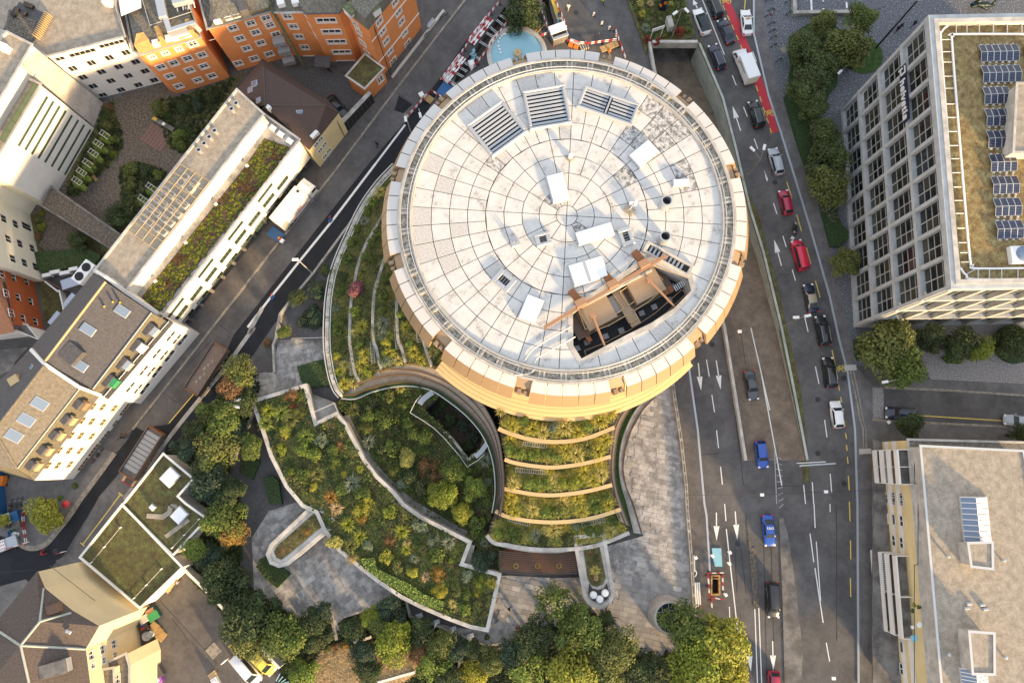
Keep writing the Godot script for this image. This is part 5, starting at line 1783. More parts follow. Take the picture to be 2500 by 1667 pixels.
	for i in 5:
		mm.tube(W("A1",lerpf(1600,1865,i/4.0),lerpf(0,155,i/4.0),12.9),W("A1",lerpf(1135,1390,i/4.0),lerpf(590,770,i/4.0),12.9),0.05,4)
	part("glazing_bar",mm,X.tan,gh)
	mm=MB.new()
	mm.sheet(PL("A1",[1605,5,1860,157,1388,765,1140,590],12.88),12.88)
	var gp:=StandardMaterial3D.new()
	gp.transparency=BaseMaterial3D.TRANSPARENCY_ALPHA
	gp.albedo_color=Color(0.8,0.78,0.7,0.16)
	gp.roughness=0.15
	part("glass_roof",mm,gp,gh)
	o=block("slate_roof_house","long white house under a grey slate roof with green-lidded dormers, on the street","house",PL("A2",[960,632,"A1",1535,1410,850,955,"A2",270,190],9.5),9.5,"white_wall","",{0:[["A2",1520,78],["A2",1395,232],["A2",1280,382],["A2",1160,532],["A2",1575,103],["A2",1460,247],["A2",1345,393],["A2",1230,545],["A2",1640,92,1.3,1.3,1],["A2",1612,130,1.3,1.3,1],["A2",1525,232,1.3,1.3,1],["A2",1495,275,1.3,1.3,1],["A2",1415,372,1.3,1.3,1],["A2",1382,416,1.3,1.3,1],["A2",1305,525,1.3,1.3,1],["A2",1275,565,1.3,1.3,1]]},{"w":1.9,"h":0.9,"cols":2,"frame":"frame","depth":0.1},0.0,0.0)
	slope(o,"eaves",[["A1",1545,1415,9.6],["A2",960,640,9.6],["A2",880,590,9.9],["A1",1470,1393,9.9]],"slate")
	slope(o,"mansard_slope",[["A1",1470,1393,9.9],["A2",880,590,9.9],["A2",822,548,12.2],["A1",1345,1325,12.2]],"slate_olive")
	slope(o,"roof",[["A1",1345,1325,12.2],["A2",822,548,12.2],["A2",395,300,14.6],["A1",935,1050,14.6]],"slate")
	slope(o,"roof",[["A1",935,1050,14.6],["A2",395,300,14.6],["A2",265,190,11.0],["A1",845,955,11.0]],"slate")
	pipe_of(o,"ridge","tan",[["A1",935,1050,14.65],["A2",395,300,14.65]],0.16)
	pipe_of(o,"snow_rail","rail",[["A1",1345,1325,12.35],["A2",822,548,12.35]],0.06)
	pipe_of(o,"gutter","steel",[["A1",1500,1400,9.85],["A2",920,612,9.85]],0.06)
	for q in [["A1",1345,1480,"zinc"],["A2",1230,165,"frame"],["A2",1105,320,"zinc"],["A2",985,475,"green_lid"]]:
		boxat(o,"dormer","slate",q[0],q[1]-20,q[2]-10,11.0,V(1.9,1.3,1.3),0.9)
		boxat(o,"dormer_lid",q[3],q[0],q[1]+28,q[2]+14,11.1,V(1.3,0.9,1.0),0.9)
	var sp:=[["A1",1345,1325,12.2],["A2",822,548,12.2],["A2",395,300,14.6]]
	for q in [["A1",1085,1310],["A1",780,1475],["A2",710,335]]:
		skylight(o,sp,q[0],q[1],q[2],1.3,1.9)
	boxat(o,"roof_hatch","slate","A2",640,230,13.9,V(2.4,1.0,2.6),0.9)
	for q in [["A1",925,1270],["A1",1000,1230],["A1",1065,1235]]:
		pipe_of(o,"flue","gold",[[q[0],q[1],q[2],13.6],[q[0],q[1],q[2],14.7]],0.14)
	for q in [["white party wall between the slate roof and the planted roof block",[["A1",845,950,12.2],["A1",930,1005,14.3],["A1",1110,1140,12.6],["A1",1400,1335,10.0]]],["white party wall between the slate roof and the tan roof",[["A2",262,190,12.0],["A2",390,325,15.0],["A2",700,530,12.6],["A2",885,600,10.2]]]]:
		var m:=MB.new()
		var ys:=[]
		var pp:=PackedVector2Array()
		for k in q[1]:
			var w:=W(k[0],k[1],k[2],k[3])
			pp.append(V2(w.x,w.z))
			ys.append(w.y)
		m.strip(pp,0.22,0.22,0.0,ys)
		solo("party_wall",m,X.white_wall,q[0],"wall",v3(pp[0],0))
	o=block("tan_roof_house","white corner house under a tan slate roof, with arched ground-floor windows","house",PL("A2",[300,1360,885,602,265,190,-400,900,-400,1270,0,1280],9.5),9.5,"white_wall","",{0:[["A2",825,702],["A2",730,827],["A2",630,960],["A2",525,1092],["A2",425,1226],["A2",912,707],["A2",815,835],["A2",715,962],["A2",615,1094],["A2",512,1225],["A2",1015,717],["A2",915,842],["A2",815,966],["A2",710,1096],["A2",620,1217],["A2",1118,732,2.2,1.6,4],["A2",1030,852,1.2,1.3,2],["A2",938,975,2.4,1.6,4],["A2",842,1092,2.4,1.6,4],["A2",750,1215,2.4,1.6,4]]},{"w":1.2,"h":1.1,"cols":2,"rows":2,"frame":"tan","depth":0.1},0.0,0.0)
	slope(o,"eaves",[["A2",890,604,9.6],["A2",300,1366,9.6],["A2",270,1335,9.9],["A2",850,590,9.9]],"slate_tan")
	slope(o,"mansard_slope",[["A2",850,590,9.9],["A2",270,1335,9.9],["A2",148,1258,12.2],["A2",702,548,12.2]],"slate_olive")
	slope(o,"roof",[["A2",702,548,12.2],["A2",148,1258,12.2],["A2",-60,920,15.0],["A2",390,335,15.0]],"slate_tan")
	slope(o,"roof",[["A2",390,335,15.0],["A2",-60,920,15.0],["A2",-420,900,10.5],["A2",262,190,10.5]],"slate")
	slope(o,"hip",[["A2",-60,920,15.0],["A2",148,1258,12.2],["A2",-400,1180,12.2]],"slate_tan")
	slope(o,"mansard_slope",[["A2",148,1258,12.2],["A2",290,1355,9.7],["A2",0,1275,9.7],["A2",-400,1270,9.7],["A2",-400,1180,12.2]],"slate_olive")
	pipe_of(o,"ridge","slate_tan",[["A2",390,335,15.05],["A2",-60,920,15.05],["A2",148,1258,12.25]],0.2)
	pipe_of(o,"snow_rail","rail",[["A2",702,548,12.35],["A2",148,1258,12.35]],0.05)
	for q in [[735,685],[625,820],[520,955],[415,1090],[315,1225]]:
		boxat(o,"dormer","slate","A2",q[0]-35,q[1]-5,11.1,V(1.4,1.2,1.3),0.92,0.12)
		boxat(o,"dormer_window","rust_pale" if q[0]==735 else "tan","A2",q[0]+12,q[1]+5,10.9,V(1.2,0.9,0.8),0.92)
	for q in [[350,675],[230,820],[120,960]]:
		skylight(o,[["A2",702,548,12.2],["A2",148,1258,12.2],["A2",390,335,15.0]],"A2",q[0],q[1],1.5,2.0)
	for q in [[185,385],[280,350]]:
		skylight(o,[["A2",390,335,15.0],["A2",-60,920,15.0],["A2",262,190,10.5]],"A2",q[0],q[1],0.6,0.8)
	boxat(o,"dormer","tan","A2",130,470,13.0,V(1.4,1.0,1.2),0.6)
	pipe_of(o,"string_course","frame",[["A2",610,1290,2.9],["A2",1090,665,2.9]],0.07)
	o=block("moss_roof_building","flat green-brown moss roof with a white rim, beside the yard","building",PL("A3",[715,465,1230,900,1590,555,1075,15],4.5),4.5,"white_wall","moss",{},{},0.0,0.25,"white_wall")
	o=block("moss_roof_building","smaller notched moss roof with three white rooflights, by the trees","building",PL("A3",[1085,10,1517,440,1805,130,"A2",1650,1570,1575,1500,1715,1345,1458,1132],4.4),4.4,"white_wall","moss",{},{},0.0,0.25,"white_wall")
	for q in [["A2",1520,1330,1.9,2.2],["A3",1578,98,1.7,1.9],["A3",1342,28,0.6,0.6]]:
		var b:=W(q[0],q[1],q[2],4.5)
		var m:=MB.new()
		m.bevel(b+UP*0.25,V(q[3]+0.2,0.5,q[4]+0.2),0.03,Basis(UP,-0.72))
		var f:=solo("rooflight",m,X.zinc,{1.9:"white square rooflight on the upper part of the notched moss roof",1.7:"white square rooflight near the gravel paths of the notched moss roof",0.6:"tiny white rooflight on the notched moss roof"}[q[3]],"rooflight",b,"white rooflights on the moss roof")
		m=MB.new()
		m.bevel(b+UP*0.58,V(q[3],0.16,q[4]),0.06,Basis(UP,-0.72))
		part("dome",m,X.skylight,f)
	for q in [["A3",[1280,105,1420,115,1480,75,1490,20],0.35],["A3",[1445,290,1560,205,1650,140],0.3],["A3",[1490,15,1530,20,1560,60],0.25]]:
		var m:=MB.new()
		m.strip(PL(q[0],q[1],4.45),q[2],q[2],4.3,4.46)
		struct("gravel_path",m,X.gravel)
	for q in [[1050,208,795,515],[1410,570,1170,825],[1740,135,1505,385]]:
		var sa:=thing("safety_line","thin roof safety line between posts, %s" % {1050:"left side of the large moss roof",1410:"right side of the large moss roof",1740:"along the edge of the notched moss roof"}[q[0]],"safety line",W("A3",q[0],q[1],4.5),"roof safety lines")
		pipe_of(sa,"line","rail",[["A3",q[0],q[1],4.8],["A3",q[2],q[3],4.8]],0.025)
		for k in [0.0,0.55,1.0]:
			boxat(sa,"post","white","A3",lerpf(q[0],q[2],k),lerpf(q[1],q[3],k),4.65,V(0.35,0.35,0.14),0.6)
	var yw:={"w":1.1,"h":1.25,"cols":2,"rows":2,"surround":0.1,"trim":"frame","depth":0.15}
	o=block("cream_building","cream building with a brown hipped roof and a tall blank wall, bottom left corner","building",PL("A3",[810,1800,745,1268,865,1070,630,932,390,738,330,592,0,985,-300,1300,-300,1800],13.8),13.8,"cream_wall","",{0:[["A3",795,1325],["A3",895,1277],["A3",995,1230],["A3",808,1415,0.7,0.9],["A3",908,1372,0.8,1.0],["A3",1005,1325,0.8,1.0]]},yw,0.0,0.0)
	var ee:=13.85
	for q in [[["A3",325,585,ee],["A3",390,738,ee],["A3",345,1030,16.0],["A3",175,1240,17.0],["A3",0,985,ee]],[["A3",390,738,ee],["A3",630,932,ee],["A3",345,1030,16.0]],[["A3",345,1030,16.0],["A3",630,932,ee],["A3",865,1072,ee],["A3",748,1272,ee],["A3",175,1240,17.0]],[["A3",175,1240,17.0],["A3",748,1272,ee],["A3",815,1800,ee],["A3",260,1800,16.5]],[["A3",175,1240,17.0],["A3",260,1800,16.5],["A3",-300,1800,ee],["A3",-300,1200,ee]],[["A3",175,1240,17.0],["A3",-300,1200,ee],["A3",0,985,ee]]]:
		slope(o,"roof",q,"old_roof")
	pipe_of(o,"ridge","green_wall",[["A3",375,740,14.0],["A3",345,1030,16.05],["A3",620,955,14.1]],0.16)
	pipe_of(o,"ridge","green_wall",[["A3",345,1030,16.05],["A3",175,1240,17.05],["A3",748,1272,13.9]],0.16)
	pipe_of(o,"ridge","green_wall",[["A3",-100,1060,14.0],["A3",175,1240,17.05],["A3",250,1568,16.7]],0.16)
	boxat(o,"chimney","brown_roof","A3",470,915,15.0,V(1.6,1.0,1.2),0.3)
	boxat(o,"roof_dormer","concrete_dark","A3",480,1440,15.6,V(3.4,1.4,1.7),0.25)
	boxat(o,"dormer_window","zinc","A3",590,1405,15.5,V(0.5,1.0,1.6),0.25)
	boxat(o,"vent","zinc","A3",595,1120,15.2,V(0.7,0.3,0.4),-0.4)
	pipe_of(o,"wall_joint","dark",[["A3",430,540,13.0],["A3",830,850,8.6]],0.03)
	o=block("cream_annex","projecting cream annex with tall paired windows facing the yard","building",PL("A3",[800,1800,780,1470,1100,1318,1130,1420,1130,1800],9.0),9.0,"cream_wall","slate_tan",{},yw,0.0,0.2)
	var ca:=W2("A3",1310,1222,2.0)
	var cb:=W2("A3",1400,1700,2.0)
	o=block("cream_extension","low cream extension with paired white windows at the yard","building",PackedVector2Array([W2("A3",780,1475,10.5),W2("A3",800,1900,10.5),W2("A3",800,1900,10.5)+V2(3.2,0),W2("A3",780,1475,10.5)+V2(3.2,-0.5)]),10.5,"cream_wall","slate_tan",{2:[["A3",1210,1345],["A3",1212,1435],["A3",1122,1395,1.7,1.4],["A3",1125,1480,1.7,1.4],["A3",1018,1450],["A3",1025,1535],["A3",912,1510],["A3",820,1545]]},yw,0.0,0.2)
	var wl:=MB.new()
	wl.strip(PL("A3",[1590,560,1830,790,2060,1040,"B3",30,1245,220,1440],2.4),0.2,0.2,0.0,2.4)
	solo("yard_wall",wl,X.white_wall,"long white retaining wall between the yard and the trees","wall",W("A3",1830,790,0))
	o=block("covered_walkway","narrow gravel-topped covered walkway across the garden court","walkway",PL("A1",[370,365,985,745,1068,640,560,285,460,218],3.0),3.0,"concrete_dark","gravel_dark",{},{},0.0,0.1,"concrete_dark")
	solo("kiosk_roof",null_mb(PL("U",[250,720,370,620,620,520,740,620,1050,260,900,470,640,770,500,1000],1.0),0.2),X.slate,"","",Vector3.ZERO,"","structure")
	office()
	apartments()
func slot_windows() -> Array:
	var o:=[]
	for k in 5:
		o.append(["A1",2140-131*k,650+168*k])
		o.append(["A1",2195-130*k,690+167*k])
	for q in [[2095,595],[1830,930],[1565,1280]]:
		o.append(["A1",q[0],q[1],3.6,0.9,1])
	for q in [[2270,490],[2325,540]]:
		o.append(["A1",q[0],q[1]])
	for q in [[255,170],[305,215],[130,325],[180,370],[0,490],[55,535]]:
		o.append(["B1",q[0],q[1]])
	o.append(["B1",98,258,3.6,0.9,1])
	return o
func null_mb(p:PackedVector2Array,y: float) -> MB:
	var m:=MB.new()
	m.prism(p,y-0.1,y)
	return m
func office():
	var h:=26.0
	var nw:=W2("D0",1495,172,h)
	var sw:=W2("D1",1695,1098,h)
	var se:=sw+(W2("D1",2334,1040,h)-W2("D1",1760,1052,h)).normalized()*34.0
	var ne:=nw+(se-sw)
	var o:=thing("glass_office","concrete and glass office block with a planted solar roof, right edge","office building",v3((nw+se)*0.5,0))
	var lv:=[26.0,19.5,13.0,6.5,0.6]
	var d:=(sw-nw).normalized()
	var out:=V2(-d.y,d.x)
	var L:=sw.distance_to(nw)
	var m:=MB.new()
	var core:=PackedVector2Array([sw-out*1.0-d*1.0,nw-out*1.0+d*1.0,ne,se])
	m.prism(core,0,25.6)
	part("core",m,X.inner,o)
	for k in 5:
		m=MB.new()
		var y: float=lv[k]
		var hh:=1.3 if k==0 else 0.8
		var a:=sw+out*0.35+d*0.35
		var b:=nw+out*0.35-d*0.35
		m.strip(PackedVector2Array([se+(a-sw),a,b,ne+(b-nw)]),0.0,0.75,y-hh*0.5,y+hh*0.35)
		part("floor_band",m,X.office_stone,o)
	var nb:=9
	var cm:=MB.new()
	cm.box(Vector3.ZERO,V(0.52,5.75,0.6))
	var cmm:=cm.mesh()
	var mv:=MB.new()
	mv.box(Vector3.ZERO,V(0.13,5.5,0.15))
	var mvm:=mv.mesh()
	var bay:=L/nb
	var pw:=(bay-0.62)/2.0
	var ph:=5.55/4.0
	var gm:=MB.new()
	gm.quad(V(-pw/2+0.03,-ph/2+0.03,0),V(pw/2-0.03,-ph/2+0.03,0),V(pw/2-0.03,ph/2-0.03,0),V(-pw/2+0.03,ph/2-0.03,0))
	var gmm:=gm.mesh()
	var bar:=MB.new()
	bar.box(Vector3.ZERO,V(bay-0.62,0.09,0.14))
	var barm:=bar.mesh()
	var bs:=Basis(v3(d,0),UP,v3(out,0))
	for f in 4:
		var yc: float=(lv[f]+lv[f+1])*0.5-0.06
		for i in nb+1:
			part("column",cmm,X.office_stone,o,Transform3D(bs,v3(nw+d*bay*i+out*0.05,yc)-o.position))
		for i in nb:
			var c:=nw+d*bay*(i+0.5)-out*0.3
			part("mullion",mvm,X.rail,o,Transform3D(bs,v3(c,yc)-o.position))
			for r in 3:
				part("transom",barm,X.rail,o,Transform3D(bs,v3(c,yc-2.77+ph*(r+1))-o.position))
			for r in 4:
				for s in [-1,1]:
					var roll:=rng.randf()
					part("pane",gmm,X["glass_a" if roll<0.5 else ("glass_b" if roll<0.85 else "glass_c")],o,Transform3D(bs,v3(c+d*pw*0.5*s,yc-2.77+ph*(r+0.5))-o.position))
	var d2:=(se-sw).normalized()
	var out2:=V2(-d2.y,d2.x)
	var bs2:=Basis(v3(d2,0),UP,v3(out2,0))
	for f in 4:
		var yc: float=(lv[f]+lv[f+1])*0.5-0.06
		m=MB.new()
		m.wall(sw-out2*0.35,se-out2*0.35,yc-2.8,yc+2.8)
		part("south_glazing",m,X.glass_b,o)
		for i in 9:
			part("column",cmm,X.concrete_pale,o,Transform3D(bs2,v3(sw+d2*(4.1*i+0.2)+out2*0.1,yc)-o.position))
			for k in 3:
				part("mullion",mvm,X.zinc,o,Transform3D(bs2,v3(sw+d2*(4.1*i+1.2+k)-out2*0.3,yc)-o.position))
	m=MB.new()
	m.sheet(PackedVector2Array([sw,nw,ne,se]),25.7)
	part("roof",m,X.sedum,o)
	m=MB.new()
	m.strip(PackedVector2Array([se-out2*0.55,sw-out2*0.55-out*0.55,nw+out2*0.55-out*0.55,ne+out2*0.55]),0.3,0.3,25.5,26.62)
	part("parapet",m,X.concrete_pale,o)
	var tm:=TextMesh.new()
	tm.text="helvetia"
	var sf:=SystemFont.new()
	sf.font_names=PackedStringArray(["Droid Sans"])
	sf.font_weight=700
	tm.font=sf
	tm.font_size=120
	tm.pixel_size=0.0128
	tm.depth=0.12
	var u0:=onwall("D0",1290,640,nw+out*0.5,sw+out*0.5).x
	var u1:=onwall("D0",1315,985,nw+out*0.5,sw+out*0.5).x
	var sg:=thing("facade_sign","white helvetia lettering with its folded emblem on the office façade","sign",v3(nw+d*((u0+u1)*0.5)+out*0.5,19.5))
	orig[sg]=Vector3.ZERO
	var tb:=Basis(v3(-d,0),UP,v3(-d,0).cross(UP))
	tb=Basis(v3(-d,0),UP,v3(out,0))
	if tb.determinant()<0:
		tb=Basis(v3(d,0),UP,v3(out,0))
	part("lettering",tm,X.white,sg,Transform3D(tb,v3(out*0.08,0.1)+v3(d*0.7,0)))
	var em:=MB.new()
	for q in [[-0.5,-0.6,0.22,1.4],[0.35,0.0,0.22,1.4],[-0.1,0.75,1.0,0.2],[0.05,-0.62,0.7,0.2]]:
		em.box(V(q[0],q[1]*0.8,0),V(q[2],q[3]*0.7,0.12))
	part("emblem",em,X.white,sg,Transform3D(tb,v3(-d*3.3+out*0.08,0.35)))
	m=MB.new()
	m.box(Vector3.ZERO,V(8.2,1.7,0.06))
	part("backboard",m,X.navy,sg,Transform3D(tb,v3(-d*0.1,0.3)))
	var tr:=thing("roof_track","white double track running round the planted office roof","rail",W("D0",1660,600,25.7))
	var ro:=smooth(PL("D0",[2700,205,1740,205,1660,230,1610,280,1600,350,1640,900,"D1",1690,100,1755,850,1780,930,1830,990,1920,1025,2700,1020],26.1),4)
	var ri:=smooth(PL("D0",[2700,300,1760,300,1710,315,1700,350,1740,880,"D1",1800,150,1860,830,1885,900,1940,930,2700,920],26.1),4)
	for q in [ro,ri]:
		m=MB.new()
		m.strip(q,0.11,0.11,25.9,26.1)
		part("rail",m,X.white,tr)
	for q in [["D0",1605,352,1690,352],["D0",1612,460,1695,460],["D0",1615,552,1695,552],["D0",1622,678,1705,678],["D0",1630,785,1715,785],["D0",1643,925,1730,925],["D0",1655,1045,1740,1045],["D0",1665,1170,1752,1170],["D0",1678,1295,1780,1295],["D0",1692,1412,1775,1412],["D1",1700,78,1785,78],["D1",1712,205,1795,205],["D1",1722,325,1805,325],["D1",1732,440,1815,440],["D1",1745,572,1830,572],["D1",1758,700,1840,700],["D1",1768,790,1850,790],["D1",1775,875,1860,872],["D1",1830,980,1930,925],["D0",1735,205,1735,295],["D0",1830,205,1830,295],["D0",1940,205,1940,295],["D0",2065,205,2065,295],["D0",2190,205,2190,295],["D0",2320,205,2320,295],["D1",1930,935,1930,1020],["D1",2030,935,2030,1020],["D1",2140,935,2140,1020],["D1",2285,935,2285,1020]]:
		m=MB.new()
		m.tube(W(q[0],q[1],q[2],26.0),W(q[0],q[3],q[4],26.0),0.07,5)
		part("tie",m,X.rail,tr)
	var cells:=MB.new()
	cells.box(Vector3.ZERO,V(0.78,0.04,1.15))
	var cmx:=cells.mesh()
	var fr:=MB.new()
	for s in [-1,1]:
		fr.box(V(s*0.4,0.005,0),V(0.04,0.05,1.2))
		fr.box(V(0,0.005,s*0.59),V(0.78,0.05,0.03))
	for i in 5:
		fr.box(V(0,0.012,-0.4+i*0.2),V(0.77,0.02,0.008))
	var frm:=fr.mesh()
	for q in [["D0",2103,480,6,"widest, at the top"],["D0",2122,665,6,"second from the top"],["D0",2078,857,4,"third from the top"],["D0",2098,1052,4,"fourth from the top"],["D0",2115,1245,4,"fifth from the top"],["D0",2137,1457,4,"sixth from the top"],["D1",2157,195,4,"third from the bottom"],["D1",2177,390,4,"second from the bottom"],["D1",2195,590,4,"last, at the bottom"],["D0",2420,480,3,"cut by the picture edge"]]:
		var b:=W(q[0],q[1],q[2],25.7)
		var s:=thing("solar_array","blue solar array on the planted office roof, %s" % q[4],"solar panels",b,"solar arrays on the office roof")
		var turn:=0.035
		for i in q[3]:
			for row in [-1,1]:
				var tb2:=Basis(UP,turn)*Basis(Vector3.RIGHT,0.3*row)
				var at:=Basis(UP,turn)*V((i-(q[3]-1)*0.5)*0.84,0.45,row*0.58)
				var p:=part("solar_panel",cmx,X.solar,s,Transform3D(tb2,at))
				part("frame",frm,X.rail,p)
		m=MB.new()
		for i in q[3]:
			for z in [-1.25,1.25]:
				m.box(b+Basis(UP,turn)*V((i-(q[3]-1)*0.5)*0.84,0.1,z),V(0.28,0.2,0.25))
		part("ballast",m,X.concrete_pale,s)
	var st:=block("roof_stairhead","white stair head with a slatted side on the planted office roof","roof structure",PL("D0",[2250,1350,2900,1350,2900,750,2280,752],28.0),28.0,"concrete_pale","gravel",{},{},25.7,0.1)
	var rk:=thing("rooflight","white-framed domed rooflight near the office roof corner","rooflight",W("D1",2310,810,25.7))
	boxat(rk,"kerb","white","D1",2310,812,26.1,V(2.8,0.8,2.2),0.03)
	m=MB.new()
	m.lathe([V2(1.0,26.5),V2(0.75,26.8),V2(0.0,26.95)],18,W("D1",2315,808,26.0)*V(1,0,1))
	part("dome",m,X.glass_sky,rk)
func apartments():
	var h:=10.6
	var nw:=W2("D2",1308,1003,h)
	var sw:=W2("D3",1290,1800,h)
	sw.x=nw.x
	var wx:=nw.x
	var o:=block("apartment_block","apartment block with yellow and white bands and white balconies, bottom right","building",PackedVector2Array([V2(wx,nw.y),V2(wx,sw.y),V2(wx+40,sw.y),V2(wx+40,nw.y+1.0)]),h,"yellow_wall","slate_tan",{},{"depth":0.12},0.0,0.1)
	var A:=V2(wx-0.06,sw.y)
	var B:=V2(wx-0.06,nw.y)
	var flip:=[]
	var rows:=[1098,1162,1231]
	for q in [["D3",128,137,150],["D3",310,322,340],["D3",1185,1215,1253],["D3",1370,1405,1445],["D3",1545,1590,1635],["D2",1515,1512,1520],["D3",-40,-35,-30]]:
		for k in 3:
			flip.append([q[0],(rows[k] if q[0]=="D3" else rows[k]+18),q[k+1],1.5,0.95,1 if rng.randf()<0.4 else 2])
	var d:=(A-B).normalized()
	for q in flip:
		var uv:=onwall(q[0],q[1],q[2],B,A)
		if uv.x<1.0:
			continue
		var ms:=win_mesh(q[3],q[4],q[5],1,0.0)
		var bs:=Basis(v3(-d,0),UP,V(-1,0,0))
		var f:=part("window",ms[0],X.frame,o,Transform3D(Basis(v3(d,0),UP,V(-1,0,0)),v3(B+d*uv.x,uv.y)-o.position+V(-0.06,0,0)))
		part("pane",ms[1],X.glass if q[5]==2 else X.old_roof,f)
	for q in [1098,1162,1231]:
		var y:=onwall("D3",q,300,B,A).y
		var m:=MB.new()
		m.wall(A+V2(0.03,0),B+V2(0.03,0),y-0.75,y+0.55)
		part("white_band",m,X.white_wall,o)
	var cm:=MB.new()
	cm.prism(PackedVector2Array([W2("D2",995,988,3.2),W2("D3",975,1800,3.2),V2(wx,sw.y),V2(wx,nw.y)]),2.9,3.2)
	solo("shop_canopy",cm,X.concrete_dark,"dark flat canopy roof along the foot of the apartment block","canopy",W("D2",995,988,0))
	for blk in [["D2",1090,1385,"upper stack of four balconies with striped blinds on the apartment block"],["D3",440,1150,"lower long stack of four balconies on the apartment block"]]:
		var px:=wx-1.9
		var s:=thing("balcony_stack",blk[3],"balcony",V(px,0,W2(blk[0],1150,blk[1],6).y),"balcony stacks on the apartment block")
		var xs:=[1010.0,1070.0,1133.0,1203.0]
		var off:=16.0 if blk[0]=="D2" else 0.0
		for k in 4:
			var t:String=blk[0]
			var y: float=0.0
			var lo:=0.0
			var hi:=15.0
			for it in 24:
				var mid:=(lo+hi)*0.5
				if W2(t,xs[k]+off,(blk[1]+blk[2])*0.5,mid).x>px:
					lo=mid
				else:
					hi=mid
			y=lo
			var z0:=W2(t,xs[k]+off,blk[1],y).y
			var z1:=W2(t,xs[k]+off,blk[2],y).y
			var zc:=W2(blk[0],1105+off,blk[1],6.0).y
			var zd:=W2(blk[0],1105+off,blk[2],6.0).y
			var m:=MB.new()
			m.box(V(px+0.08,y-0.45,(zc+zd)*0.5),V(0.24,1.0,zd-zc))
			part("parapet",m,X.white_wall,s)
			m=MB.new()
			m.box(V(px+1.0,y-0.95,(zc+zd)*0.5),V(1.75,0.14,zd-zc-0.02))
			part("slab",m,X.concrete_dark,s)
			for z in [zc,(zc+zd)*0.5,zd]:
				m=MB.new()
				m.box(V(px+1.0,y-0.35,z),V(1.7,1.1,0.1))
				part("divider",m,X.white_wall,s)
			if blk[0]=="D2" and k>0 and k<3 or blk[0]=="D3" and k==1:
				var n:=18
				for i in n:
					m=MB.new()
					var zz:=lerpf(zc,zd if blk[0]=="D2" else (zc+zd)*0.5,(i+0.5)/n)
					m.box(V(px+0.85,y-0.2,zz),V(1.1,0.05,(zd-zc)/n*(0.55 if blk[0]=="D2" else 0.28)))
					part("blind_slat",m,X.white if k==1 else X.skin,s)
	var pn:=W2("D2",1420,1060,13.6)
	var pe:=W2("D2",2322,1105,13.6)
	var p:=block("penthouse","set-back top storey with a wide gravel roof, bottom right","building",PackedVector2Array([pn,V2(pn.x,sw.y),V2(pe.x+2.0,sw.y),pe]),13.6,"concrete_pale","gravel",{},{},10.6,0.12,"rail")
	var gl:=thing("rooflight_strip","long glazed rooflight with a white ridge on the gravel roof","rooflight",W("D3",1860,150,13.6))
	for k in 2:
		var y0: float=-60.0 if k==0 else 1440.0
		var y1: float=335.0 if k==0 else 1700.0
		if k==1:
			gl=thing("rooflight_strip","glazed rooflight cut by the bottom edge on the gravel roof","rooflight",W("D3",1860,1520,13.6))
		var a:=W("D3",1745,y0,13.9)
		var b:=W("D3",1880,y0,15.2)
		var c:=W("D3",1975,y0,13.9)
		var dz:=W2("D3",1860,y1,14.1).y-a.z
		for i in 8:
			var z0:=a.z+dz*i/8.0+0.05
			var z1:=a.z+dz*(i+1)/8.0-0.05
			var m:=MB.new()
			m.quad(V(a.x,a.y,z0),V(b.x,b.y,z0),V(b.x,b.y,z1),V(a.x,a.y,z1))
			part("pane",m,X.glass_sky,gl)
			m=MB.new()
			m.quad(V(b.x,b.y,z0),V(c.x,c.y,z0),V(c.x,c.y,z1),V(b.x,b.y,z1))
			part("pane",m,X.skylight,gl)
		for i in 9:
			var m:=MB.new()
			m.tube(V(a.x,a.y,a.z+dz*i/8.0),V(b.x,b.y,a.z+dz*i/8.0),0.06,4)
			part("glazing_bar",m,X.white,gl)
		var fm:=MB.new()
		fm.box(V((a.x+c.x)*0.5,13.75,a.z+dz*0.5),V(c.x-a.x+0.2,0.3,absf(dz)+0.2))
		part("kerb",fm,X.concrete_pale,gl)
	for q in [["small gravel-topped roof hut below the long rooflight",[1815,350,1842,540,2015,560,2012,345],16.0],["larger gravel-topped roof hut near the bottom edge",[1825,1125,1855,1478,2030,1482,2027,1140],16.2]]:
		var g:=PL("D3",q[1],q[2])
		g=PackedVector2Array([g[0],g[1],g[2],g[3]])
		block("roof_hut",q[0],"roof structure",g,q[2],"concrete_pale","gravel",{},{},13.6,0.1,"rail","roof huts on the apartment block")
	for q in [[1810,870],[1925,880],[1790,910],[1955,918],[1620,455],[2105,490],[1625,1310],[2120,1335]]:
		var b:=W("D3",q[0],q[1],13.6)
		var v:=solo("roof_vent",vent_mb(b,q[0]<1960 and q[0]>1700),X.zinc,"small metal roof vent on the gravel roof, %s" % {1810:"upper left of the four short ducts",1925:"upper right of the four short ducts",1790:"lower left of the four short ducts",1955:"lower right of the four short ducts",1620:"left of the smaller roof hut",2105:"right of the smaller roof hut",1625:"left of the larger roof hut",2120:"right of the larger roof hut"}[q[0]],"vent",b,"vents on the gravel roof")
	for q in [["yellow-flowered pot plant on the roof terrace",1340,885],["bushy pot plant at the terrace corner",1385,905],["small flowering pot plant by the terrace rail",1325,935]]:
		bush("pot_plant",q[0],"plant","D3",q[1],q[2],0.45,"leaf_yellow" if q[1]==1340 else "leaf_olive",4,"pot plants on the terrace",10.6)
	var tb:=thing("terrace_table","round white table on the roof terrace","table",W("D3",1358,1050,10.6))
	var m2:=MB.new()
	m2.lathe([V2(0.35,0.7),V2(0.35,0.75),V2(0.0,0.75)],14,W("D3",1358,1050,10.6))
	part("table_top",m2,X.white,tb)
	m2=MB.new()
	m2.tube(W("D3",1358,1050,10.6),W("D3",1358,1050,11.3),0.05)
	part("leg",m2,X.steel,tb)
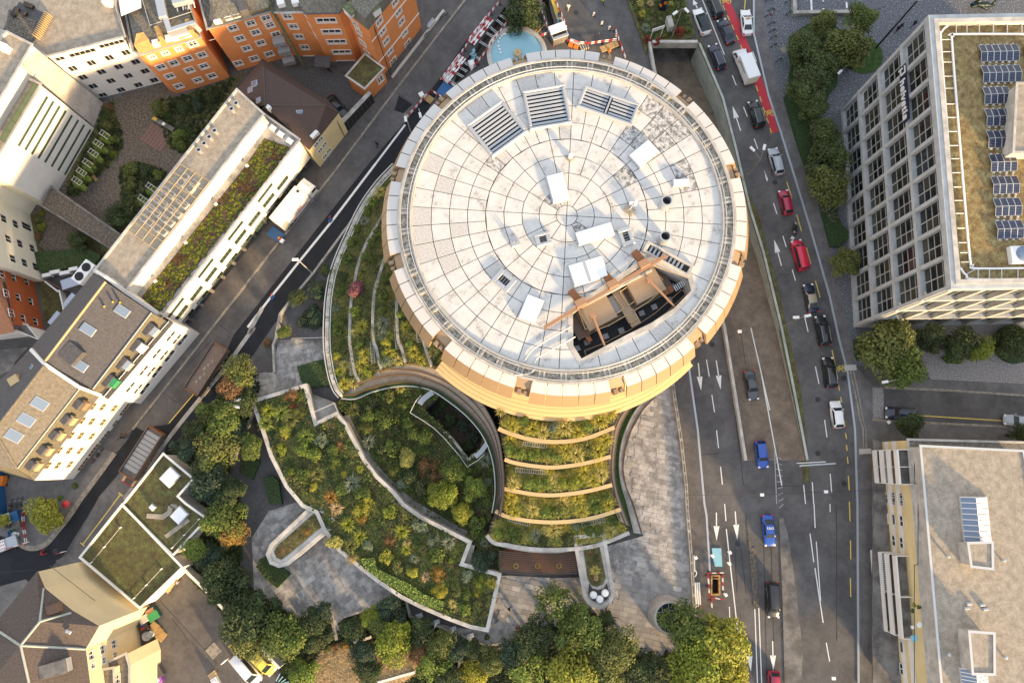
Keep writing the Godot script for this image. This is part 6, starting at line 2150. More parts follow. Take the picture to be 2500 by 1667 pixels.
	solo("cushion",pad(W("D3",1340,1175,10.9),0.8,0.8,0.4),X.teal_pale,"pale blue cushion on the roof terrace","cushion",W("D3",1340,1175,10.7))
	solo("terrace_chair",pad(W("D3",1327,1080,10.9),0.4,0.4,0.1),X.white,"small white stool on the roof terrace","stool",W("D3",1327,1080,10.7))
	var rl:=thing("terrace_railing","dark railing along the roof terrace of the apartment block","railing",W("D3",1340,700,10.6))
	var pl:=[["D2",1365,1105,11.6],["D2",1360,1385,11.6],["D2",1395,1390,11.6],["D3",1372,530,11.6],["D3",1340,535,11.6],["D3",1340,1568,11.6]]
	pipe_of(rl,"rail","teal_dark",pl,0.05)
	for q in pl:
		pipe_of(rl,"post","teal_dark",[[q[0],q[1],q[2],10.6],[q[0],q[1],q[2],11.6]],0.04)
func vent_mb(b:Vector3,duct: bool) -> MB:
	var m:=MB.new()
	if duct:
		m.bevel(b+UP*0.2,V(0.7,0.4,0.35),0.05,Basis(UP,0.1))
		m.box(b+V(0.0,0.41,0.0),V(0.6,0.03,0.1),Basis(UP,0.1))
	else:
		m.lathe([V2(0.14,0),V2(0.14,0.5),V2(0.24,0.5),V2(0.24,0.62),V2(0.0,0.68)],10,b)
	return m
func pad(at:Vector3,w: float,l: float,turn: float) -> MB:
	var m:=MB.new()
	m.bevel(at,V(w,0.3,l),0.08,Basis(UP,turn))
	return m
func paintmat(k:String,r: float,g: float,b: float) -> StandardMaterial3D:
	var m:=plain(k,r,g,b,0.32)
	m.clearcoat_enabled=true
	m.clearcoat=0.7
	m.clearcoat_roughness=0.08
	return m
func loft(m:MB,rows:Array):
	for i in rows.size()-1:
		for j in rows[i].size()-1:
			m.quad(rows[i][j],rows[i][j+1],rows[i+1][j+1],rows[i+1][j])
func wheel(o:Node3D,x: float,z: float,r:=0.33):
	if not cache.has("tyre"):
		var t:=MB.new()
		t.lathe([V2(0.2,-0.11),V2(0.31,-0.11),V2(0.33,-0.06),V2(0.33,0.06),V2(0.31,0.11),V2(0.2,0.11)],16)
		cache["tyre"]=t.mesh()
		t=MB.new()
		t.lathe([V2(0.0,0.09),V2(0.2,0.08),V2(0.2,-0.08),V2(0.0,-0.09)],10)
		cache["rim"]=t.mesh()
	var b:=Basis(Vector3.RIGHT,PI/2).scaled(V(r/0.33,r/0.33,1.0))
	var p:=part("wheel",cache["tyre"],X.tyre,o,Transform3D(b,V(x,r,z)))
	part("rim",cache["rim"],X.rim,p)
func car_parts(o:Node3D,L: float,wd: float,h: float,xs:Array,sh: float,paint:Material,roofm:Material=null):
	var m:=MB.new()
	var rows:=[]
	var hw:=wd/2
	for q in [[0.0,0.62,0.42],[0.015,0.74,0.6],[0.05,0.88,0.7],[0.12,0.97,0.78],[float(xs[0]),1.0,0.98],[0.5,1.0,1.0],[float(xs[3]),1.0,1.0],[0.93,0.96,0.98],[0.98,0.88,0.9],[1.0,0.78,0.6]]:
		var x: float=L/2-q[0]*L
		var w: float=hw*q[1]
		var y: float=sh*q[2]
		rows.append([V(x,0.22,-w*0.94),V(x,y*0.6,-w),V(x,y*0.88,-w*0.97),V(x,y,-w*0.86),V(x,y+0.035,-w*0.4),V(x,y+0.045,0),V(x,y+0.035,w*0.4),V(x,y,w*0.86),V(x,y*0.88,w*0.97),V(x,y*0.6,w),V(x,0.22,w*0.94)])
	loft(m,rows)
	for q in [rows[0],rows[9]]:
		for j in range(1,10):
			m.tri(q[0],q[j],q[j+1])
	part("body",m.soft(),paint,o)
	var X0: float=L/2-xs[0]*L
	var X1: float=L/2-xs[1]*L
	var X2: float=L/2-xs[2]*L
	var X3: float=L/2-xs[3]*L
	var wb:=hw*0.9
	var wt:=hw*0.7
	m=MB.new()
	rows=[]
	for q in [[X0,sh*0.98,wb,0.0],[lerpf(X0,X1,0.85),lerpf(sh,h,0.86),wt*1.05,0.0],[X1-0.1,h-0.02,wt,0.0],[(X1+X2)/2,h,wt,0.0],[X2+0.1,h-0.03,wt*0.98,0.0],[lerpf(X3,X2,0.85),lerpf(sh,h,0.84),wt*1.02,0.0],[X3,sh,wb*0.95,0.0]]:
		var hb: float=sh*0.95
		rows.append([V(q[0],hb,-wb),V(q[0],q[1]-0.06,-q[2]*1.02),V(q[0],q[1],-q[2]*0.9),V(q[0],q[1]+0.02,0),V(q[0],q[1],q[2]*0.9),V(q[0],q[1]-0.06,q[2]*1.02),V(q[0],hb,wb)])
	loft(m,rows)
	part("roof",m.soft(),roofm if roofm else paint,o)
	var gl:=func(k:String,a:Vector3,b:Vector3,c:Vector3,d:Vector3):
		var q:=MB.new()
		q.quad(a,b,c,d)
		part(k,q,X.glass_car,o)
	var e:=0.03
	gl.call("windscreen",V(X0-0.06+e,sh+0.06,-wb*0.86),V(X0-0.06+e,sh+0.06,wb*0.86),V(X1+e*2,h-0.03+e,wt*0.88),V(X1+e*2,h-0.03+e,-wt*0.88))
	gl.call("rear_window",V(X3+0.05-e,sh+0.1+e,-wb*0.8),V(X2-e*2,h-0.05+e,-wt*0.85),V(X2-e*2,h-0.05+e,wt*0.85),V(X3+0.05-e,sh+0.1+e,wb*0.8))
	for s in [-1,1]:
		gl.call("side_window",V(X0-0.3,sh+0.02,s*(wb+0.012)),V(X1-0.05,h-0.13,s*(wt*1.03+0.02)),V(X2+0.1,h-0.14,s*(wt*1.02+0.02)),V(X3+0.3,sh+0.03,s*(wb+0.012)))
		m=MB.new()
		m.bevel(V(L/2-0.17,sh*0.66,s*hw*0.72),V(0.3,0.14,0.34),0.04)
		part("headlight",m,X.lamp_white,o)
		m=MB.new()
		m.bevel(V(-L/2+0.13,sh*0.82,s*hw*0.74),V(0.26,0.2,0.36),0.04)
		part("tail_light",m,X.lamp_red,o)
		m=MB.new()
		m.bevel(V(X0-0.35,sh+0.06,s*(hw+0.07)),V(0.14,0.14,0.2),0.03)
		part("mirror",m,paint,o)
		wheel(o,L*0.31,s*(hw-0.11))
		wheel(o,-L*0.29,s*(hw-0.11))
func car(label:String,cat:String,t:String,x: float,y: float,x2: float,y2: float,kind:String,paint:String,group:="",g:=0.0,roofm:="") -> Node3D:
	var at:=W(t,x,y,g+0.7)
	at.y=g
	var to:=W(t,x2,y2,g+0.7)
	var a:=-V2(to.x-at.x,to.z-at.z).angle()
	var o:=thing("car",label,cat,at,group,a)
	orig[o]=Vector3.ZERO
	var k:Dictionary={"sedan":[4.7,1.82,1.42,[0.27,0.4,0.68,0.85],0.92],"coupe":[4.9,1.9,1.5,[0.25,0.4,0.74,0.93],0.98],"estate":[4.75,1.84,1.5,[0.26,0.38,0.88,0.97],0.95],"suv":[4.8,1.92,1.72,[0.25,0.36,0.9,0.98],1.08],"hatch":[4.25,1.78,1.48,[0.25,0.38,0.86,0.97],0.95],"van":[5.1,1.92,1.95,[0.17,0.27,0.95,0.99],1.15],"mini":[4.4,1.8,1.68,[0.2,0.33,0.9,0.98],1.05]}
	var p:Array=k[kind]
	car_parts(o,p[0],p[1],p[2],p[3],p[4],X[paint],X[roofm] if roofm else null)
	if kind in ["estate","suv"]:
		for s in [-1,1]:
			var m:=MB.new()
			m.tube(V(0.5,p[2]+0.05,s*p[1]*0.31),V(-1.9,p[2]+0.03,s*p[1]*0.31),0.025,5)
			part("roof_rail",m,X.steel,o)
	return o
func lettering(o:Node3D,txt:String,size: float,mat:String,xf:Transform3D,bold:=true):
	var tm:=TextMesh.new()
	tm.text=txt
	var sf:=SystemFont.new()
	sf.font_names=PackedStringArray(["Droid Sans"])
	sf.font_weight=700 if bold else 400
	tm.font=sf
	tm.font_size=64
	tm.pixel_size=size/64.0
	tm.depth=0.02
	part("lettering",tm,X[mat],o,xf)
func bx(o:Node3D,k:String,mat:String,c:Vector3,s:Vector3,bev:=0.04,label:="") -> MeshInstance3D:
	var m:=MB.new()
	m.bevel(c,s,bev)
	return part(k,m,X[mat],o,Transform3D(),label)
func vehicle(k:String,label:String,cat:String,t:String,x: float,y: float,x2: float,y2: float,g:=0.0,group:="") -> Node3D:
	var at:=W(t,x,y,g)
	var to:=W(t,x2,y2,g)
	var o:=thing(k,label,cat,at,group,-V2(to.x-at.x,to.z-at.z).angle())
	orig[o]=Vector3.ZERO
	return o
func figure(pose:String,coat:Color,legs:Color,hair:Color) -> ArrayMesh:
	var key:="fig"+pose
	if not cache.has(key):
		var J:={"hip":V(0,0.93,0),"chest":V(0.03,1.3,0),"neck":V(0.03,1.48,0),"head":V(0.06,1.64,0),"la":V(0.02,1.4,-0.19),"ra":V(0.02,1.4,0.19),"le":V(-0.08,1.13,-0.25),"re":V(0.1,1.14,0.25),"lh":V(0.1,0.9,-0.24),"rh":V(0.3,0.98,0.22),"lt":V(0,0.9,-0.1),"rt":V(0,0.9,0.1),"lk":V(0.18,0.52,-0.1),"rk":V(-0.06,0.5,0.1),"lf":V(0.3,0.09,-0.1),"rf":V(-0.32,0.13,0.1),"lo":V(0.46,0.05,-0.11),"ro":V(-0.18,0.05,0.11)}
		if pose=="ride":
			J.merge({"hip":V(-0.25,0.92,0),"chest":V(0.05,1.22,0),"neck":V(0.14,1.38,0),"head":V(0.24,1.5,0),"la":V(0.1,1.32,-0.2),"ra":V(0.1,1.32,0.2),"le":V(0.3,1.12,-0.33),"re":V(0.3,1.12,0.33),"lh":V(0.52,1.03,-0.34),"rh":V(0.52,1.03,0.34),"lt":V(-0.22,0.88,-0.12),"rt":V(-0.22,0.88,0.12),"lk":V(0.16,0.7,-0.2),"rk":V(0.16,0.7,0.2),"lf":V(-0.05,0.32,-0.22),"rf":V(-0.05,0.32,0.22),"lo":V(0.1,0.28,-0.22),"ro":V(0.1,0.28,0.22)},true)
		var bones:=[["hip","chest",0.15,0.17,0],["chest","neck",0.15,0.07,0],["neck","head",0.06,0.07,2],["head","head",0.115,0.115,3],["la","le",0.07,0.05,0],["le","lh",0.05,0.035,0],["ra","re",0.07,0.05,0],["re","rh",0.05,0.035,0],["lh","lh",0.05,0.05,2],["rh","rh",0.05,0.05,2],["la","ra",0.08,0.08,0],["lt","lk",0.1,0.065,1],["lk","lf",0.065,0.045,1],["rt","rk",0.1,0.065,1],["rk","rf",0.065,0.045,1],["lf","lo",0.05,0.045,4],["rf","ro",0.05,0.045,4]]
		var cs:=0.045
		var lo:=V(-0.6,-0.05,-0.5)
		var nx:=27
		var ny:=42
		var nz:=23
		var f:=PackedFloat32Array()
		var id:=PackedInt32Array()
		f.resize(nx*ny*nz)
		id.resize(nx*ny*nz)
		for iz in nz:
			for iy in ny:
				for ix in nx:
					var p:=lo+V(ix,iy,iz)*cs
					var acc:=0.0
					var best:=9.0
					var bi:=0
					for b in bones:
						var A:Vector3=J[b[0]]
						var B:Vector3=J[b[1]]
						var ab:=B-A
						var tt:=0.0 if ab==Vector3.ZERO else clampf((p-A).dot(ab)/ab.length_squared(),0,1)
						var dd:=p.distance_to(A+ab*tt)-lerpf(b[2],b[3],tt)
						acc+=exp(-dd*38.0)
						if dd<best:
							best=dd
							bi=b[4]
					f[ix+nx*(iy+ny*iz)]=-log(acc)/38.0
					id[ix+nx*(iy+ny*iz)]=bi
		cache[key]=[f,id,nx,ny,nz,cs,lo]
	var C:Array=cache[key]
	var fl:PackedFloat32Array=C[0]
	var ids:PackedInt32Array=C[1]
	var NX: int=C[2]
	var NY: int=C[3]
	var NZ: int=C[4]
	var vs:={}
	for iz in NZ-1:
		for iy in NY-1:
			for ix in NX-1:
				var i0:=ix+NX*(iy+NY*iz)
				var n:=0
				var s:=Vector3.ZERO
				for e in [[0,1],[2,3],[4,5],[6,7],[0,2],[1,3],[4,6],[5,7],[0,4],[1,5],[2,6],[3,7]]:
					var ca:=V(e[0] & 1,(e[0] >> 1) & 1,e[0] >> 2)
					var cb:=V(e[1] & 1,(e[1] >> 1) & 1,e[1] >> 2)
					var fa:=fl[i0+int(ca.x)+NX*(int(ca.y)+NY*int(ca.z))]
					var fb:=fl[i0+int(cb.x)+NX*(int(cb.y)+NY*int(cb.z))]
					if (fa<0.0)!=(fb<0.0):
						n+=1
						s+=ca.lerp(cb,fa/(fa-fb))
				if n:
					vs[i0]=C[6]+(V(ix,iy,iz)+s/n)*float(C[5])
	var m:=MB.new()
	m.colored=true
	var cols:=[coat,legs,Color(0.42,0.25,0.18),hair,Color(0.02,0.02,0.02)]
	for iz in range(1,NZ-1):
		for iy in range(1,NY-1):
			for ix in range(1,NX-1):
				var i0:=ix+NX*(iy+NY*iz)
				for ax in 3:
					var st: int=[1,NX,NX*NY][ax]
					if (fl[i0]<0.0)==(fl[i0+st]<0.0):
						continue
					var u: int=[NX,NX*NY,1][ax]
					var w: int=[NX*NY,1,NX][ax]
					var q:=[i0,i0-u,i0-u-w,i0-w]
					var ok:=true
					for k in q:
						if not vs.has(k):
							ok=false
					if not ok:
						continue
					m.col=cols[ids[i0 if fl[i0]<0.0 else i0+st]]
					if fl[i0]<0.0:
						m.quad(vs[q[0]],vs[q[3]],vs[q[2]],vs[q[1]])
					else:
						m.quad(vs[q[0]],vs[q[1]],vs[q[2]],vs[q[3]])
	return m.soft()
func person(label:String,t:String,x: float,y: float,a: float,pose:String,coat:Color,legs:Color,hair:=Color(0.04,0.03,0.02),g:=0.13,group:=""):
	var o:=MeshInstance3D.new()
	o.name=numbered("person")
	o.mesh=figure(pose,coat,legs,hair)
	o.material_override=X.cloth
	o.position=W(t,x,y,g+0.7)
	o.position.y=g
	o.rotation.y=a
	add_child(o,true)
	tag(o,label,"person",group)
func barrier(label:String,t:String,a:Array,g:=0.0,group:="red and white barriers"):
	var pts:=[]
	for i in range(0,a.size(),2):
		pts.append(W(t,a[i],a[i+1],g+0.8)-UP*0.8)
	var o:=thing("barrier",label,"barrier",pts[0],group)
	var wm:=MB.new()
	var rm:=MB.new()
	var fm:=MB.new()
	for i in pts.size()-1:
		var p:Vector3=pts[i]
		var q:Vector3=pts[i+1]
		var n:=maxi(2,int(p.distance_to(q)/0.55))
		var d:=(q-p).normalized()
		var bs:=Basis(d,UP,d.cross(UP))
		for k in n:
			var c:=p.lerp(q,(k+0.5)/n)
			for y in [1.0,0.55]:
				var tgt:=rm if k % 2==0 else wm
				tgt.bevel(c+UP*y,V(p.distance_to(q)/n,0.16,0.08),0.02,bs)
			if k % 4==0:
				fm.bevel(c+UP*0.06,V(0.3,0.12,0.7),0.03,bs)
				fm.tube(c,c+UP*1.0,0.03,5)
	part("white_board",wm,X.white,o)
	part("red_board",rm,X.red,o)
	part("foot",fm,X.dark,o)
func lamp(label:String,t:String,bx_: float,by: float,heads:Array,h:=9.0,g:=0.0,mat:="kerb",headm:="white",group:="street lamps"):
	var b:=W(t,bx_,by,g)
	var o:=thing("street_lamp",label,"street lamp",b,group)
	var m:=MB.new()
	m.tube(b,b+UP*(h-0.6),0.11,8,0.07)
	part("post",m,X[mat],o)
	m=MB.new()
	for q in heads:
		m.tube(b+UP*(h-0.65),W(t,q[0],q[1],h),0.05,6)
	part("arm",m,X[mat],o)
	for q in heads:
		m=MB.new()
		var p:=W(t,q[0],q[1],h)
		var d:=V(p.x-b.x,0,p.z-b.z).normalized()
		if d==Vector3.ZERO:
			d=Vector3.RIGHT
		m.bevel(p+d*0.1,V(0.95,0.16,0.42),0.07,Basis(d,UP,d.cross(UP)))
		part("lamp_head",m,X[headm],o)
func bicycle_mesh() -> Array:
	if cache.has("bike"):
		return cache["bike"]
	var w:=MB.new()
	for i in 18:
		w.tube(V(cos(TAU*i/18)*0.33,0.34+sin(TAU*i/18)*0.33,0),V(cos(TAU*(i+1)/18)*0.33,0.34+sin(TAU*(i+1)/18)*0.33,0),0.022,5)
	for i in 6:
		w.tube(V(cos(PI*i/6)*0.32,0.34+sin(PI*i/6)*0.32,0),V(-cos(PI*i/6)*0.32,0.34-sin(PI*i/6)*0.32,0),0.006,4)
	var f:=MB.new()
	for q in [[-0.5,0.34,-0.15,0.85],[-0.15,0.85,0.35,0.88],[0.35,0.88,0.0,0.32],[0.0,0.32,-0.15,0.85],[0.0,0.32,-0.5,0.34],[0.35,0.95,0.52,0.34]]:
		f.tube(V(q[0],q[1],0),V(q[2],q[3],0),0.025,5)
	var hb:=MB.new()
	hb.tube(V(0.33,1.02,-0.29),V(0.33,1.02,0.29),0.022,5)
	hb.tube(V(0.35,0.9,0),V(0.33,1.02,0),0.025,5)
	var s:=MB.new()
	s.bevel(V(-0.17,0.95,0),V(0.28,0.08,0.16),0.03)
	cache["bike"]=[w.mesh(),f.mesh(),hb.mesh(),s.mesh()]
	return cache["bike"]
func bicycle(label:String,t:String,x: float,y: float,a: float,mat:="dark",group:="bicycles parked beside the square",g:=0.13):
	var o:=thing("bicycle",label,"bicycle",W(t,x,y,g),group,a)
	orig[o]=Vector3.ZERO
	var b:=bicycle_mesh()
	var lean:=Basis(Vector3.RIGHT,0.14)
	for k in [-0.5,0.52]:
		part("wheel",b[0],X.tyre,o,Transform3D(lean,V(k,0,0)))
	part("frame",b[1],X[mat],o,Transform3D(lean,Vector3.ZERO))
	part("handlebar",b[2],X.steel,o,Transform3D(lean,Vector3.ZERO))
	part("saddle",b[3],X.dark,o,Transform3D(lean,Vector3.ZERO))
func streets():
	X.cloth=plain("cloth",1,1,1,0.85)
	X.cloth.vertex_color_use_as_albedo=true
	for q in [["p_black",.012,.013,.016],["p_navy",.012,.02,.045],["p_white",.8,.8,.8],["p_silver",.4,.43,.47],["p_crimson",.38,.012,.05],["p_red",.6,.012,.05],["p_blue",.01,.075,.4],["p_grey",.06,.065,.075],["p_beige",.36,.3,.22],["p_yellow",.75,.6,.07]]:
		paintmat(q[0],q[1],q[2],q[3])
	var qg:="cars queueing on the right-hand road"
	car("black estate cut by the top edge beside the red cycle lane","car","C0",1845,45,1790,-100,"estate","p_black",qg)
	car("white coupe with a black glass roof next to the flower bed","car","C0",1730,187,1680,60,"coupe","p_white",qg,0.0,"glass_car")
	car("dark navy sedan with lit tail lights beside the red cycle lane","car","C0",1948,275,1895,150,"sedan","p_navy",qg)
	var tx:=car("white taxi with a small roof sign to the right of the red cycle lane","taxi","C0",2128,195,2115,60,"sedan","p_white",qg)
	bx(tx,"roof_sign","gold",V(0.15,1.52,0),V(0.2,0.16,0.8),0.03)
	lettering(tx,"TAXI",0.22,"crimson",Transform3D(Basis(V(0,0,1),V(1,0,0),V(0,1,0)),V(0.15,1.61,0.05)))
	car("dark blue estate behind the white coupe, left of the box van","car","C0",1866,502,1810,360,"estate","p_navy",qg)
	car("black suv ahead of the cycle symbol on the red lane's end","car","C0",2215,1015,2175,880,"suv","p_black",qg)
	car("silver-grey estate below the end of the red cycle lane","car","D0",130,1435,95,1300,"estate","p_silver",qg)
	car("crimson hatchback in front of the motorcycle","car","D1",217,340,190,220,"hatch","p_crimson",qg)
	car("bright red van behind the motorcycle","van","D1",340,812,300,660,"van","p_red",qg)
	car("dark convertible with a beige cloth roof","car","D1",440,1195,415,1070,"sedan","p_navy",qg,0.0,"p_beige")
	car("long black estate below the double street lamp","car","D2",545,25,515,-130,"suv","p_black",qg)
	car("black suv beside the painted cycle symbol","car","D2",607,398,590,270,"suv","p_black",qg)
	car("white hatchback, last in the queue","car","D2",672,773,655,640,"hatch","p_white",qg)
	car("dark blue suv parked on the side street by the planter","car","D2",1242,765,1100,755,"suv","p_navy")
	car("silver car in the blue-marked bay at the right edge","car","D2",2300,828,2150,815,"sedan","p_silver")
	var dg:="cars driving down the sunken road"
	car("dark grey sedan nearest the round building on the sunken road","car","C2",2172,512,2195,640,"sedan","p_grey",dg,rampy(940))
	car("plain bright blue car in the middle of the sunken road","car","C2",2263,1125,2280,1250,"hatch","p_blue",dg,rampy(1108))
	var bt:=car("blue taxi with white roof lettering beside the traffic island","taxi","D3",65,232,75,340,"sedan","p_blue",dg)
	lettering(bt,"TAXI",0.5,"white",Transform3D(Basis(V(0,0,-1),V(-1,0,0),V(0,1,0)),V(-0.35,1.45,0.0)))
	car("black van driving beside the lower traffic island","van","D3",98,842,104,1000,"van","p_black",dg)
	car("dark red car cut by the bottom edge under the lane arrow","car","D3",112,1600,115,1700,"hatch","p_crimson",dg)
	car("black car parked behind the slatted gate of the paved yard","car","B0",742,948,810,1030,"sedan","p_black")
	var o:=vehicle("delivery_truck","white delivery truck with red lettering and a lowered blue tail lift","truck","B1",375,410,540,205)
	bx(o,"cargo_box","white",V(-0.6,2.15,0),V(6.6,2.5,2.45),0.06)
	bx(o,"cab","white",V(3.75,1.75,0),V(1.75,2.3,2.35),0.25)
	bx(o,"wind_deflector","white",V(3.35,3.05,0),V(1.4,0.7,2.1),0.3)
	bx(o,"windscreen","glass_car",V(4.6,2.05,0),V(0.12,0.95,2.1),0.02)
	for s in [-1,1]:
		bx(o,"mirror","dark",V(4.55,2.1,s*1.35),V(0.15,0.5,0.25),0.03)
		bx(o,"side_window","glass_car",V(4.0,2.15,s*1.18),V(0.9,0.7,0.04),0.01)
		bx(o,"side_skirt","zinc",V(0.3,0.75,s*1.18),V(2.6,0.5,0.05),0.01)
		bx(o,"headlight","lamp_white",V(4.62,0.9,s*0.9),V(0.1,0.25,0.4),0.02)
		for x in [3.5,-1.9,-2.9]:
			wheel(o,x,s*1.05,0.48)
	bx(o,"chassis","dark",V(0.3,0.75,0),V(7.8,0.3,1.6),0.02)
	bx(o,"tail_lift","tail_blue",V(-5.2,0.35,0),V(1.7,0.08,2.5),0.02)
	bx(o,"roof_vent","dark",V(2.2,3.43,-0.2),V(0.45,0.08,0.45),0.05)
	bx(o,"rear_picture","grey",V(-3.2,2.1,1.24),V(1.3,2.2,0.03),0.005)
	lettering(o,"TRANSGOURMET",0.52,"paint_red",Transform3D(Basis(V(1,0,0),V(0,1,0),V(0,0,1)),V(-0.1,1.5,1.24)))
	bx(o,"emblem","paint_red",V(0.3,2.35,1.235),V(0.9,0.5,0.03),0.005)
	bx(o,"emblem_field","white",V(0.3,2.35,1.25),V(0.6,0.16,0.02),0.004)
	var cb:=vehicle("cargo_pallet","red and white boxed goods standing on the blue tail lift","goods","B1",240,682,300,600,0.4)
	bx(cb,"red_carton","red",V(0.1,0.3,-0.25),V(0.6,0.6,0.5),0.02)
	bx(cb,"yellow_carton","gold",V(0.1,0.63,-0.3),V(0.3,0.1,0.3),0.02)
	bx(cb,"pale_carton","white",V(0.0,0.25,0.3),V(0.7,0.5,0.55),0.02)
	o=vehicle("box_van","white box van with dark side lettering beside the red cycle lane","van","C0",2098,630,2040,480)
	bx(o,"cargo_box","p_white",V(-0.75,1.95,0),V(4.3,2.2,2.1),0.06)
	bx(o,"cab","p_white",V(2.05,1.25,0),V(1.7,1.5,1.95),0.3)
	bx(o,"bonnet","p_white",V(2.95,0.85,0),V(0.9,0.7,1.85),0.25)
	var ws:=MB.new()
	ws.quad(V(2.88,1.3,-0.85),V(2.88,1.3,0.85),V(2.35,2.03,0.72),V(2.35,2.03,-0.72))
	part("windscreen",ws,X.glass_car,o)
	for s in [-1,1]:
		bx(o,"side_window","glass_car",V(2.15,1.65,s*0.96),V(0.9,0.5,0.06),0.01)
		bx(o,"mirror","dark",V(2.6,1.5,s*1.15),V(0.15,0.3,0.2),0.03)
		bx(o,"tail_light","lamp_red",V(-2.92,0.9,s*0.9),V(0.1,0.3,0.25),0.02)
		wheel(o,2.2,s*0.9)
		wheel(o,-1.6,s*0.95)
	bx(o,"rear_door","cream_white",V(-2.91,1.9,0),V(0.04,2.0,1.9),0.005)
	lettering(o,"KORNHAUS",0.42,"dark",Transform3D(Basis(V(-1,0,0),V(0,1,0),V(0,0,-1)),V(-0.4,2.35,-1.06)))
	bx(o,"emblem","orange",V(0.9,1.95,-1.055),V(0.45,0.4,0.02),0.005)
	o=vehicle("motorcycle","dark motorcycle between the crimson car and the red van","motorcycle","D1",292,580,280,500)
	for k in [-0.7,0.72]:
		var w:=MB.new()
		for i in 14:
			w.tube(V(k+cos(TAU*i/14)*0.28,0.32+sin(TAU*i/14)*0.28,0),V(k+cos(TAU*(i+1)/14)*0.28,0.32+sin(TAU*(i+1)/14)*0.28,0),0.07,6)
		part("wheel",w,X.tyre,o)
	bx(o,"tank","p_black",V(0.15,0.82,0),V(0.55,0.3,0.32),0.1)
	bx(o,"seat","dark",V(-0.4,0.8,0),V(0.75,0.14,0.3),0.05)
	bx(o,"engine","zinc",V(0.05,0.48,0),V(0.55,0.4,0.36),0.05)
	bx(o,"handlebar","steel",V(0.5,1.02,0),V(0.06,0.06,0.75),0.02)
	bx(o,"headlight","lamp_white",V(0.78,0.85,0),V(0.14,0.2,0.2),0.05)
	bx(o,"tail_light","lamp_red",V(-0.85,0.78,0),V(0.1,0.1,0.18),0.02)
	bx(o,"pannier","zinc",V(-0.65,0.7,-0.33),V(0.4,0.3,0.2),0.04)
	person("person in black riding gear and a dark helmet on the motorcycle","D1",292,580,o.rotation.y,"ride",Color(.012,.012,.014),Color(.015,.015,.02),Color(.01,.01,.012),0.0)
	for q in [["rust-rimmed open dump body parked by the kerb, upper one on the street",1880,382,1960,258,8.2,"rust",2.6],["grey-brown tarpaulined dump body on the street by the moss roof",1318,1118,1400,990,7.8,"concrete_dark",2.7]]:
		o=vehicle("dump_trailer",q[0],"trailer","A2",q[1],q[2],q[3],q[4],0.0,"dump trailers on the street")
		bx(o,"chassis","dark",V(0,0.7,0),V(q[5],0.3,1.4),0.02)
		bx(o,"bed","dump_bed" if q[6]=="rust" else "concrete_dark",V(0,1.5,0),V(q[5],1.3,q[7]-0.3),0.03)
		for s in [-1,1]:
			bx(o,"side_wall","dump_bed",V(0,1.75,s*(q[7]/2-0.05)),V(q[5]+0.1,1.5,0.12),0.03)
			for x in [-q[5]*0.3,-q[5]*0.12,q[5]*0.36]:
				wheel(o,x,s*1.05,0.48)
		for s in [-1,1]:
			bx(o,"end_wall","rust",V(s*q[5]/2,1.7,0),V(0.12,1.5,q[7]),0.03)
		if q[6]=="rust":
			for i in 6:
				bx(o,"rubble","kerb",V(-2.3+i*0.75,2.16,(i % 3-1)*0.2),V(0.5,0.08,0.35),0.04)
		else:
			for i in 9:
				bx(o,"tarpaulin_fold","grey",V(-2.7+i*0.72,2.2,0),V(0.62,0.12,2.3),0.06)
			bx(o,"tail_frame","paint_red",V(-q[5]/2-1.4,0.5,0),V(0.12,0.2,2.2),0.02)
			for s in [-1,1]:
				bx(o,"ramp","tan",V(-q[5]/2-0.7,0.55,s*0.85),V(1.3,0.12,0.4),0.02)
	o=vehicle("pickup_van","white van with an open rear and ladder rack in the yard","van","R",1640,980,1760,1120)
	car_parts(o,5.4,1.95,2.15,[0.13,0.26,0.96,0.995],1.2,X.p_white)
	for s in [-1,1]:
		bx(o,"open_door","white",V(-2.9,1.4,s*1.3),V(0.1,1.5,0.9),0.02)
	o=vehicle("yellow_van","yellow van parked against the yard wall under the trees","van","R",1870,860,1960,950)
	car_parts(o,5.0,1.9,2.0,[0.15,0.28,0.95,0.99],1.15,X.p_yellow)
	for k in [-1.2,0.1]:
		bx(o,"roof_bar","dark",V(k,2.08,0),V(0.06,0.06,1.5),0.01)
	for q in [["green-lidded waste container by the cream building",255,190,"green_lid",1.6,1.1],["grey waste container by the cream building",115,235,"grey_pale",1.4,1.0],["waste container full of brown leaves by the cream building",205,130,"teal_dark",1.5,1.1],["open crate of red and blue tools against the cream wall",100,360,"dark",1.3,1.3],["dark grey skip at the foot of the cream extension",275,1060,"slate",2.2,1.5],["purple-wrapped pallet at the bottom edge of the yard",275,1170,"leaf_purple_p",2.0,1.3]]:
		o=vehicle("container",q[0],"container","R",q[1],q[2],q[1]+90,q[2]-60,0.0)
		bx(o,"bin",q[3] if q[3]!="green_lid" else "teal_dark",V(0,0.5,0),V(q[4],1.0,q[5]),0.06)
		if q[3]=="green_lid":
			bx(o,"lid","green_lid",V(0,1.06,0),V(q[4]+0.05,0.1,q[5]+0.05),0.03)
		elif q[3]=="teal_dark":
			bx(o,"contents","rust_pale",V(0,1.0,0),V(q[4]-0.2,0.08,q[5]-0.2),0.02)
		elif q[3]=="dark":
			bx(o,"tool","red",V(-0.1,1.03,0.1),V(0.7,0.1,0.25),0.03)
			bx(o,"tool","blue",V(0.1,1.05,-0.25),V(0.5,0.1,0.15),0.03)
		elif q[3]=="leaf_purple_p":
			bx(o,"wrap","white",V(0.2,1.04,0.1),V(1.0,0.08,0.4),0.03)
		else:
			bx(o,"lid",q[3],V(0,1.05,0),V(q[4]+0.06,0.1,q[5]+0.06),0.04)
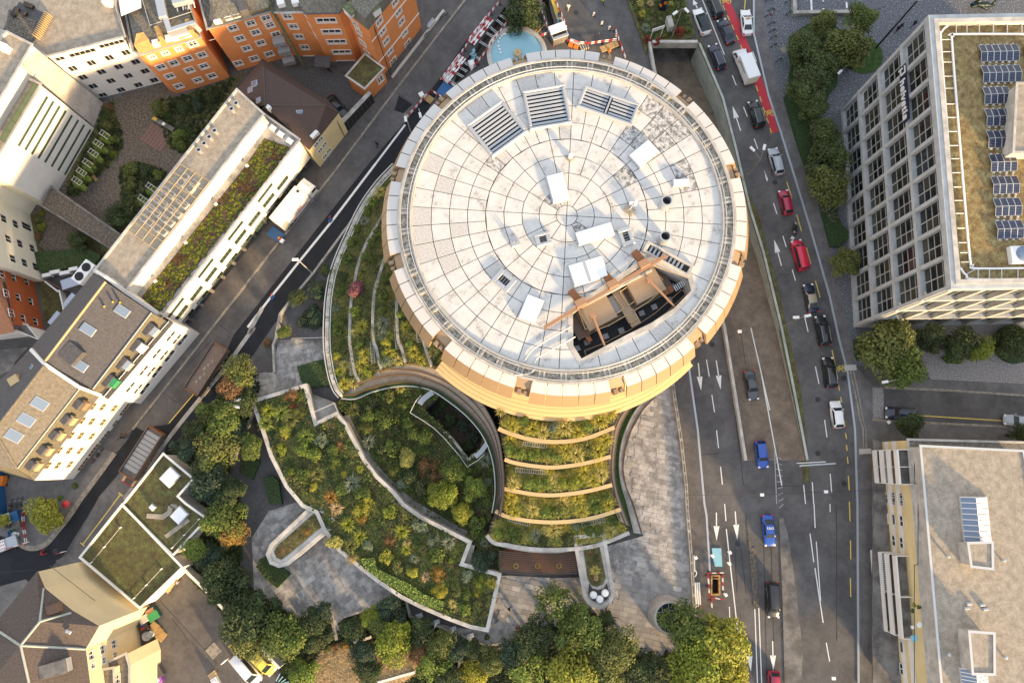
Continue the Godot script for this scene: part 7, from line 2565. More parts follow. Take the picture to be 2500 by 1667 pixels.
	for q in [["square wooden pallet, upper of two by the containers",230,370,1.3],["pallet with a framed crate, lower of two by the containers",335,500,1.4],["narrow stack of timber between the two pallets",290,430,1.2]]:
		o=vehicle("pallet",q[0],"pallet","R",q[1],q[2],q[1]+70,q[2]+60)
		for i in 7:
			bx(o,"plank","wood" if q[1]!=290 else "ochre_roof",V(-0.55+i*0.18*q[3]*0.75,0.3,0),V(0.14,0.08,q[3]),0.01)
		for s in [-0.5,0,0.5]:
			bx(o,"bearer","wood",V(0,0.16,s*q[3]*0.9),V(1.25,0.16,0.1),0.01)
	for q in [["large round metal drum on its side by the pallets",135,500,0.7],["smaller round metal drum by the pallets",195,470,0.5]]:
		var b:=W("R",q[1],q[2],0.0)
		o=thing("metal_drum",q[0],"drum",b)
		var m:=MB.new()
		m.lathe([V2(q[3],0),V2(q[3],0.7),V2(q[3]*0.9,0.75),V2(q[3]*0.3,0.62),V2(0,0.62)],18,b)
		part("shell",m,X.zinc,o)
		m=MB.new()
		m.lathe([V2(q[3]*0.3,0.6),V2(q[3]*0.28,0.8),V2(0,0.82)],12,b)
		part("hub",m,X.steel,o)
	o=vehicle("wooden_board","pale wooden board leaning on the cream extension","board","R",200,770,215,860)
	bx(o,"board","tan",V(0,0.9,0),V(3.0,0.1,1.1),0.02)
	bx(o,"batten","wood",V(0,0.98,0),V(0.1,0.08,1.1),0.01)
	solo("drain_slab",mb_diamond(),X.kerb,"","",Vector3.ZERO,"","structure")
	o=vehicle("hand_truck","yellow pallet truck behind the white van","pallet truck","R",1415,690,1445,740)
	for s in [-0.25,0.25]:
		bx(o,"fork","gold",V(0.2,0.25,s),V(1.3,0.12,0.16),0.02)
	bx(o,"head","gold",V(-0.5,0.4,0),V(0.25,0.5,0.6),0.05)
	o=vehicle("cardboard_box","brown cardboard box lying open on the yard","box","R",1115,1085,1160,1050)
	bx(o,"carton","tan",V(0,0.2,0),V(1.2,0.4,0.7),0.01)
	bx(o,"tape","rust_pale",V(0,0.41,0),V(1.2,0.01,0.08),0.002)
	o=vehicle("work_bench","long pale bench board by the moss roof wall","bench","A3",1518,705,1555,655)
	bx(o,"board","tan",V(0,0.75,0),V(2.4,0.08,0.6),0.02)
	for s in [-1,1]:
		bx(o,"trestle","wood",V(s*0.9,0.36,0),V(0.08,0.72,0.55),0.01)
	solo("white_machine",machine(W("R",1165,1180,0.0)),X.white,"small white machine at the bottom edge of the yard","machine",W("R",1165,1180,0.0))
	var sc:=thing("scaffold_frame","pale green folded scaffold frame by the yard ramp","scaffold",W("R",2130,1170,0))
	for i in 4:
		pipe_of(sc,"bar","teal_pale",[["R",2060+i*40,1190+i*10,0.6],["R",2120+i*45,1080+i*40,0.6]],0.06)
	barrier("red and white barrier along the street beside the long trench","K",[1370,0,1180,230,1010,460,800,760,610,1000])
	barrier("short red and white barrier above the blue sheet","K",[610,1000,700,1040,790,1095])
	barrier("short red and white barrier below the blue sheet","K",[480,1150,550,1190,620,1235])
	barrier("red and white barrier from the pallet down to the lamp","K",[465,1165,390,1240,280,1370,160,1500])
	barrier("red and white barrier between the trench and the fountain","K",[1463,265,1310,465,1190,640,1060,800,990,890])
	barrier("red and white barrier left of the narrow trench","J",[650,0,720,250,840,565])
	barrier("red and white barrier right of the narrow trench","J",[955,0,1040,190,1160,480])
	barrier("red and white barrier across the end of the narrow trench","J",[690,650,1165,490])
	barrier("sagging red and white barrier above the brick pallets","J",[1170,740,1350,775,1560,800,1800,765,2090,725])
	barrier("leaning red and white barrier beside the open excavation","J",[2055,490,2160,800,2255,1055])
	for q in [["left side of the shaft in the service road",[515,715,530,1000,550,1345]],["top side of the shaft in the service road",[515,722,910,708]],["right side of the shaft in the service road",[885,745,895,1150]],["bottom side of the shaft in the service road",[575,1345,930,1390]],["line running down from the shaft in the service road",[605,1370,610,1600]]]:
		barrier("red and white barrier, "+q[0],"S",q[1])
	barrier("red and white barrier beside the blue works trailer, left edge","Q",[402,735,415,1000,460,1290])
	barrier("red and white barrier along the works yard at the left edge","Q",[-60,1465,160,1405,340,1350,500,1290])
	barrier("small red and white barrier beside the gravel corner","Q",[1020,1510,1180,1460])
	for q in [["upper stack of red and white boards beside the trench",1110,400,1210,270,5.6],["lower stack of red and white boards beside the trench",765,890,850,775,5.4]]:
		o=vehicle("board_stack",q[0],"boards","K",q[1],q[2],q[3],q[4],0.0,"stacks of barrier boards")
		var r:=RandomNumberGenerator.new()
		r.seed=int(q[1])
		for i in 8:
			var m:=MB.new()
			var rm:=MB.new()
			for k in 9:
				var tgt:=m if (k+r.randi() % 2) % 3 else rm
				tgt.box(V(-q[5]/2+(k+0.5)*q[5]/9.0,0.25+(i % 3)*0.09,-0.7+i*0.2),V(q[5]/9.0,0.08,0.18))
			var bd:=part("board",m,X.white,o)
			part("red_stripe",rm,X.red,bd)
	var stn:=0
	for q in [[1350,200,1460,260],[1310,258,1400,330],[1225,350,1320,430],[1180,425,1290,490],[1095,535,1200,600],[975,690,1080,750],[895,800,960,840],[850,870,935,920],[790,935,890,990],[705,1030,790,1085]]:
		stn+=1
		o=thing("trench_strut","%s pair of steel struts across the street trench, counted from the top" % ORD[stn-1],"strut",W("K",q[0],q[1],0.1),"struts across the street trench")
		for k in [0,14]:
			pipe_of(o,"strut","steel",[["K",q[0]+k,q[1]-k,0.05],["K",q[2]+k,q[3]-k,0.05]],0.07)
	solo("blue_sheet",null_mb(PL("K",[545,1175,640,1040,770,1105,640,1225],0.35),0.35),X.tail_blue,"blue sheet laid over the trench beside the round building","sheet",W("K",650,1130,0.3))
	o=thing("plastic_sheet","crumpled clear plastic sheet and white sack hanging in the trench","sheet",W("K",1010,760,-0.5))
	var pm:=MB.new()
	var pr:=RandomNumberGenerator.new()
	pr.seed=3
	for i in 26:
		pm.tri(W("K",1035+pr.randf_range(-30,30),610+i*6,0.1+pr.randf()*0.5),W("K",1010+pr.randf_range(-35,25),640+i*6,0.1+pr.randf()*0.6),W("K",1025+pr.randf_range(-30,30),650+i*5,0.3))
	part("sheet",pm,X.teal_pale,o)
	boxat(o,"sack","white","K",1000,810,0.4,V(1.0,0.7,1.3),0.3,0.25)
	o=vehicle("pallet","pale wooden pallet behind the barrier at the street edge","pallet","K",462,1275,500,1230)
	for i in 6:
		bx(o,"plank","wood",V(-0.5+i*0.2,0.3,0),V(0.15,0.1,1.3),0.01)
	for s in [-0.55,0,0.55]:
		bx(o,"bearer","wood",V(0,0.16,s),V(1.15,0.16,0.1),0.01)
	solo("traffic_sign",sign_mb(W("K",365,1235,0.0),0.8),X.white,"square white sign board at the street edge above the barrier","sign",W("K",365,1235,0.0))
	o=vehicle("works_hut","white site hut with a folded roof at the end of the narrow trench","hut","J",1000,690,1140,640,0.0)
	bx(o,"body","concrete_dark",V(0,0.9,0.2),V(2.6,1.8,2.0),0.04)
	bx(o,"roof","white",V(0,2.0,-0.5),V(2.9,0.25,1.5),0.08)
	bx(o,"awning","zinc",V(0,1.75,0.75),V(2.8,0.1,1.0),0.03)
	bx(o,"red_edge","paint_red",V(-1.3,0.3,1.25),V(0.1,0.5,0.1),0.01)
	for q in [["first of three white marker beacons, nearest the top edge",1670,260],["second of three white marker beacons",1820,425],["third white marker beacon, nearest the leaning barrier",1957,515],["white marker beacon on the leaning barrier",2088,650]]:
		o=thing("beacon",q[0],"beacon",W("J",q[1],q[2],0.0),"white marker beacons")
		boxat(o,"foot","dark","J",q[1],q[2]+20,0.06,V(0.45,0.12,0.7),0.0)
		boxat(o,"panel","white","J",q[1],q[2],0.55,V(0.35,1.0,0.14),0.1)
		boxat(o,"red_mark","red","J",q[1],q[2]-8,1.06,V(0.14,0.04,0.12),0.1,0.01)
	o=vehicle("brick_pallet","grey box with orange bricks above the white roof edge","pallet","J",1300,840,1380,870)
	bx(o,"box","grey_pale",V(0,0.35,-0.35),V(1.8,0.7,0.6),0.04)
	for s in [-0.5,0.45]:
		bx(o,"bricks","orange",V(s,0.3,0.25),V(0.75,0.6,0.5),0.04)
	o=vehicle("concrete_grid","stack of grey slotted concrete gratings above the white roof edge","grating","J",1480,870,1520,855)
	for i in 4:
		bx(o,"bar","concrete",V(-0.6+i*0.4,0.3,0),V(0.22,0.5,1.3),0.03)
	o=vehicle("timber_formwork","yellow timber formwork in the excavation above the roof edge","formwork","J",1950,920,2050,880,-0.5)
	for i in 4:
		bx(o,"plank","wood",V(0,0.9,-0.5+i*0.28),V(3.2,0.1,0.24),0.01)
	bx(o,"brace","wood",V(-0.5,0.7,0.9),V(0.15,0.12,1.6),0.01)
	solo("traffic_cone",cone_mb(W("J",1963,935,0.5)),X.orange,"small orange cone on the yellow formwork","cone",W("J",1963,935,0.5))
	var yb:=vehicle("yellow_beam","yellow timber beam lying along the narrow trench","beam","J",965,175,1000,290,0.1)
	bx(yb,"beam","gold",V(0,0.15,0),V(4.1,0.3,0.8),0.02)
	for q in [["grey-blue compactor beside the narrow trench",1035,340,"zinc"],["pale blue tool box beside the narrow trench",1050,470,"teal_pale"]]:
		o=vehicle("compactor" if q[3]=="zinc" else "tool_box",q[0],"machine" if q[3]=="zinc" else "tool box","J",q[1],q[2],q[1]+15,q[2]+60)
		bx(o,"base",q[3],V(0,0.3,0),V(1.5,0.6,0.8),0.06)
		bx(o,"engine","dark",V(-0.2,0.75,0),V(0.7,0.4,0.5),0.06)
		bx(o,"handle","steel",V(0.6,0.85,0),V(0.06,0.06,0.7),0.02)
	var pl:=vehicle("plank_heap","heap of yellow planks and a blue bucket by the fountain rim","planks","J",650,545,740,520)
	for i in 9:
		var m:=MB.new()
		m.box(V(pr.randf_range(-0.3,0.3),0.15+i*0.05,pr.randf_range(-0.5,0.5)),V(2.2,0.06,0.16),Basis(UP,pr.randf_range(-0.7,0.9)))
		part("plank",m,X.wood,pl)
	var bm:=MB.new()
	bm.lathe([V2(0.2,0),V2(0.28,0.5),V2(0.24,0.5),V2(0.18,0.1),V2(0,0.1)],12,V(-0.7,0.3,-0.4))
	part("bucket",bm,X.blue,pl)
	var fc:=W("P",1262,134,0.0)
	o=thing("fountain","round pale blue fountain basin with a stone rim, half hidden by the round roof","fountain",fc)
	var m3:=MB.new()
	m3.lathe([V2(5.1,0),V2(5.1,0.5),V2(4.35,0.55),V2(4.3,0.2)],48,fc)
	part("rim",m3,X.concrete_pale,o)
	m3=MB.new()
	m3.lathe([V2(4.35,0.3),V2(0,0.3)],48,fc)
	part("water",m3,X.pool,o)
	m3=MB.new()
	m3.lathe([V2(0.65,0.2),V2(0.65,0.75),V2(0.55,0.8),V2(0.1,0.7),V2(0.1,0.9),V2(0,0.9)],20,W("J",255,1010,0.0))
	part("spout_bowl",m3,X.tan,o)
	for q in [[-60,1000],[-75,940],[-92,880],[-98,800],[-70,735],[-40,690],[-10,660],[25,652],[92,620],[165,600],[240,592]]:
		m3=MB.new()
		m3.lathe([V2(0.18,0.25),V2(0.18,0.5),V2(0.0,0.55)],10,W("J",q[0],q[1] ,0.0))
		part("lamp",m3,X.white,o)
	solo("blue_plate",null_mb(PL("S",[610,85,850,85,880,555,690,555,640,350],0.14),0.14),X.teal_pale,"worn light blue plate over the road next to the shaft","plate",W("S",740,320,0.1))
	o=thing("shaft_frame","timber frame lining the dark shaft in the service road","frame",W("S",700,1020,0.0))
	m3=MB.new()
	m3.strip(PL("S",[600,790,795,790,805,1260,595,1270]),0.12,0.12,-0.3,0.14,true)
	part("frame",m3,X.ochre_roof,o)
	pipe_of(o,"strut","rust_pale",[["S",590,860,0.1],["S",800,860,0.1]],0.08)
	for q in [["long white fluorescent tube case by the plaza railing",150,470,0.35,2.4],["bundle of white barrier boards by the plaza railing",235,1270,0.8,3.6]]:
		o=vehicle("board_bundle",q[0],"boards","S",q[1],q[2],q[1]+5,q[2]+100,0.0)
		for i in (1 if q[3]<0.5 else 3):
			bx(o,"board","white",V(0,0.25,-0.3+i*0.3 if q[3]>0.5 else 0.0),V(q[4],0.3,0.2),0.03)
		if q[3]>0.5:
			bx(o,"red_end","red",V(q[4]/2-0.2,0.26,-0.3),V(0.4,0.31,0.21),0.03)
	var dk:=0
	for q in [[1030,180],[1015,455],[925,1250],[590,265],[165,310]]:
		dk+=1
		solo("cable_post",sign_mb(W("S",q[0],q[1],0.0),0.45),X.white,"small white marker post on the service road, %s" % ["beside the blue plate's right edge","right of the blue plate's lower end","at the shaft's lower right corner","on the timber strip of the blue plate","by the plaza railing above the tube case"][dk-1],"marker",W("S",q[0],q[1],0.0),"white marker posts")
	var hs:=MB.new()
	for i in 20:
		var a:=-PI/2+PI*i/20.0
		var b2:=-PI/2+PI*(i+1)/20.0
		hs.tube(W("S",150+cos(a)*65,725+sin(a)*85,0.15),W("S",150+cos(b2)*65,725+sin(b2)*85,0.15),0.1,5)
	solo("hose",hs,X.white,"coiled white hose by the plaza railing","hose",W("S",150,725,0.0))
	o=thing("plaza_railing","long concrete railing between the stone plaza and the service road","railing",W("C2",1500,700,0))
	var rp:=PL("C2",[1455,385,1490,640,1545,1000,1590,1400,"C3",1575,60,1605,420,1630,800,1645,1140],0.8)
	m3=MB.new()
	m3.strip(rp,0.24,0.24,0.0,0.8)
	part("wall",m3,X.concrete,o)
	for i in rp.size()-1:
		for k in 4:
			m3=MB.new()
			var a2:=rp[i].lerp(rp[i+1],k/4.0+0.03)
			var b3:=rp[i].lerp(rp[i+1],(k+1)/4.0-0.03)
			m3.tube(v3(a2,0.98),v3(b3,0.98),0.09,6)
			part("rail",m3,X.concrete_dark,o)
	lamp("double-headed street lamp above the flower bed at the top","C0",1455,345,[[1495,110],[1590,85]])
	lamp("double-headed street lamp right of the round building","C1",2100,145,[[2185,-130],[2285,-145]])
	lamp("double-headed street lamp beside the black estate","D1",185,1450,[[315,1365],[408,1352]],8.0)
	lamp("single street lamp over the new asphalt, in front of the terraces","B1",513,970,[[370,850]],8.0,0.0,"rail")
	lamp("white-capped street lamp at the lower end of the barrier","B0",1395,1175,[[1348,1052]],7.0,0.0,"rail")
	lamp("small street lamp behind the barrier at the roof edge","B0",1490,1055,[[1478,1018]],4.0,0.0,"rail")
	lamp("street lamp with two short heads among the trees on the left","A2",2110,690,[[2105,645],[2098,700]],6.0,0.0,"rail")
	lamp("small white ball lamp between the hedge and the glass office","D0",683,672,[[702,636]],4.0,0.0,"rail")
	lamp("small street lamp bent over the side street under the big tree","D2",1060,495,[[1108,480]],6.0,0.0,"rail")
	var fp:=W("D0",1020,425,0.1)
	o=thing("flag_pole","tall dark mast standing in the round lawn","mast",fp)
	m3=MB.new()
	var tp:=W("D0",1280,120,15.0)
	m3.tube(fp,V(fp.x,13.5,fp.z),0.16,8,0.12)
	part("mast",m3,X.dark,o)
	m3=MB.new()
	m3.bevel(V(fp.x,13.6,fp.z),V(1.0,0.2,0.8),0.04)
	part("lamp_head",m3,X.rail,o)
	o=thing("sign_gantry","metal traffic sign arm reaching over the queue lane","sign gantry",W("D2",345,1235,0.0))
	pipe_of(o,"post","steel",[["D2",372,1215,0.0],["D2",345,1232,5.5]],0.12)
	for k in [0,8]:
		pipe_of(o,"arm","steel",[["D2",345,1232-k,5.5],["D2",660,1210-k*0.4,5.5]],0.07)
	boxat(o,"sign_back","rail","D2",440,1200,5.6,V(4.2,0.5,0.15),0.05)
	o=thing("overhead_wire","thin lighting wire with white lamps across both roads","overhead wire",W("D2",0,1480,7.0))
	pipe_of(o,"wire","dark",[["C2",1600,1490,8.0],["C2",2265,1487,7.2],["D2",580,1460,7.2],["D2",1050,1445,8.0]],0.03)
	for q in [["C2",2265,1487],["D2",575,1460],["D3",632,1528],["C2",2065,32]]:
		boxat(o,"lamp","white",q[0],q[1],q[2],7.2,V(0.55,0.2,0.4),0.0)
	o=thing("guide_rail","twin pale metal guide rails curving along the pavement","rail",W("D2",850,700,0.13))
	for q in [[[790,380,835,580,880,820,905,900,910,1075]],[[818,378,862,580,905,820,930,900,935,1075]]]:
		var p2:=PL("D2",q[0],0.15)
		m3=MB.new()
		m3.strip(p2,0.12,0.12,0.1,0.17)
		part("rail",m3,X.kerb,o)
	for q in [[792,355,1.9,0.9],[925,1100,1.9,0.8]]:
		boxat(o,"plate","grey_pale","D2",q[0],q[1],0.14,V(q[2],0.06,q[3]),0.05,0.01)
	var dc:=W("C3",1425,1000,3.4)
	o=thing("glazed_drum","low drum with a dark glazed top and pale ribbed sides on the plaza","rooflight",V(dc.x,0,dc.z))
	m3=MB.new()
	m3.lathe([V2(2.75,0.1),V2(2.35,3.2),V2(2.2,3.4),V2(2.05,3.4),V2(2.0,3.2)],40,V(dc.x,0,dc.z))
	part("ribbed_side",m3,X.concrete_pale,o)
	m3=MB.new()
	m3.lathe([V2(2.1,3.3),V2(0,3.35)],40,V(dc.x,0,dc.z))
	part("glass",m3,X.glass,o)
	for i in 40:
		m3=MB.new()
		var a:=TAU*i/40
		m3.tube(V(dc.x+cos(a)*2.76,0.1,dc.z+sin(a)*2.76),V(dc.x+cos(a)*2.36,3.25,dc.z+sin(a)*2.36),0.035,4)
		part("rib",m3,X.sill,o)
	m3=MB.new()
	for k in [-1,0,1]:
		var l:=sqrt(2.1*2.1-k*k*1.0)
		m3.box(V(dc.x+k*1.0,3.4,dc.z),V(0.06,0.08,l*2),Basis(UP,0.12))
		m3.box(V(dc.x,3.405,dc.z+k*1.0),V(l*2,0.08,0.06),Basis(UP,0.12))
	part("glazing_bar",m3,X.zinc,o)
	var fn:=0
	for q in [[1450,985,1430,1040],[1600,1040,1575,1095],[1745,1100,1725,1155],[1895,1160,1880,1215]]:
		fn+=1
		o=thing("wall_lamp","%s pointed white lamp along the lower walk, counted from the left" % ORD[fn-1],"lamp",W("B3",q[0],q[1],0.2),"pointed lamps on the lower walk")
		boxat(o,"base","zinc","B3",q[0],q[1]-10,0.5,V(1.0,0.9,0.6),0.3)
		var a3:=W("B3",q[0],q[1],1.1)
		m3=MB.new()
		m3.tube(a3,W("B3",q[2],q[3],1.3),0.22,8,0.04)
		part("lamp_head",m3,X.white,o)
	for q in [["B3",[390,995,560,945],"left short low wall at the edge of the lower plaza"],["B3",[770,995,950,940],"right short low wall at the edge of the lower plaza"],["B3",[1330,845,1365,990,1500,1025,1950,1215,2040,1250,2334,1190],"long low wall along the lower walk"],["B3",[670,980,720,1195],"low wall beside the steps to the trees"],["B1",[1255,40,905,460,530,970,330,1210,230,1340,190,1568,"B2",170,150,180,400],"curved concrete wall along the street below the terraces"],["A2",[2180,600,2310,640,2190,900,2130,1020,2080,1180],"low pale wall beside the grey walk under the trees"],["B3",[1790,1440,1800,1390,2180,1260],"angled concrete wall among the trees at the bottom"],["B3",[870,1215,1020,1170],"short white wall among the trees"],["B3",[1080,1568,1410,1475],"white wall at the bottom edge among the trees"]]:
		var l:=PL(q[0],q[1],0.8)
		m3=MB.new()
		m3.strip(l,0.18,0.18,0.0,0.8 if not q[2].begins_with("curved") else 1.0)
		solo("low_wall",m3,X.concrete if q[2].find("white")<0 else X.white_wall,q[2],"wall",v3(l[0],0))
	o=thing("dark_steps","flight of dark metal steps beside the planting terraces","steps",W("B1",480,1500,0))
	for i in 14:
		boxat(o,"step","slate","B1",345+i*20,1505,0.3+i*0.12,V(0.36,0.08,2.0),0.02,0.01)
	pipe_of(o,"rail","rail",[["B1",330,1555,1.2],["B1",630,1545,2.6]],0.05)
	m3=MB.new()
	m3.prism(PL("C0",[1050,-40,1570,-40,1670,300,1640,335,1255,400,1230,480,1200,370],0.3),0.0,0.3)
	solo("flower_bed",m3,X.moss,"planted bed above the tunnel mouth at the top","flower bed",W("C0",1400,200,0))
	TER["bed"]=[[PL("C0",[1070,-40,1560,-40,1650,290,1280,370,1220,340],0.3),0.3]]
	o=vehicle("utility_cabinet","pale green utility cabinet on the flower bed at the top","cabinet","C0",1430,240,1450,310,0.3)
	bx(o,"body","green_wall",V(0,0.8,0),V(2.0,1.6,0.8),0.05)
	bx(o,"lid","concrete",V(0,1.63,0),V(2.1,0.08,0.9),0.03)
	o=vehicle("bus_shelter_sign","white framed board on two posts at the tunnel mouth","sign","C0",1310,345,1370,325,0.3)
	bx(o,"board","white",V(0,3.0,0),V(2.2,0.8,0.1),0.02)
	for s in [-0.95,0.95]:
		bx(o,"post","white",V(s,1.4,0),V(0.08,2.8,0.08),0.01)
	var ap:=W("C0",1375,70,0.3)
	o=thing("advertising_column","round advertising column with orange posters on the flower bed","advertising column",ap)
	m3=MB.new()
	m3.lathe([V2(0.7,0),V2(0.7,3.2)],20,ap)
	part("column",m3,X.navy,o)
	for i in 6:
		m3=MB.new()
		m3.lathe([V2(0.72,1.0+(i % 2)*1.0),V2(0.72,1.8+(i % 2)*1.0)],4,ap,TAU*i/6.0,TAU*i/6.0+0.8)
		part("poster",m3,X.orange if i % 3 else X.teal_pale,o)
	m3=MB.new()
	m3.lathe([V2(0.78,3.2),V2(0.78,3.35),V2(0.0,3.5)],20,ap)
	part("cap",m3,X.teal_dark,o)
	o=thing("underpass_stair","stone-rimmed stair down to the underpass on the square","stairs",W("V",1000,100,0))
	m3=MB.new()
	m3.strip(PL("V",[560,-80,560,205,1530,190],1.0),0.35,0.25,0.0,1.0)
	part("parapet",m3,X.concrete,o)
	for i in 9:
		boxat(o,"step","concrete_pale","V",1420-i*38,118,-0.3-i*0.24,V(0.42,0.3,1.4),0.0,0.01)
		boxat(o,"step","concrete_pale","V",1420-i*38,25,-0.3-i*0.24,V(0.42,0.3,1.6),0.0,0.01)
	for i in 6:
		boxat(o,"step","concrete","V",640+i*38,60,-0.4-i*0.3,V(0.42,0.3,3.2),0.0,0.01)
	for q in [[840,30],[845,135],[1040,18],[1045,150],[1440,90]]:
		boxat(o,"handrail","white","V",q[0],q[1],0.2,V(0.3,0.1,1.1 if q[0]<900 or q[0]>1400 else 0.2),0.0,0.02)
	var bn:=0
	for q in [[60,10,"blue"],[85,95,"dark"],[60,145,"crimson"],[85,215,"dark"],[95,280,"dark"],[105,335,"rust_pale"],[105,408,"dark"],[150,540,"dark"],[235,10,"green_lid"],[235,120,"green_lid"]]:
		bn+=1
		bicycle("%s bicycle on the square, %s" % [{"blue":"blue","dark":"dark","crimson":"red and white","rust_pale":"orange-brown","green_lid":"green"}[q[2]],["first in the row from the top","second in the row from the top","third in the row","fourth in the row from the top","fifth in the row from the top","sixth in the row","seventh in the row","last, below the square drain","left of the underpass stair, upper","left of the underpass stair, lower"][bn-1]],"D0",q[0],q[1],0.15+bn*0.05,q[2])
	bicycle("dark bicycle leaning against the orange corner house","B0",1530,320,0.9,"dark","")
	bicycle("green scooter-like bicycle at the end of the orange corner house","B0",1690,145,0.5,"green_lid","")
	bicycle("dark bicycle leaning at the tan-roofed house by the arches, upper one","A2",890,1110,0.9,"dark","bicycles at the white arcade")
	bicycle("dark bicycle leaning at the tan-roofed house by the arches, lower one","A2",858,1165,0.9,"rust","bicycles at the white arcade")
	bicycle("bicycle lying by the works barrier at the street corner","J",1720,680,0.3,"navy","")
	for q in [["upper parked scooter by the works hut, left edge",222,600],["lower parked scooter by the works hut, left edge",215,700],["dark bicycle beside the scooters, left",325,575],["dark bicycle beside the scooters, right",405,565]]:
		bicycle(q[0],"Q",q[1],q[2],1.5,"navy","two-wheelers by the works hut")
	o=vehicle("works_container","long white site container with blue trim at the left edge","container","Q",40,540,60,780)
	bx(o,"body","tail_blue",V(-1.0,1.2,0.6),V(8.5,2.4,2.4),0.03)
	bx(o,"roof","white",V(-1.0,2.45,0.6),V(8.3,0.12,2.2),0.03)
	bx(o,"roof_vent","grey_pale",V(2.0,2.55,0.5),V(1.4,0.1,0.9),0.03)
	o=vehicle("orange_digger","orange machine cab at the left edge above the site container","digger","Q",40,165,120,175)
	bx(o,"body","orange",V(0,0.9,0),V(1.8,1.2,1.5),0.1)
	bx(o,"cab","orange",V(-0.2,1.8,0),V(0.9,0.8,1.0),0.1)
	bx(o,"panel","white",V(-0.5,2.22,0),V(0.3,0.05,0.6),0.01)
	bx(o,"track","dark",V(0,0.25,0.6),V(2.0,0.5,0.35),0.08)
	bx(o,"track","dark",V(0,0.25,-0.6),V(2.0,0.5,0.35),0.08)
	o=vehicle("blue_trailer","blue works trailer with a white tarpaulin at the left edge","trailer","Q",290,835,390,800)
	bx(o,"bed","tail_blue",V(0.1,0.9,0),V(2.2,1.3,1.5),0.05)
	bx(o,"tarpaulin","white",V(-0.5,1.6,0),V(1.1,0.12,1.55),0.05)
	for s in [-1,1]:
		wheel(o,0.1,s*0.85)
	o=vehicle("machine_base","grey machine with a round drum behind the blue trailer","machine","Q",280,965,390,940)
	bx(o,"base","concrete_dark",V(0,0.5,0),V(2.4,1.0,1.4),0.05)
	var dm:=MB.new()
	dm.lathe([V2(0.45,1.0),V2(0.45,1.25),V2(0.15,1.3),V2(0,1.3)],14,V(-0.5,0,0))
	part("drum",dm,X.dark,o)
	o=vehicle("sign_trailer","trailer carrying three white boards with red diamonds, left edge","trailer","Q",160,1320,260,1280)
	bx(o,"bed","zinc",V(0.2,0.6,0),V(3.0,0.5,1.7),0.04)
	for i in 3:
		bx(o,"sign_board","white",V(-0.9+i*0.36,0.95,0),V(0.32,0.14,1.6),0.01)
		for k in 3:
			var q:=MB.new()
			q.box(V(-0.9+i*0.36,1.04,-0.5+k*0.5),V(0.16,0.03,0.16),Basis(UP,PI/4))
			part("red_diamond",q,X.red,o)
	for q in [["green bucket among the works yard clutter",225,1085,"green_lid"],["blue bucket ring among the works yard clutter",195,1120,"blue"],["round blue cap in the works yard",200,1190,"tail_blue"]]:
		solo("bucket",bucket_mb(W("Q",q[1],q[2],0.0)),X[q[3]],q[0],"bucket",W("Q",q[1],q[2],0.0),"buckets in the works yard")
	o=vehicle("canvas_heap","crumpled white canvas beside the buckets","canvas","Q",285,1150,330,1160)
	for i in 6:
		var q:=MB.new()
		q.bevel(V(pr.randf_range(-0.6,0.6),0.15,pr.randf_range(-0.2,0.2)),V(0.5,0.25,0.35),0.1,Basis(UP,i*1.1))
		part("fold",q,X.white,o)
	solo("parasol",parasol_mb(W("Q",1190,605,2.2)),X.red,"small red parasol with white marks on the street corner","parasol",W("Q",1190,605,0.0))
	solo("traffic_sign",sign_mb(W("Q",1135,860,0.0),0.6),X.white,"round white street sign beside the yellow tree","sign",W("Q",1135,860,0.0))
	for q in [["first small white air unit above the slate roof, from the left",95,390,1.1],["second small white air unit above the slate roof, from the left",270,325,1.3],["third small white air unit above the slate roof, from the left",480,340,1.4],["fourth small white air unit above the slate roof, nearest the twin fans",660,260,1.1]]:
		o=vehicle("air_unit",q[0],"air conditioner","U",q[1],q[2],q[1]+100,q[2]-20,0.2,"small white air units")
		bx(o,"casing","white",V(0,0.6,0),V(q[3]+0.3,0.9,0.6),0.04)
		bx(o,"grille","grey",V(0,0.6,0.31),V(q[3],0.6,0.03),0.005)
	o=vehicle("twin_fan_unit","large white condenser with two black fans by the slate roof","air conditioner","U",870,325,960,210,6.0)
	bx(o,"casing","white",V(0,0.5,0),V(3.6,1.0,1.8),0.05)
	for s in [-0.85,0.85]:
		var q:=MB.new()
		q.lathe([V2(0.68,1.02),V2(0.68,1.06),V2(0.12,1.04),V2(0.1,1.1),V2(0,1.1)],20,V(s,0,0))
		part("fan",q,X.black,o)
	o=vehicle("glass_canopy","pale blue flat canopy in the small yard by the slate roof","canopy","U",600,540,720,500,1.5)
	bx(o,"roof","zinc_blue",V(0,0.8,0),V(3.0,0.15,1.6),0.03)
	for s in [-1.3,1.3]:
		bx(o,"post","zinc",V(s,0.0,0.7),V(0.08,1.5,0.08),0.01)
	for q in [[["U",[-20,490,250,700,290,690,380,1100],1.6],"white-topped garden wall with a blue inner face by the slate roof","white_wall"],[["U",[-20,460,380,680],1.9],"dark timber wall above the white garden wall","bronze_dark"]]:
		var l:=PL(q[0][0],q[0][1],q[0][2])
		m3=MB.new()
		m3.strip(l,0.12,0.12,0.0,q[0][2])
		solo("garden_wall",m3,X[q[2]],q[1],"wall",v3(l[0],0))
	for q in [["grey lightwell cover by the slate roof, upper one",510,905,0.9,2.4],["grey lightwell cover by the slate roof, lower one",200,1280,0.9,2.2]]:
		o=vehicle("lightwell_cover",q[0],"cover","U",q[1],q[2],q[1]+60,q[2]-75,4.0)
		bx(o,"plate","zinc_blue",V(0,0.1,0),V(q[4],0.15,q[3]),0.02)
		for i in 4:
			bx(o,"bar","zinc",V(-q[4]/2+0.3+i*0.5,0.2,0),V(0.06,0.04,q[3]),0.005)
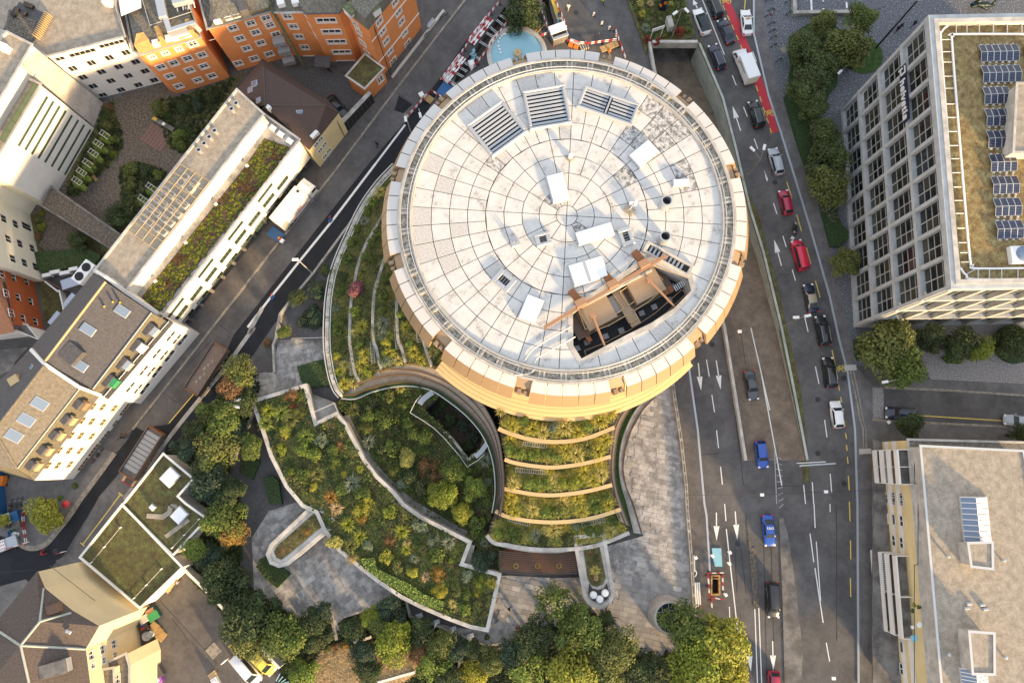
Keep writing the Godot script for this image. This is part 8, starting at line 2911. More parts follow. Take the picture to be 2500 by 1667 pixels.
	o=vehicle("garden_terrace","small paved terrace with a brick grill counter in the garden court","terrace","A0",1400,1210,1460,1245)
	for i in 7:
		for j in 6:
			var q:=MB.new()
			q.bevel(V(-1.8+i*0.6,0.06,-1.2+j*0.6),V(0.57,0.12,0.57),0.01)
			part("paver",q,X.brick_red,o)
	bx(o,"counter","concrete_dark",V(0,0.5,-2.1),V(4.4,0.9,0.7),0.03)
	bx(o,"grill","gold",V(-1.5,1.0,-2.1),V(0.8,0.12,0.6),0.03)
	bx(o,"basin","white",V(0.3,1.0,-2.1),V(0.5,0.1,0.5),0.03)
	o=vehicle("garden_bench","tan wooden garden bench on the court gravel","bench","A1",850,135,870,160)
	bx(o,"seat","wood",V(0,0.45,0),V(1.1,0.08,0.5),0.02)
	bx(o,"backrest","wood",V(0,0.7,-0.28),V(1.1,0.5,0.07),0.02)
	for s in [-0.45,0.45]:
		bx(o,"leg","wood",V(s,0.2,0),V(0.08,0.4,0.45),0.01)
	o=thing("slatted_gate","dark gridded wall between the corner house and the yellow house","fence",W("B0",920,990,0))
	var ga:=W("B0",1035,820,3.4)
	var gb:=W("B0",780,1090,3.4)
	m3=MB.new()
	m3.strip(PackedVector2Array([V2(ga.x,ga.z),V2(gb.x,gb.z)]),0.12,0.12,0.1,3.4)
	part("wall",m3,X.dark,o)
	var gd:=(gb-ga).normalized()
	for i in 9:
		var q:=MB.new()
		var c:=ga.lerp(gb,i/8.0)
		q.box(V(c.x,1.75,c.z)+gd.cross(UP)*-0.14,V(0.08,3.2,0.06),Basis(gd,UP,gd.cross(UP)))
		part("bar",q,X.slate,o)
	m3=MB.new()
	m3.box(V((ga.x+gb.x)/2,3.45,(ga.z+gb.z)/2),V(ga.distance_to(gb),0.14,0.7),Basis(gd,UP,gd.cross(UP)))
	part("coping",m3,X.concrete,o)
	m3=MB.new()
	m3.sheet(PL("B0",[200,560,480,590,560,560,720,610,960,800,760,1050,640,890,450,780,330,690]),0.012)
	struct("paved_yard",m3,X.cobble_dark)
	o=thing("yard_canopy","flat grey canopy at the foot of the orange tower","canopy",W("B0",620,550,2.8))
	boxat(o,"roof","slate","B0",610,548,2.8,V(2.6,0.15,2.0),-0.1,0.02)
	pipe_of(o,"post","dark",[["B0",560,590,0.0],["B0",555,580,2.8]],0.06)
	var sb:=W("D0",1900,92,0.13)
	o=thing("sculpture","dark green bronze figure resting on a pale oval plinth by the glass office","sculpture",sb)
	m3=MB.new()
	m3.lathe([V2(1,0),V2(0.98,0.7),V2(0.9,0.78),V2(0,0.8)],30)
	part("plinth",m3,X.concrete_blue,o,Transform3D(Basis.from_scale(V(2.5,1,1.15)),Vector3.ZERO))
	part("figure",crown_blob(),X.bronze_green,o,Transform3D(Basis.from_scale(V(1.6,1.0,0.9)),V(0.2,1.2,-0.3)))
	solo("drain_frame",sign_mb(W("D0",182,470,-0.85),1.1),X.kerb,"","",W("D0",182,470,0.0),"","structure")
	var BLK:=Color(.012,.012,.015)
	person("person in dark clothes crossing below the underpass stair","D0",512,142,1.1,"walk",BLK,BLK)
	person("person in black beside the tall mast, left of a pair","D0",1210,262,0.6,"walk",BLK,BLK,Color(.03,.02,.015),0.13,"people on the square")
	person("person in dark blue beside the tall mast, right of a pair","D0",1238,240,0.6,"walk",Color(.02,.025,.05),BLK,Color(.03,.02,.015),0.13,"people on the square")
	person("person in dark coat walking near the office corner, upper","D0",1357,215,0.5,"walk",BLK,Color(.02,.02,.03))
	person("person in dark coat walking near the office corner, lower","D0",1350,335,1.0,"walk",BLK,Color(.03,.03,.04))
	person("person in black standing in the paved yard by the tower","B0",668,622,2.0,"walk",BLK,BLK,Color(.03,.02,.015),0.02)
	person("person in dark clothes walking along the middle of the left street","B0",1092,1285,0.9,"walk",BLK,BLK,Color(.02,.02,.02),0.0)
	person("person in red and blue unloading behind the white truck","B1",298,312,0.8,"walk",Color(.45,.03,.03),Color(.02,.08,.35),Color(.05,.03,.02),0.12)
	person("person in white standing on the works ground near the top","J",1195,140,1.2,"walk",Color(.75,.74,.7),Color(.55,.45,.3),Color(.02,.02,.02),0.0)
	person("person in a yellow high-visibility jacket at the top edge","J",1842,25,1.6,"walk",Color(.65,.75,.05),BLK,Color(.65,.75,.05),0.0)
	person("person in dark clothes below the roof garden corner","B3",2235,920,0.2,"walk",BLK,BLK,Color(.02,.02,.02),0.16)
	person("person with a pale top by the bench board in the yard","A3",1553,685,0.9,"walk",Color(.5,.45,.5),BLK,Color(.03,.02,.02),0.0)
	bicycle("bicycle ridden along the dark street at the lower left","A3",378,430,0.55,"rust","",0.0)
	person("person in a red top riding the bicycle at the lower left","A3",378,430,0.55,"ride",Color(.5,.02,.03),Color(.03,.04,.08),Color(.02,.02,.02),0.0)
	bicycle("bicycle ridden past the arches of the tan-roofed house","A2",1088,970,0.6,"white","",0.0)
	person("person in dark clothes cycling past the arches","A2",1088,970,0.6,"ride",BLK,Color(.1,.08,.06),Color(.2,.1,.05),0.0)
	for q in [["blue traffic marker on the white line opposite the delivery truck",680,505],["blue traffic marker on the white line below the street lamp",165,1190]]:
		o=vehicle("traffic_marker",q[0],"traffic marker","B1",q[1],q[2],q[1]+50,q[2]-60,0.0,"blue traffic markers on the white line")
		bx(o,"foot","tail_blue",V(0,0.1,0),V(0.7,0.2,0.5),0.03)
		bx(o,"post","dark",V(0,0.6,0),V(0.12,1.0,0.12),0.02)
		bx(o,"flag","crimson",V(0.3,1.05,-0.1),V(0.5,0.12,0.15),0.02)
	m3=MB.new()
	for q in [[1080,0,700,500],[700,500,400,870],[400,870,160,1170],[160,1170,-60,1455]]:
		var s:=stroke([W("B1",q[0],q[1],0.03),W("B1",q[2],q[3],0.03)],0.38)
		m3.v.append_array(s.v)
		m3.n.append_array(s.n)
	var s2:=stroke([W("B0",1345,1110,0.03),W("B1",1080,0,0.03)],0.32)
	m3.v.append_array(s2.v)
	m3.n.append_array(s2.n)
	struct("white_edge_line",m3,X.paint)
	var pn:=0
	for q in [["C3",90,1095,"leaf_pink"],["B3",2040,1170,"leaf_dark"],["C3",335,1000,"leaf_deep"]]:
		pn+=1
		bush("pot_plant",["pink flowers in a pot on the plaza by the trees","dark plant tub on the plaza below the roof garden","dark round plant under the sparse tree on the plaza"][pn-1],"plant",q[0],q[1],q[2],0.6,q[3],4,"",0.15)
	o=vehicle("floor_hatch","square blue-grey glass hatch in the stone plaza","hatch","B3",405,795,440,770,0.14)
	bx(o,"frame","ochre_clad",V(0,0.06,0),V(1.0,0.1,1.0),0.01)
	bx(o,"glass","glass_sky",V(0,0.12,0),V(0.8,0.04,0.8),0.005)
	solo("ground_sign",sign_mb(W("D2",1108,843,0.0),0.5),X.white,"small white sign with a red mark by the street planter","sign",W("D2",1108,843,0.0))
	o=vehicle("bench","grey public display bench in front of the orange corner house","bench","B0",1580,230,1600,205,0.12)
	bx(o,"seat","grey_pale",V(0,0.6,0),V(1.7,0.5,0.5),0.04)
	bx(o,"top","zinc_blue",V(0,1.0,-0.15),V(1.7,0.4,0.12),0.02)
func crown_blob() -> ArrayMesh:
	var m:=MB.new()
	for q in [[V(-0.6,0,0),0.45,V(0.5,0.1,0.1),0.55],[V(0.5,0.1,0.1),0.5,V(1.3,-0.1,0.2),0.25],[V(-0.4,0.1,-0.2),0.4,V(-0.2,0.9,-0.5),0.3],[V(-0.2,0.9,-0.5),0.3,V(-0.1,1.2,-0.6),0.24],[V(-0.3,0.3,0.2),0.25,V(-0.9,0.2,0.6),0.18],[V(1.2,-0.1,0.2),0.2,V(1.4,0.8,-0.2),0.16],[V(0.3,0.0,0.5),0.3,V(0.9,-0.3,0.8),0.16]]:
		m.tube(q[0],q[2],q[1],9,q[3])
		for e in [[q[0],q[1]],[q[2],q[3]]]:
			var pr:=[]
			for i in 7:
				pr.append(V2(sin(PI*i/6.0)*e[1],-cos(PI*i/6.0)*e[1]))
			m.lathe(pr,10,e[0])
	return m.soft()
func mb_diamond() -> MB:
	var m:=MB.new()
	var b:=W("R",1117,733,0.03)
	m.bevel(b,V(1.75,0.05,1.75),0.01,Basis(UP,PI/4))
	return m
func machine(b:Vector3) -> MB:
	var m:=MB.new()
	m.bevel(b+UP*0.4,V(0.9,0.8,1.2),0.08,Basis(UP,0.6))
	m.bevel(b+UP*1.0,V(0.6,0.4,0.5),0.08,Basis(UP,0.6))
	m.tube(b+V(-0.5,0.4,0.5),b+V(0.5,0.4,0.9),0.08)
	return m
func sign_mb(b:Vector3,s: float) -> MB:
	var m:=MB.new()
	m.tube(b,b+UP*0.9,0.04,5)
	m.bevel(b+UP*0.95,V(s,0.1,s),0.03,Basis(UP,0.5))
	m.bevel(b+UP*0.05,V(s*0.6,0.1,s*0.6),0.03,Basis(UP,0.5))
	return m
func cone_mb(b:Vector3) -> MB:
	var m:=MB.new()
	m.lathe([V2(0.3,0),V2(0.28,0.05),V2(0.18,0.06),V2(0.04,0.6),V2(0,0.6)],12,b)
	return m
func bucket_mb(b:Vector3) -> MB:
	var m:=MB.new()
	m.lathe([V2(0.22,0),V2(0.3,0.45),V2(0.26,0.45),V2(0.2,0.08),V2(0,0.08)],14,b)
	return m
func parasol_mb(b:Vector3) -> MB:
	var m:=MB.new()
	m.lathe([V2(0.6,0),V2(0.35,0.16),V2(0,0.4)],8,b)
	m.tube(b-UP*2.2,b+UP*0.3,0.04,6)
	return m
const ORD:=["first","second","third","fourth","fifth","sixth","seventh","eighth","ninth","tenth","eleventh","twelfth","thirteenth","fourteenth","fifteenth","sixteenth","seventeenth","eighteenth","nineteenth","twentieth","twenty-first","twenty-second","twenty-third","twenty-fourth"]
const LOOK:={"leaf_dark":"dark green","leaf_deep":"deep green","leaf_mid":"mid green","leaf_fresh":"fresh green","leaf_lime":"lime green","leaf_yellow":"yellow","leaf_olive":"olive green","leaf_orange":"orange","leaf_rust":"rust brown","leaf_red":"red","leaf_grey":"grey-green","leaf_tan":"tan","leaf_straw":"straw yellow","leaf_pink":"pink","leaf_purple":"violet","leaf_gold":"golden"}
func bushes(k:String,what:String,where:String,cat:String,group:String,g: float,list:Array):
	var n:={}
	for q in list:
		n[q[4]]=n.get(q[4],0)+1
	var seen:={}
	for q in list:
		seen[q[4]]=seen.get(q[4],0)+1
		var l:String="%s %s %s" % [LOOK[q[4]],what,where]
		if n[q[4]]>1:
			l+=", %s of its colour" % ORD[mini(seen[q[4]]-1,23)]
		bush(k if q[5]<20 else "ornamental_grass",l if q[5]<20 else l.replace(what,"grass clump"),cat if q[5]<20 else "grass",q[0],q[1],q[2],q[3]/58.0,q[4],q[5],group if q[5]<20 else group.replace("shrubs","grass clumps"),g,q[6] if q.size()>6 else 0.85)
func plants():
	var tg:="trees in the bed beside the office"
	var T:=[
		["D0",560,230,128,6.5,"leaf_olive",0,"olive round tree nearest the underpass stair",tg],["D0",890,165,134,8.6,"leaf_mid",1,"tall leaning green tree at the lawn's upper edge",tg],["D0",395,420,170,6.5,"leaf_office",2,"dark tree at the left side of the hedge bed",tg],["D0",760,420,201,7.6,"leaf_olive",3,"broad olive tree overhanging the round lawn",tg],["D0",560,520,158,6.5,"leaf_office",0,"dark tree in the middle of the hedge bed",tg],["D0",390,760,183,7.0,"leaf_office",1,"dark tree left of the curved bench wall",tg],["D0",480,960,140,6.5,"leaf_office",2,"dark round tree below the curved bench wall",tg],["D0",560,1215,158,6.5,"leaf_office",3,"dark tree beside the office's first lower bay",tg],["D0",560,1440,189,7.0,"leaf_office",0,"deep green tree beside the silver estate's hedge",tg],
		["D1",600,190,183,6.5,"leaf_olive",1,"olive tree with yellow tips opposite the crimson car",tg],["D1",760,890,136,5.4,"leaf_olive",2,"lone olive tree touching the office's lower bands",""],
		["D2",1080,160,250,9.0,"leaf_olive",3,"largest broad tree on the corner below the glass office","trees below the office"],["D2",1240,320,200,8.0,"leaf_mid",2,"green tree overhanging the side street below the office","trees below the office"],["D2",1500,100,130,7.0,"leaf_dark",0,"dark narrow tree between the corner tree and the hedge circle","trees below the office"],["D2",1760,140,160,7.0,"leaf_dark",1,"dark tree left of the clipped round hedge","trees below the office"],["D2",1930,200,120,6.0,"leaf_lime",3,"yellow-tipped tree right beside the clipped round hedge","trees below the office"],["D2",2250,140,150,6.5,"leaf_dark",2,"dark tree growing out of the clipped round hedge","trees below the office"],["D2",1330,880,115,5.5,"leaf_dark",0,"small dark street tree in the planter by the parked suv","street trees on the side street"],["D2",2320,950,90,5.0,"leaf_dark",1,"small dark street tree at the right edge","street trees on the side street"],
		["C3",400,850,180,8.0,"leaf_mid",8,"sparse light tree left of the white-drummed planter","trees at the plaza"],["C3",610,1100,195,9.0,"leaf_mid",0,"big green tree in front of the planter tip","trees at the plaza"],["C3",190,1180,165,7.0,"leaf_dark",1,"dark tree at the plaza's lower left","trees at the plaza"],["C3",870,1010,70,6.0,"leaf_dark",2,"dark small tree tucked under the planter tip","trees at the plaza"],["C3",940,1270,190,8.5,"leaf_olive",3,"olive autumn tree on the plaza's lower edge","trees at the plaza"],["C3",600,1400,230,9.0,"leaf_gold",0,"golden-tipped tree at the bottom edge","trees at the plaza"],["C3",860,1500,160,8.0,"leaf_olive",2,"olive tree cut by the bottom edge","trees at the plaza"],["C3",1230,1450,160,7.0,"leaf_dark",1,"dark tree between the golden tree and the yellow one","trees at the plaza"],["C3",160,1440,190,7.0,"leaf_fresh",8,"feathery tree at the bottom edge, left of the golden-tipped one","trees at the plaza"],
		["C3",1560,1090,190,9.0,"leaf_mid",1,"green tree leaning over the glazed drum","trees at the plaza"],["C3",1850,1260,240,10.0,"leaf_gold",2,"large yellow-green tree over the service road","trees at the plaza"],["C3",1640,1420,230,10.0,"leaf_lime",3,"lime yellow tree at the bottom edge by the service road","trees at the plaza"],["C3",1860,1480,200,9.0,"leaf_yellow",0,"brightest yellow tree at the bottom edge","trees at the plaza"],
		["A2",2120,400,140,7.0,"leaf_olive",1,"olive tree at the top of the left tree row","left tree row"],["A2",2080,540,125,7.0,"leaf_rust",2,"rust-tinged tree, second in the left tree row","left tree row"],["A2",1960,780,200,7.5,"leaf_mid",0,"broad green tree beside the kerb rail","left tree row"],["A2",2180,660,130,6.0,"leaf_dark",3,"dark tree behind the two-headed lamp","left tree row"],["A2",1730,930,95,5.5,"leaf_dark",1,"small dark tree at the kerb rail","left tree row"],["A2",2120,930,110,5.5,"leaf_deep",2,"deep green tree beside the grey walk","left tree row"],["A2",1640,1060,120,6.0,"leaf_deep",0,"deep green tree above the notched moss roof","left tree row"],["A2",1920,1090,190,7.0,"leaf_olive",1,"broad yellow-olive tree above the notched moss roof","left tree row"],["A2",2240,1060,110,5.5,"leaf_mid",3,"green tree in the island bed of the grey walk",""],["A2",1880,1420,180,7.0,"leaf_deep",2,"deep green tree right of the notched moss roof","left tree row"],["A2",2030,1440,140,7.0,"leaf_dark",0,"dark tree at the curve of the grey walk","left tree row"],["A2",1800,1260,110,6.0,"leaf_dark",3,"shaded dark tree behind the notched moss roof","left tree row"],
		["A3",1950,130,170,7.5,"leaf_mid",1,"green tree below the curve of the grey walk","left tree row"],["A3",2040,270,120,6.5,"leaf_orange",2,"orange-brown tree low in the left tree row","left tree row"],["A3",1720,400,110,6.0,"leaf_fresh",3,"bright green tree beside the notched moss roof corner","left tree row"],["A3",1830,470,120,5.5,"leaf_deep",1,"deep green tree above the yard wall","left tree row"],["A3",1990,690,190,8.0,"leaf_dark",0,"dark tree over the yard wall's middle","left tree row"],["A3",2180,1000,220,9.0,"leaf_dark",2,"large dark tree over the yard wall's lower end","left tree row"],["A3",2190,1190,160,8.0,"leaf_olive",3,"olive tree above the yellow van","left tree row"],["B3",250,1180,180,8.5,"leaf_mid",1,"green tree at the lower plaza's left wall","left tree row"],["B3",120,960,140,7.0,"leaf_dark",0,"dark tree touching the lower plaza's corner","left tree row"],
		["B3",520,1040,130,6.0,"leaf_dark",2,"dark tree behind the left low wall of the plaza","lower trees"],["B3",610,930,80,5.0,"leaf_deep",3,"deep green small tree on the corner of the low wall","lower trees"],["B3",560,1170,130,6.0,"leaf_dark",0,"dark tree beside the sloping steps","lower trees"],["B3",1215,1210,165,6.0,"leaf_lime",3,"bright round yellow-green tree among dark ones","lower trees"],["B3",1015,985,85,5.0,"leaf_lime",1,"slim lime green tree by the right low wall","lower trees"],["B3",860,1120,110,5.0,"leaf_dark",2,"dark tree right of the sloping steps","lower trees"],["B3",1200,950,130,5.0,"leaf_deep",0,"deep green tree under the roof garden's edge","lower trees"],["B3",1090,1060,90,5.0,"leaf_olive",2,"small olive tree left above the bright round tree","lower trees"],["B3",1470,1120,120,4.5,"leaf_dark",1,"dark tree below the first pointed lamp","lower trees"],["B3",1640,1230,130,4.5,"leaf_olive",3,"olive tree below the second pointed lamp","lower trees"],["B3",1780,1250,110,4.5,"leaf_deep",0,"deep green tree below the third pointed lamp","lower trees"],["B3",1900,1290,100,4.0,"leaf_dark",2,"dark tree below the fourth pointed lamp","lower trees"],["B3",1560,1420,150,6.0,"leaf_fresh",8,"feathery green tree at the bottom edge between the tan grasses","lower trees"],["B3",960,1300,110,5.0,"leaf_deep",3,"deep green tree between the two tan grass masses","lower trees"],["B3",1000,1460,110,5.0,"leaf_dark",1,"dark tree at the bottom edge between the tan grasses","lower trees"],["B3",430,1470,120,5.0,"leaf_fresh",2,"fresh green tree by the yellow van's wall","lower trees"],["B3",1440,1290,90,4.0,"leaf_rust",3,"small rust-coloured tree right of the bright round tree","lower trees"],["B3",2080,1350,120,5.0,"leaf_olive",0,"olive tree inside the angled wall at the bottom","lower trees"],["B3",1930,1500,110,4.0,"leaf_yellow",1,"small yellow tree inside the angled wall at the bottom","lower trees"],["B3",2250,1330,130,6.0,"leaf_deep",2,"deep green tree right of the angled wall","lower trees"],["B3",1700,1520,110,5.0,"leaf_dark",3,"dark tree left of the angled wall at the bottom edge","lower trees"],
		["A3",405,85,150,5.0,"leaf_gold",3,"golden yellow tree on the street corner by the works yard",""],["A3",20,150,60,4.0,"leaf_gold",1,"small golden tree at the left edge in the works yard",""],["J",370,270,200,3.5,"leaf_dark",2,"dark clipped evergreen above the fountain",""],
		["B2",1690,1500,120,5.0,"leaf_lime",1,"bright lime yellow tree in the planted bed below the court","trees in the planted bed"],["B2",1950,1440,110,4.5,"leaf_fresh",0,"fresh green tree in the planted bed by the stepped wall","trees in the planted bed"],["B2",1370,1160,80,3.5,"leaf_straw",3,"straw yellow small tree in the middle of the planted bed","trees in the planted bed"],["B2",1180,820,130,3.5,"leaf_mid",8,"feathery green tree in the upper planted bed","trees in the planted bed"],["B2",1540,1240,110,3.0,"leaf_rust",8,"bare reddish shrub tree in the planted bed","trees in the planted bed"],["B2",1790,1270,130,4.0,"leaf_mid",2,"green tree below the sunken court's tip","trees in the planted bed"],["B3",1830,90,90,4.0,"leaf_gold",2,"golden tree beside the lime yellow one","trees in the planted bed"],["B3",2020,500,105,4.5,"leaf_deep",0,"deep green tree left of the entrance canopy",""],
		["B1",380,1190,80,4.0,"leaf_dark",3,"round dark tree at the curved street wall","trees at the street wall"],["B1",560,1130,90,4.0,"leaf_deep",1,"deep green tree below the street lamp base","trees at the street wall"],["B1",650,950,60,4.0,"leaf_dark",2,"narrow dark tree against the terrace wall","trees at the street wall"],["B1",500,1370,120,3.5,"leaf_deep",0,"deep green tree above the dark steps","trees at the street wall"],["B1",270,1500,65,3.0,"leaf_mid",3,"green tree left of the dark steps","trees at the street wall"],["A0",1420,960,90,3.5,"leaf_olive",8,"olive flowering tree beside the court gravel","court trees"],["A1",1050,480,120,4.0,"leaf_dark",1,"dark tree beside the covered walkway","court trees"],["A1",700,680,90,3.5,"leaf_dark",2,"dark small tree below the covered walkway","court trees"]]
	for q in T:
		tree("tree",q[7],"tree",q[0],q[1],q[2],q[3]/54.0,q[4],q[5],q[6],q[8])
	var o:=thing("bare_shrub","leafless grey shrub beside the office hedge","shrub",W("D1",600,440,0.1))
	var r:=RandomNumberGenerator.new()
	r.seed=4
	var m:=MB.new()
	var b:=W("D1",590,450,0.1)
	for i in 16:
		var a:=r.randf()*TAU
		var e:=b+V(cos(a)*r.randf_range(0.8,1.8),r.randf_range(1.2,2.4),sin(a)*r.randf_range(0.8,1.8))
		m.tube(b,e,0.05,4,0.025)
		for k in 3:
			m.tube(e,e+V(r.randf_range(-0.6,0.6),r.randf_range(0.1,0.6),r.randf_range(-0.6,0.6)),0.025,4,0.01)
	part("branches",m,X.kerb,o)
	var hedges:=[["long dark clipped hedge bed between the pavement and the office square",PL("D0",[480,212,380,240,300,300,250,380,232,470,255,580,235,700,240,800,190,880,230,1020,290,1230,400,1568,"D1",480,280,600,745,680,745,745,690,755,610,700,550,660,440,680,200,"D0",640,1200,480,1130,590,860,660,770,660,640,720,600,800,620,760,350,600,215]),0.8,"hedge"],["clipped round hedge around a tree at the right edge",circle(W2("D2",2240,150,0.4),3.0),0.9,"hedge"],["yellow-flowering low hedge patch left of the clipped round hedge",PL("D2",[1590,270,1650,320,1760,325,1800,280,1700,240]),0.5,"lawn"],["low hedge under the corner tree by the pavement",PL("D2",[810,110,910,90,900,250,840,300,820,220]),0.5,"hedge"],["dark clipped hedge along the court's lower edge",PL("A1",[340,800,560,790,780,760,930,830,860,920,640,935,450,985,370,960,330,880]),1.2,"hedge"],["clipped hedge block at the tip of the first planter on the plaza",PL("B3",[60,480,130,450,230,530,330,610,215,730,100,640,30,540]),0.8,"hedge"],["dark hedge block on the grey plaza below the dark steps",PL("B2",[395,350,640,280,670,330,690,510,490,540,430,480]),0.9,"hedge"],["olive hedge strip in the grey walk's island",PL("A2",[2180,1180,2240,1160,2320,1190,2260,1350,2145,1280]),0.7,"hedge"],["rust-tinged hedge block on the lower grey walk",PL("B2",[100,1340,180,1320,230,1360,260,1568,150,1568]),0.9,"hedge"],["long clipped hedge along the roof garden's lower edge",PL("B3",[930,480,1060,470,1080,560,1200,620,1340,680,1500,790,1670,850,1650,930,1480,880,1300,770,1150,680,1010,590],3.6),-4.3,"lawn"]]
	for q in hedges:
		var h: float=absf(q[2])
		m=MB.new()
		m.prism(q[1],0.0 if q[2]>0 else 3.2,h-0.08)
		o=solo("clipped_hedge",m,X[q[3]],q[0],"hedge",v3(q[1][0],0))
		var hm:=MB.new()
		var lo:Vector2=q[1][0]
		var hi:Vector2=q[1][0]
		for v in q[1]:
			lo=lo.min(v)
			hi=hi.max(v)
		hm.colored=true
		var cnt:=int(minf(9000.0,(hi.x-lo.x)*(hi.y-lo.y)*55.0))
		for i in cnt:
			var p:=V2(r.randf_range(lo.x,hi.x),r.randf_range(lo.y,hi.y))
			if not Geometry2D.is_point_in_polygon(p,q[1]):
				continue
			var a:=r.randf()*TAU
			var s:=r.randf_range(0.07,0.16)
			var v:=r.randf_range(0.45,1.0)
			hm.col=Color(v,v,v*0.9)
			var c:=v3(p,h-r.randf()*0.12)
			var t:=V(cos(a),r.randf_range(-0.5,0.5),sin(a))*s
			var u:=V(-sin(a),r.randf_range(-0.4,0.6),cos(a))*s*0.7
			hm.tri(c-t,c+u,c+t)
			hm.tri(c-t,c+t,c-u)
		part("leaves",hm,X.leaf_dark if q[3]=="hedge" else X.leaf_fresh,o).set_meta("kind","stuff")
	m=MB.new()
	m.prism(circle(W2("D0",905,490,0.2),3.35),0.0,0.2)
	struct("lawn",m,X.lawn)
	m=MB.new()
	m.sheet(PL("A0",[920,905,1430,745,1580,860,2060,690,2230,600,"A1",850,960,370,1010,262,450,590,110,"A0",830,1140]),0.02)
	struct("court_gravel",m,X.gravel_dark)
	for q in [["A0",[1500,870,1590,860,1930,750,2100,680,2180,650,1900,1060,1560,1085]],["A0",[1350,930,1430,870,1500,900,1560,1100,1880,1080,1640,1380,1500,1300,1480,1240,1400,1060]],["A0",[1060,1480,1250,1440,1500,1530,"A1",1480,80,1200,520,1130,590,1090,400,1060,100]],["A0",[930,930,1000,910,1080,1180,1100,1290,980,1480,880,1540,"A1",800,160,700,290,590,270,590,110,"A0",830,1150]],["A1",[270,460,380,420,420,560,330,720,400,770,330,780]],["A1",[600,700,800,640,980,750,860,900,640,800]],["A1",[330,1010,560,1140,560,1290,430,1440,390,1400]]]:
		m=MB.new()
		m.sheet(PL(q[0],q[1]),0.05)
		struct("court_bed",m,X.moss)
	TER["courtbeds"]=[[PL("A0",[1500,870,1590,860,1930,750,2100,680,1900,1060,1560,1085]),0.05],[PL("A0",[1350,930,1430,870,1500,900,1560,1100,1880,1080,1640,1380,1500,1300]),0.05],[PL("A0",[1060,1480,1250,1440,1500,1530,"A1",1480,80,1200,520,1130,590,1090,400]),0.05],[PL("A0",[930,930,1000,910,1080,1180,1100,1290,980,1480,"A1",800,160,700,290,590,270]),0.05]]
	var pn:=0
	for q in [["A0",925,1195],["A0",870,1278],["A0",825,1360],["A0",775,1450],["A0",720,1530],["A1",680,150],["A1",1340,205],["A1",1270,315]]:
		pn+=1
		var tt:=dirang("A0",0,0,60,40)
		o=thing("climber_frame","%s climber-covered frame %s" % [ORD[pn-1],"along the white annex, counted from the hotel" if pn<7 else "beside the fan deck in the court"],"pergola",W(q[0],q[1],q[2],2.4)*V(1,0,1),"climber frames in the court")
		for k in [-0.5,0.5]:
			boxat(o,"beam","rail",q[0],q[1]+k*22,q[2]-k*34,2.4,V(1.9,0.08,0.08),tt,0.01)
		for k in 4:
			boxat(o,"rung","rail",q[0],q[1]-36+k*24,q[2]-22+k*15,2.42,V(0.06,0.06,0.7),tt,0.01)
		var pp:=W(q[0],q[1]+22,q[2]+38,1.8)
		part("foliage",crown_of(4+pn % 3),X.leaf_fresh,o,Transform3D(Basis(UP,tt)*Basis.from_scale(V(2.0,1.0,1.0)),pp-o.position))
	bushes("shrub","shrub","in the outermost left terrace","shrub","shrubs on the left terraces",3.0,[["B1",1120,250,70,"leaf_straw",20],["B1",1050,330,60,"leaf_fresh",20],["B1",1010,410,70,"leaf_mid",4],["B1",985,510,60,"leaf_grey",20],["B1",920,580,55,"leaf_mid",5],["B1",870,690,75,"leaf_mid",4],["B1",830,840,75,"leaf_mid",6],["B1",790,1010,75,"leaf_dark",4],["B1",760,1150,70,"leaf_mid",5],["B1",730,1290,55,"leaf_grey",6],["B1",745,1420,70,"leaf_mid",4],["B2",745,40,70,"leaf_mid",6],["B2",745,160,60,"leaf_mid",5],["B2",745,250,60,"leaf_gold",4],["B2",810,330,60,"leaf_straw",20],["B2",760,390,60,"leaf_lime",20],["B2",800,500,75,"leaf_gold",20],["B2",890,490,65,"leaf_straw",20]])
	bushes("shrub","shrub","in the second left terrace","shrub","shrubs on the left terraces",4.5,[["B1",1150,520,60,"leaf_dark",4],["B1",1120,620,75,"leaf_mid",5],["B1",1060,700,75,"leaf_mid",6],["B1",1010,830,80,"leaf_mid",4],["B1",970,960,75,"leaf_olive",20],["B1",910,1120,100,"leaf_pink",5],["B1",940,1050,50,"leaf_lime",4],["B1",900,1320,75,"leaf_fresh",6],["B1",960,1450,80,"leaf_gold",20],["B1",900,1500,60,"leaf_straw",20],["B2",950,60,70,"leaf_olive",20],["B2",930,150,70,"leaf_mid",4],["B2",990,230,75,"leaf_gold",20],["B2",960,330,75,"leaf_gold",20],["B2",1000,400,60,"leaf_lime",5]])
	bushes("shrub","shrub","in the third left terrace","shrub","shrubs on the left terraces",6.0,[["B1",1200,880,60,"leaf_mid",4],["B1",1180,1020,65,"leaf_mid",5],["B1",1150,1180,75,"leaf_mid",6],["B1",1150,1300,65,"leaf_mid",4],["B1",1150,1420,75,"leaf_grey",20],["B1",1200,1530,60,"leaf_gold",20],["B2",1150,60,70,"leaf_grey",20],["B2",1180,130,70,"leaf_gold",4],["B2",1200,230,75,"leaf_gold",20],["B2",1180,310,75,"leaf_grey",5],["B2",1280,290,60,"leaf_straw",20]])
	bushes("shrub","shrub","in the fourth left terrace","shrub","shrubs on the left terraces",7.5,[["B1",1330,1230,60,"leaf_fresh",4],["B1",1320,1340,65,"leaf_fresh",5],["B1",1350,1450,65,"leaf_gold",20],["B1",1400,1540,60,"leaf_straw",20],["B2",1360,60,65,"leaf_olive",20],["B2",1390,140,65,"leaf_fresh",4],["B2",1420,210,70,"leaf_gold",20],["B2",1480,290,60,"leaf_gold",20]])
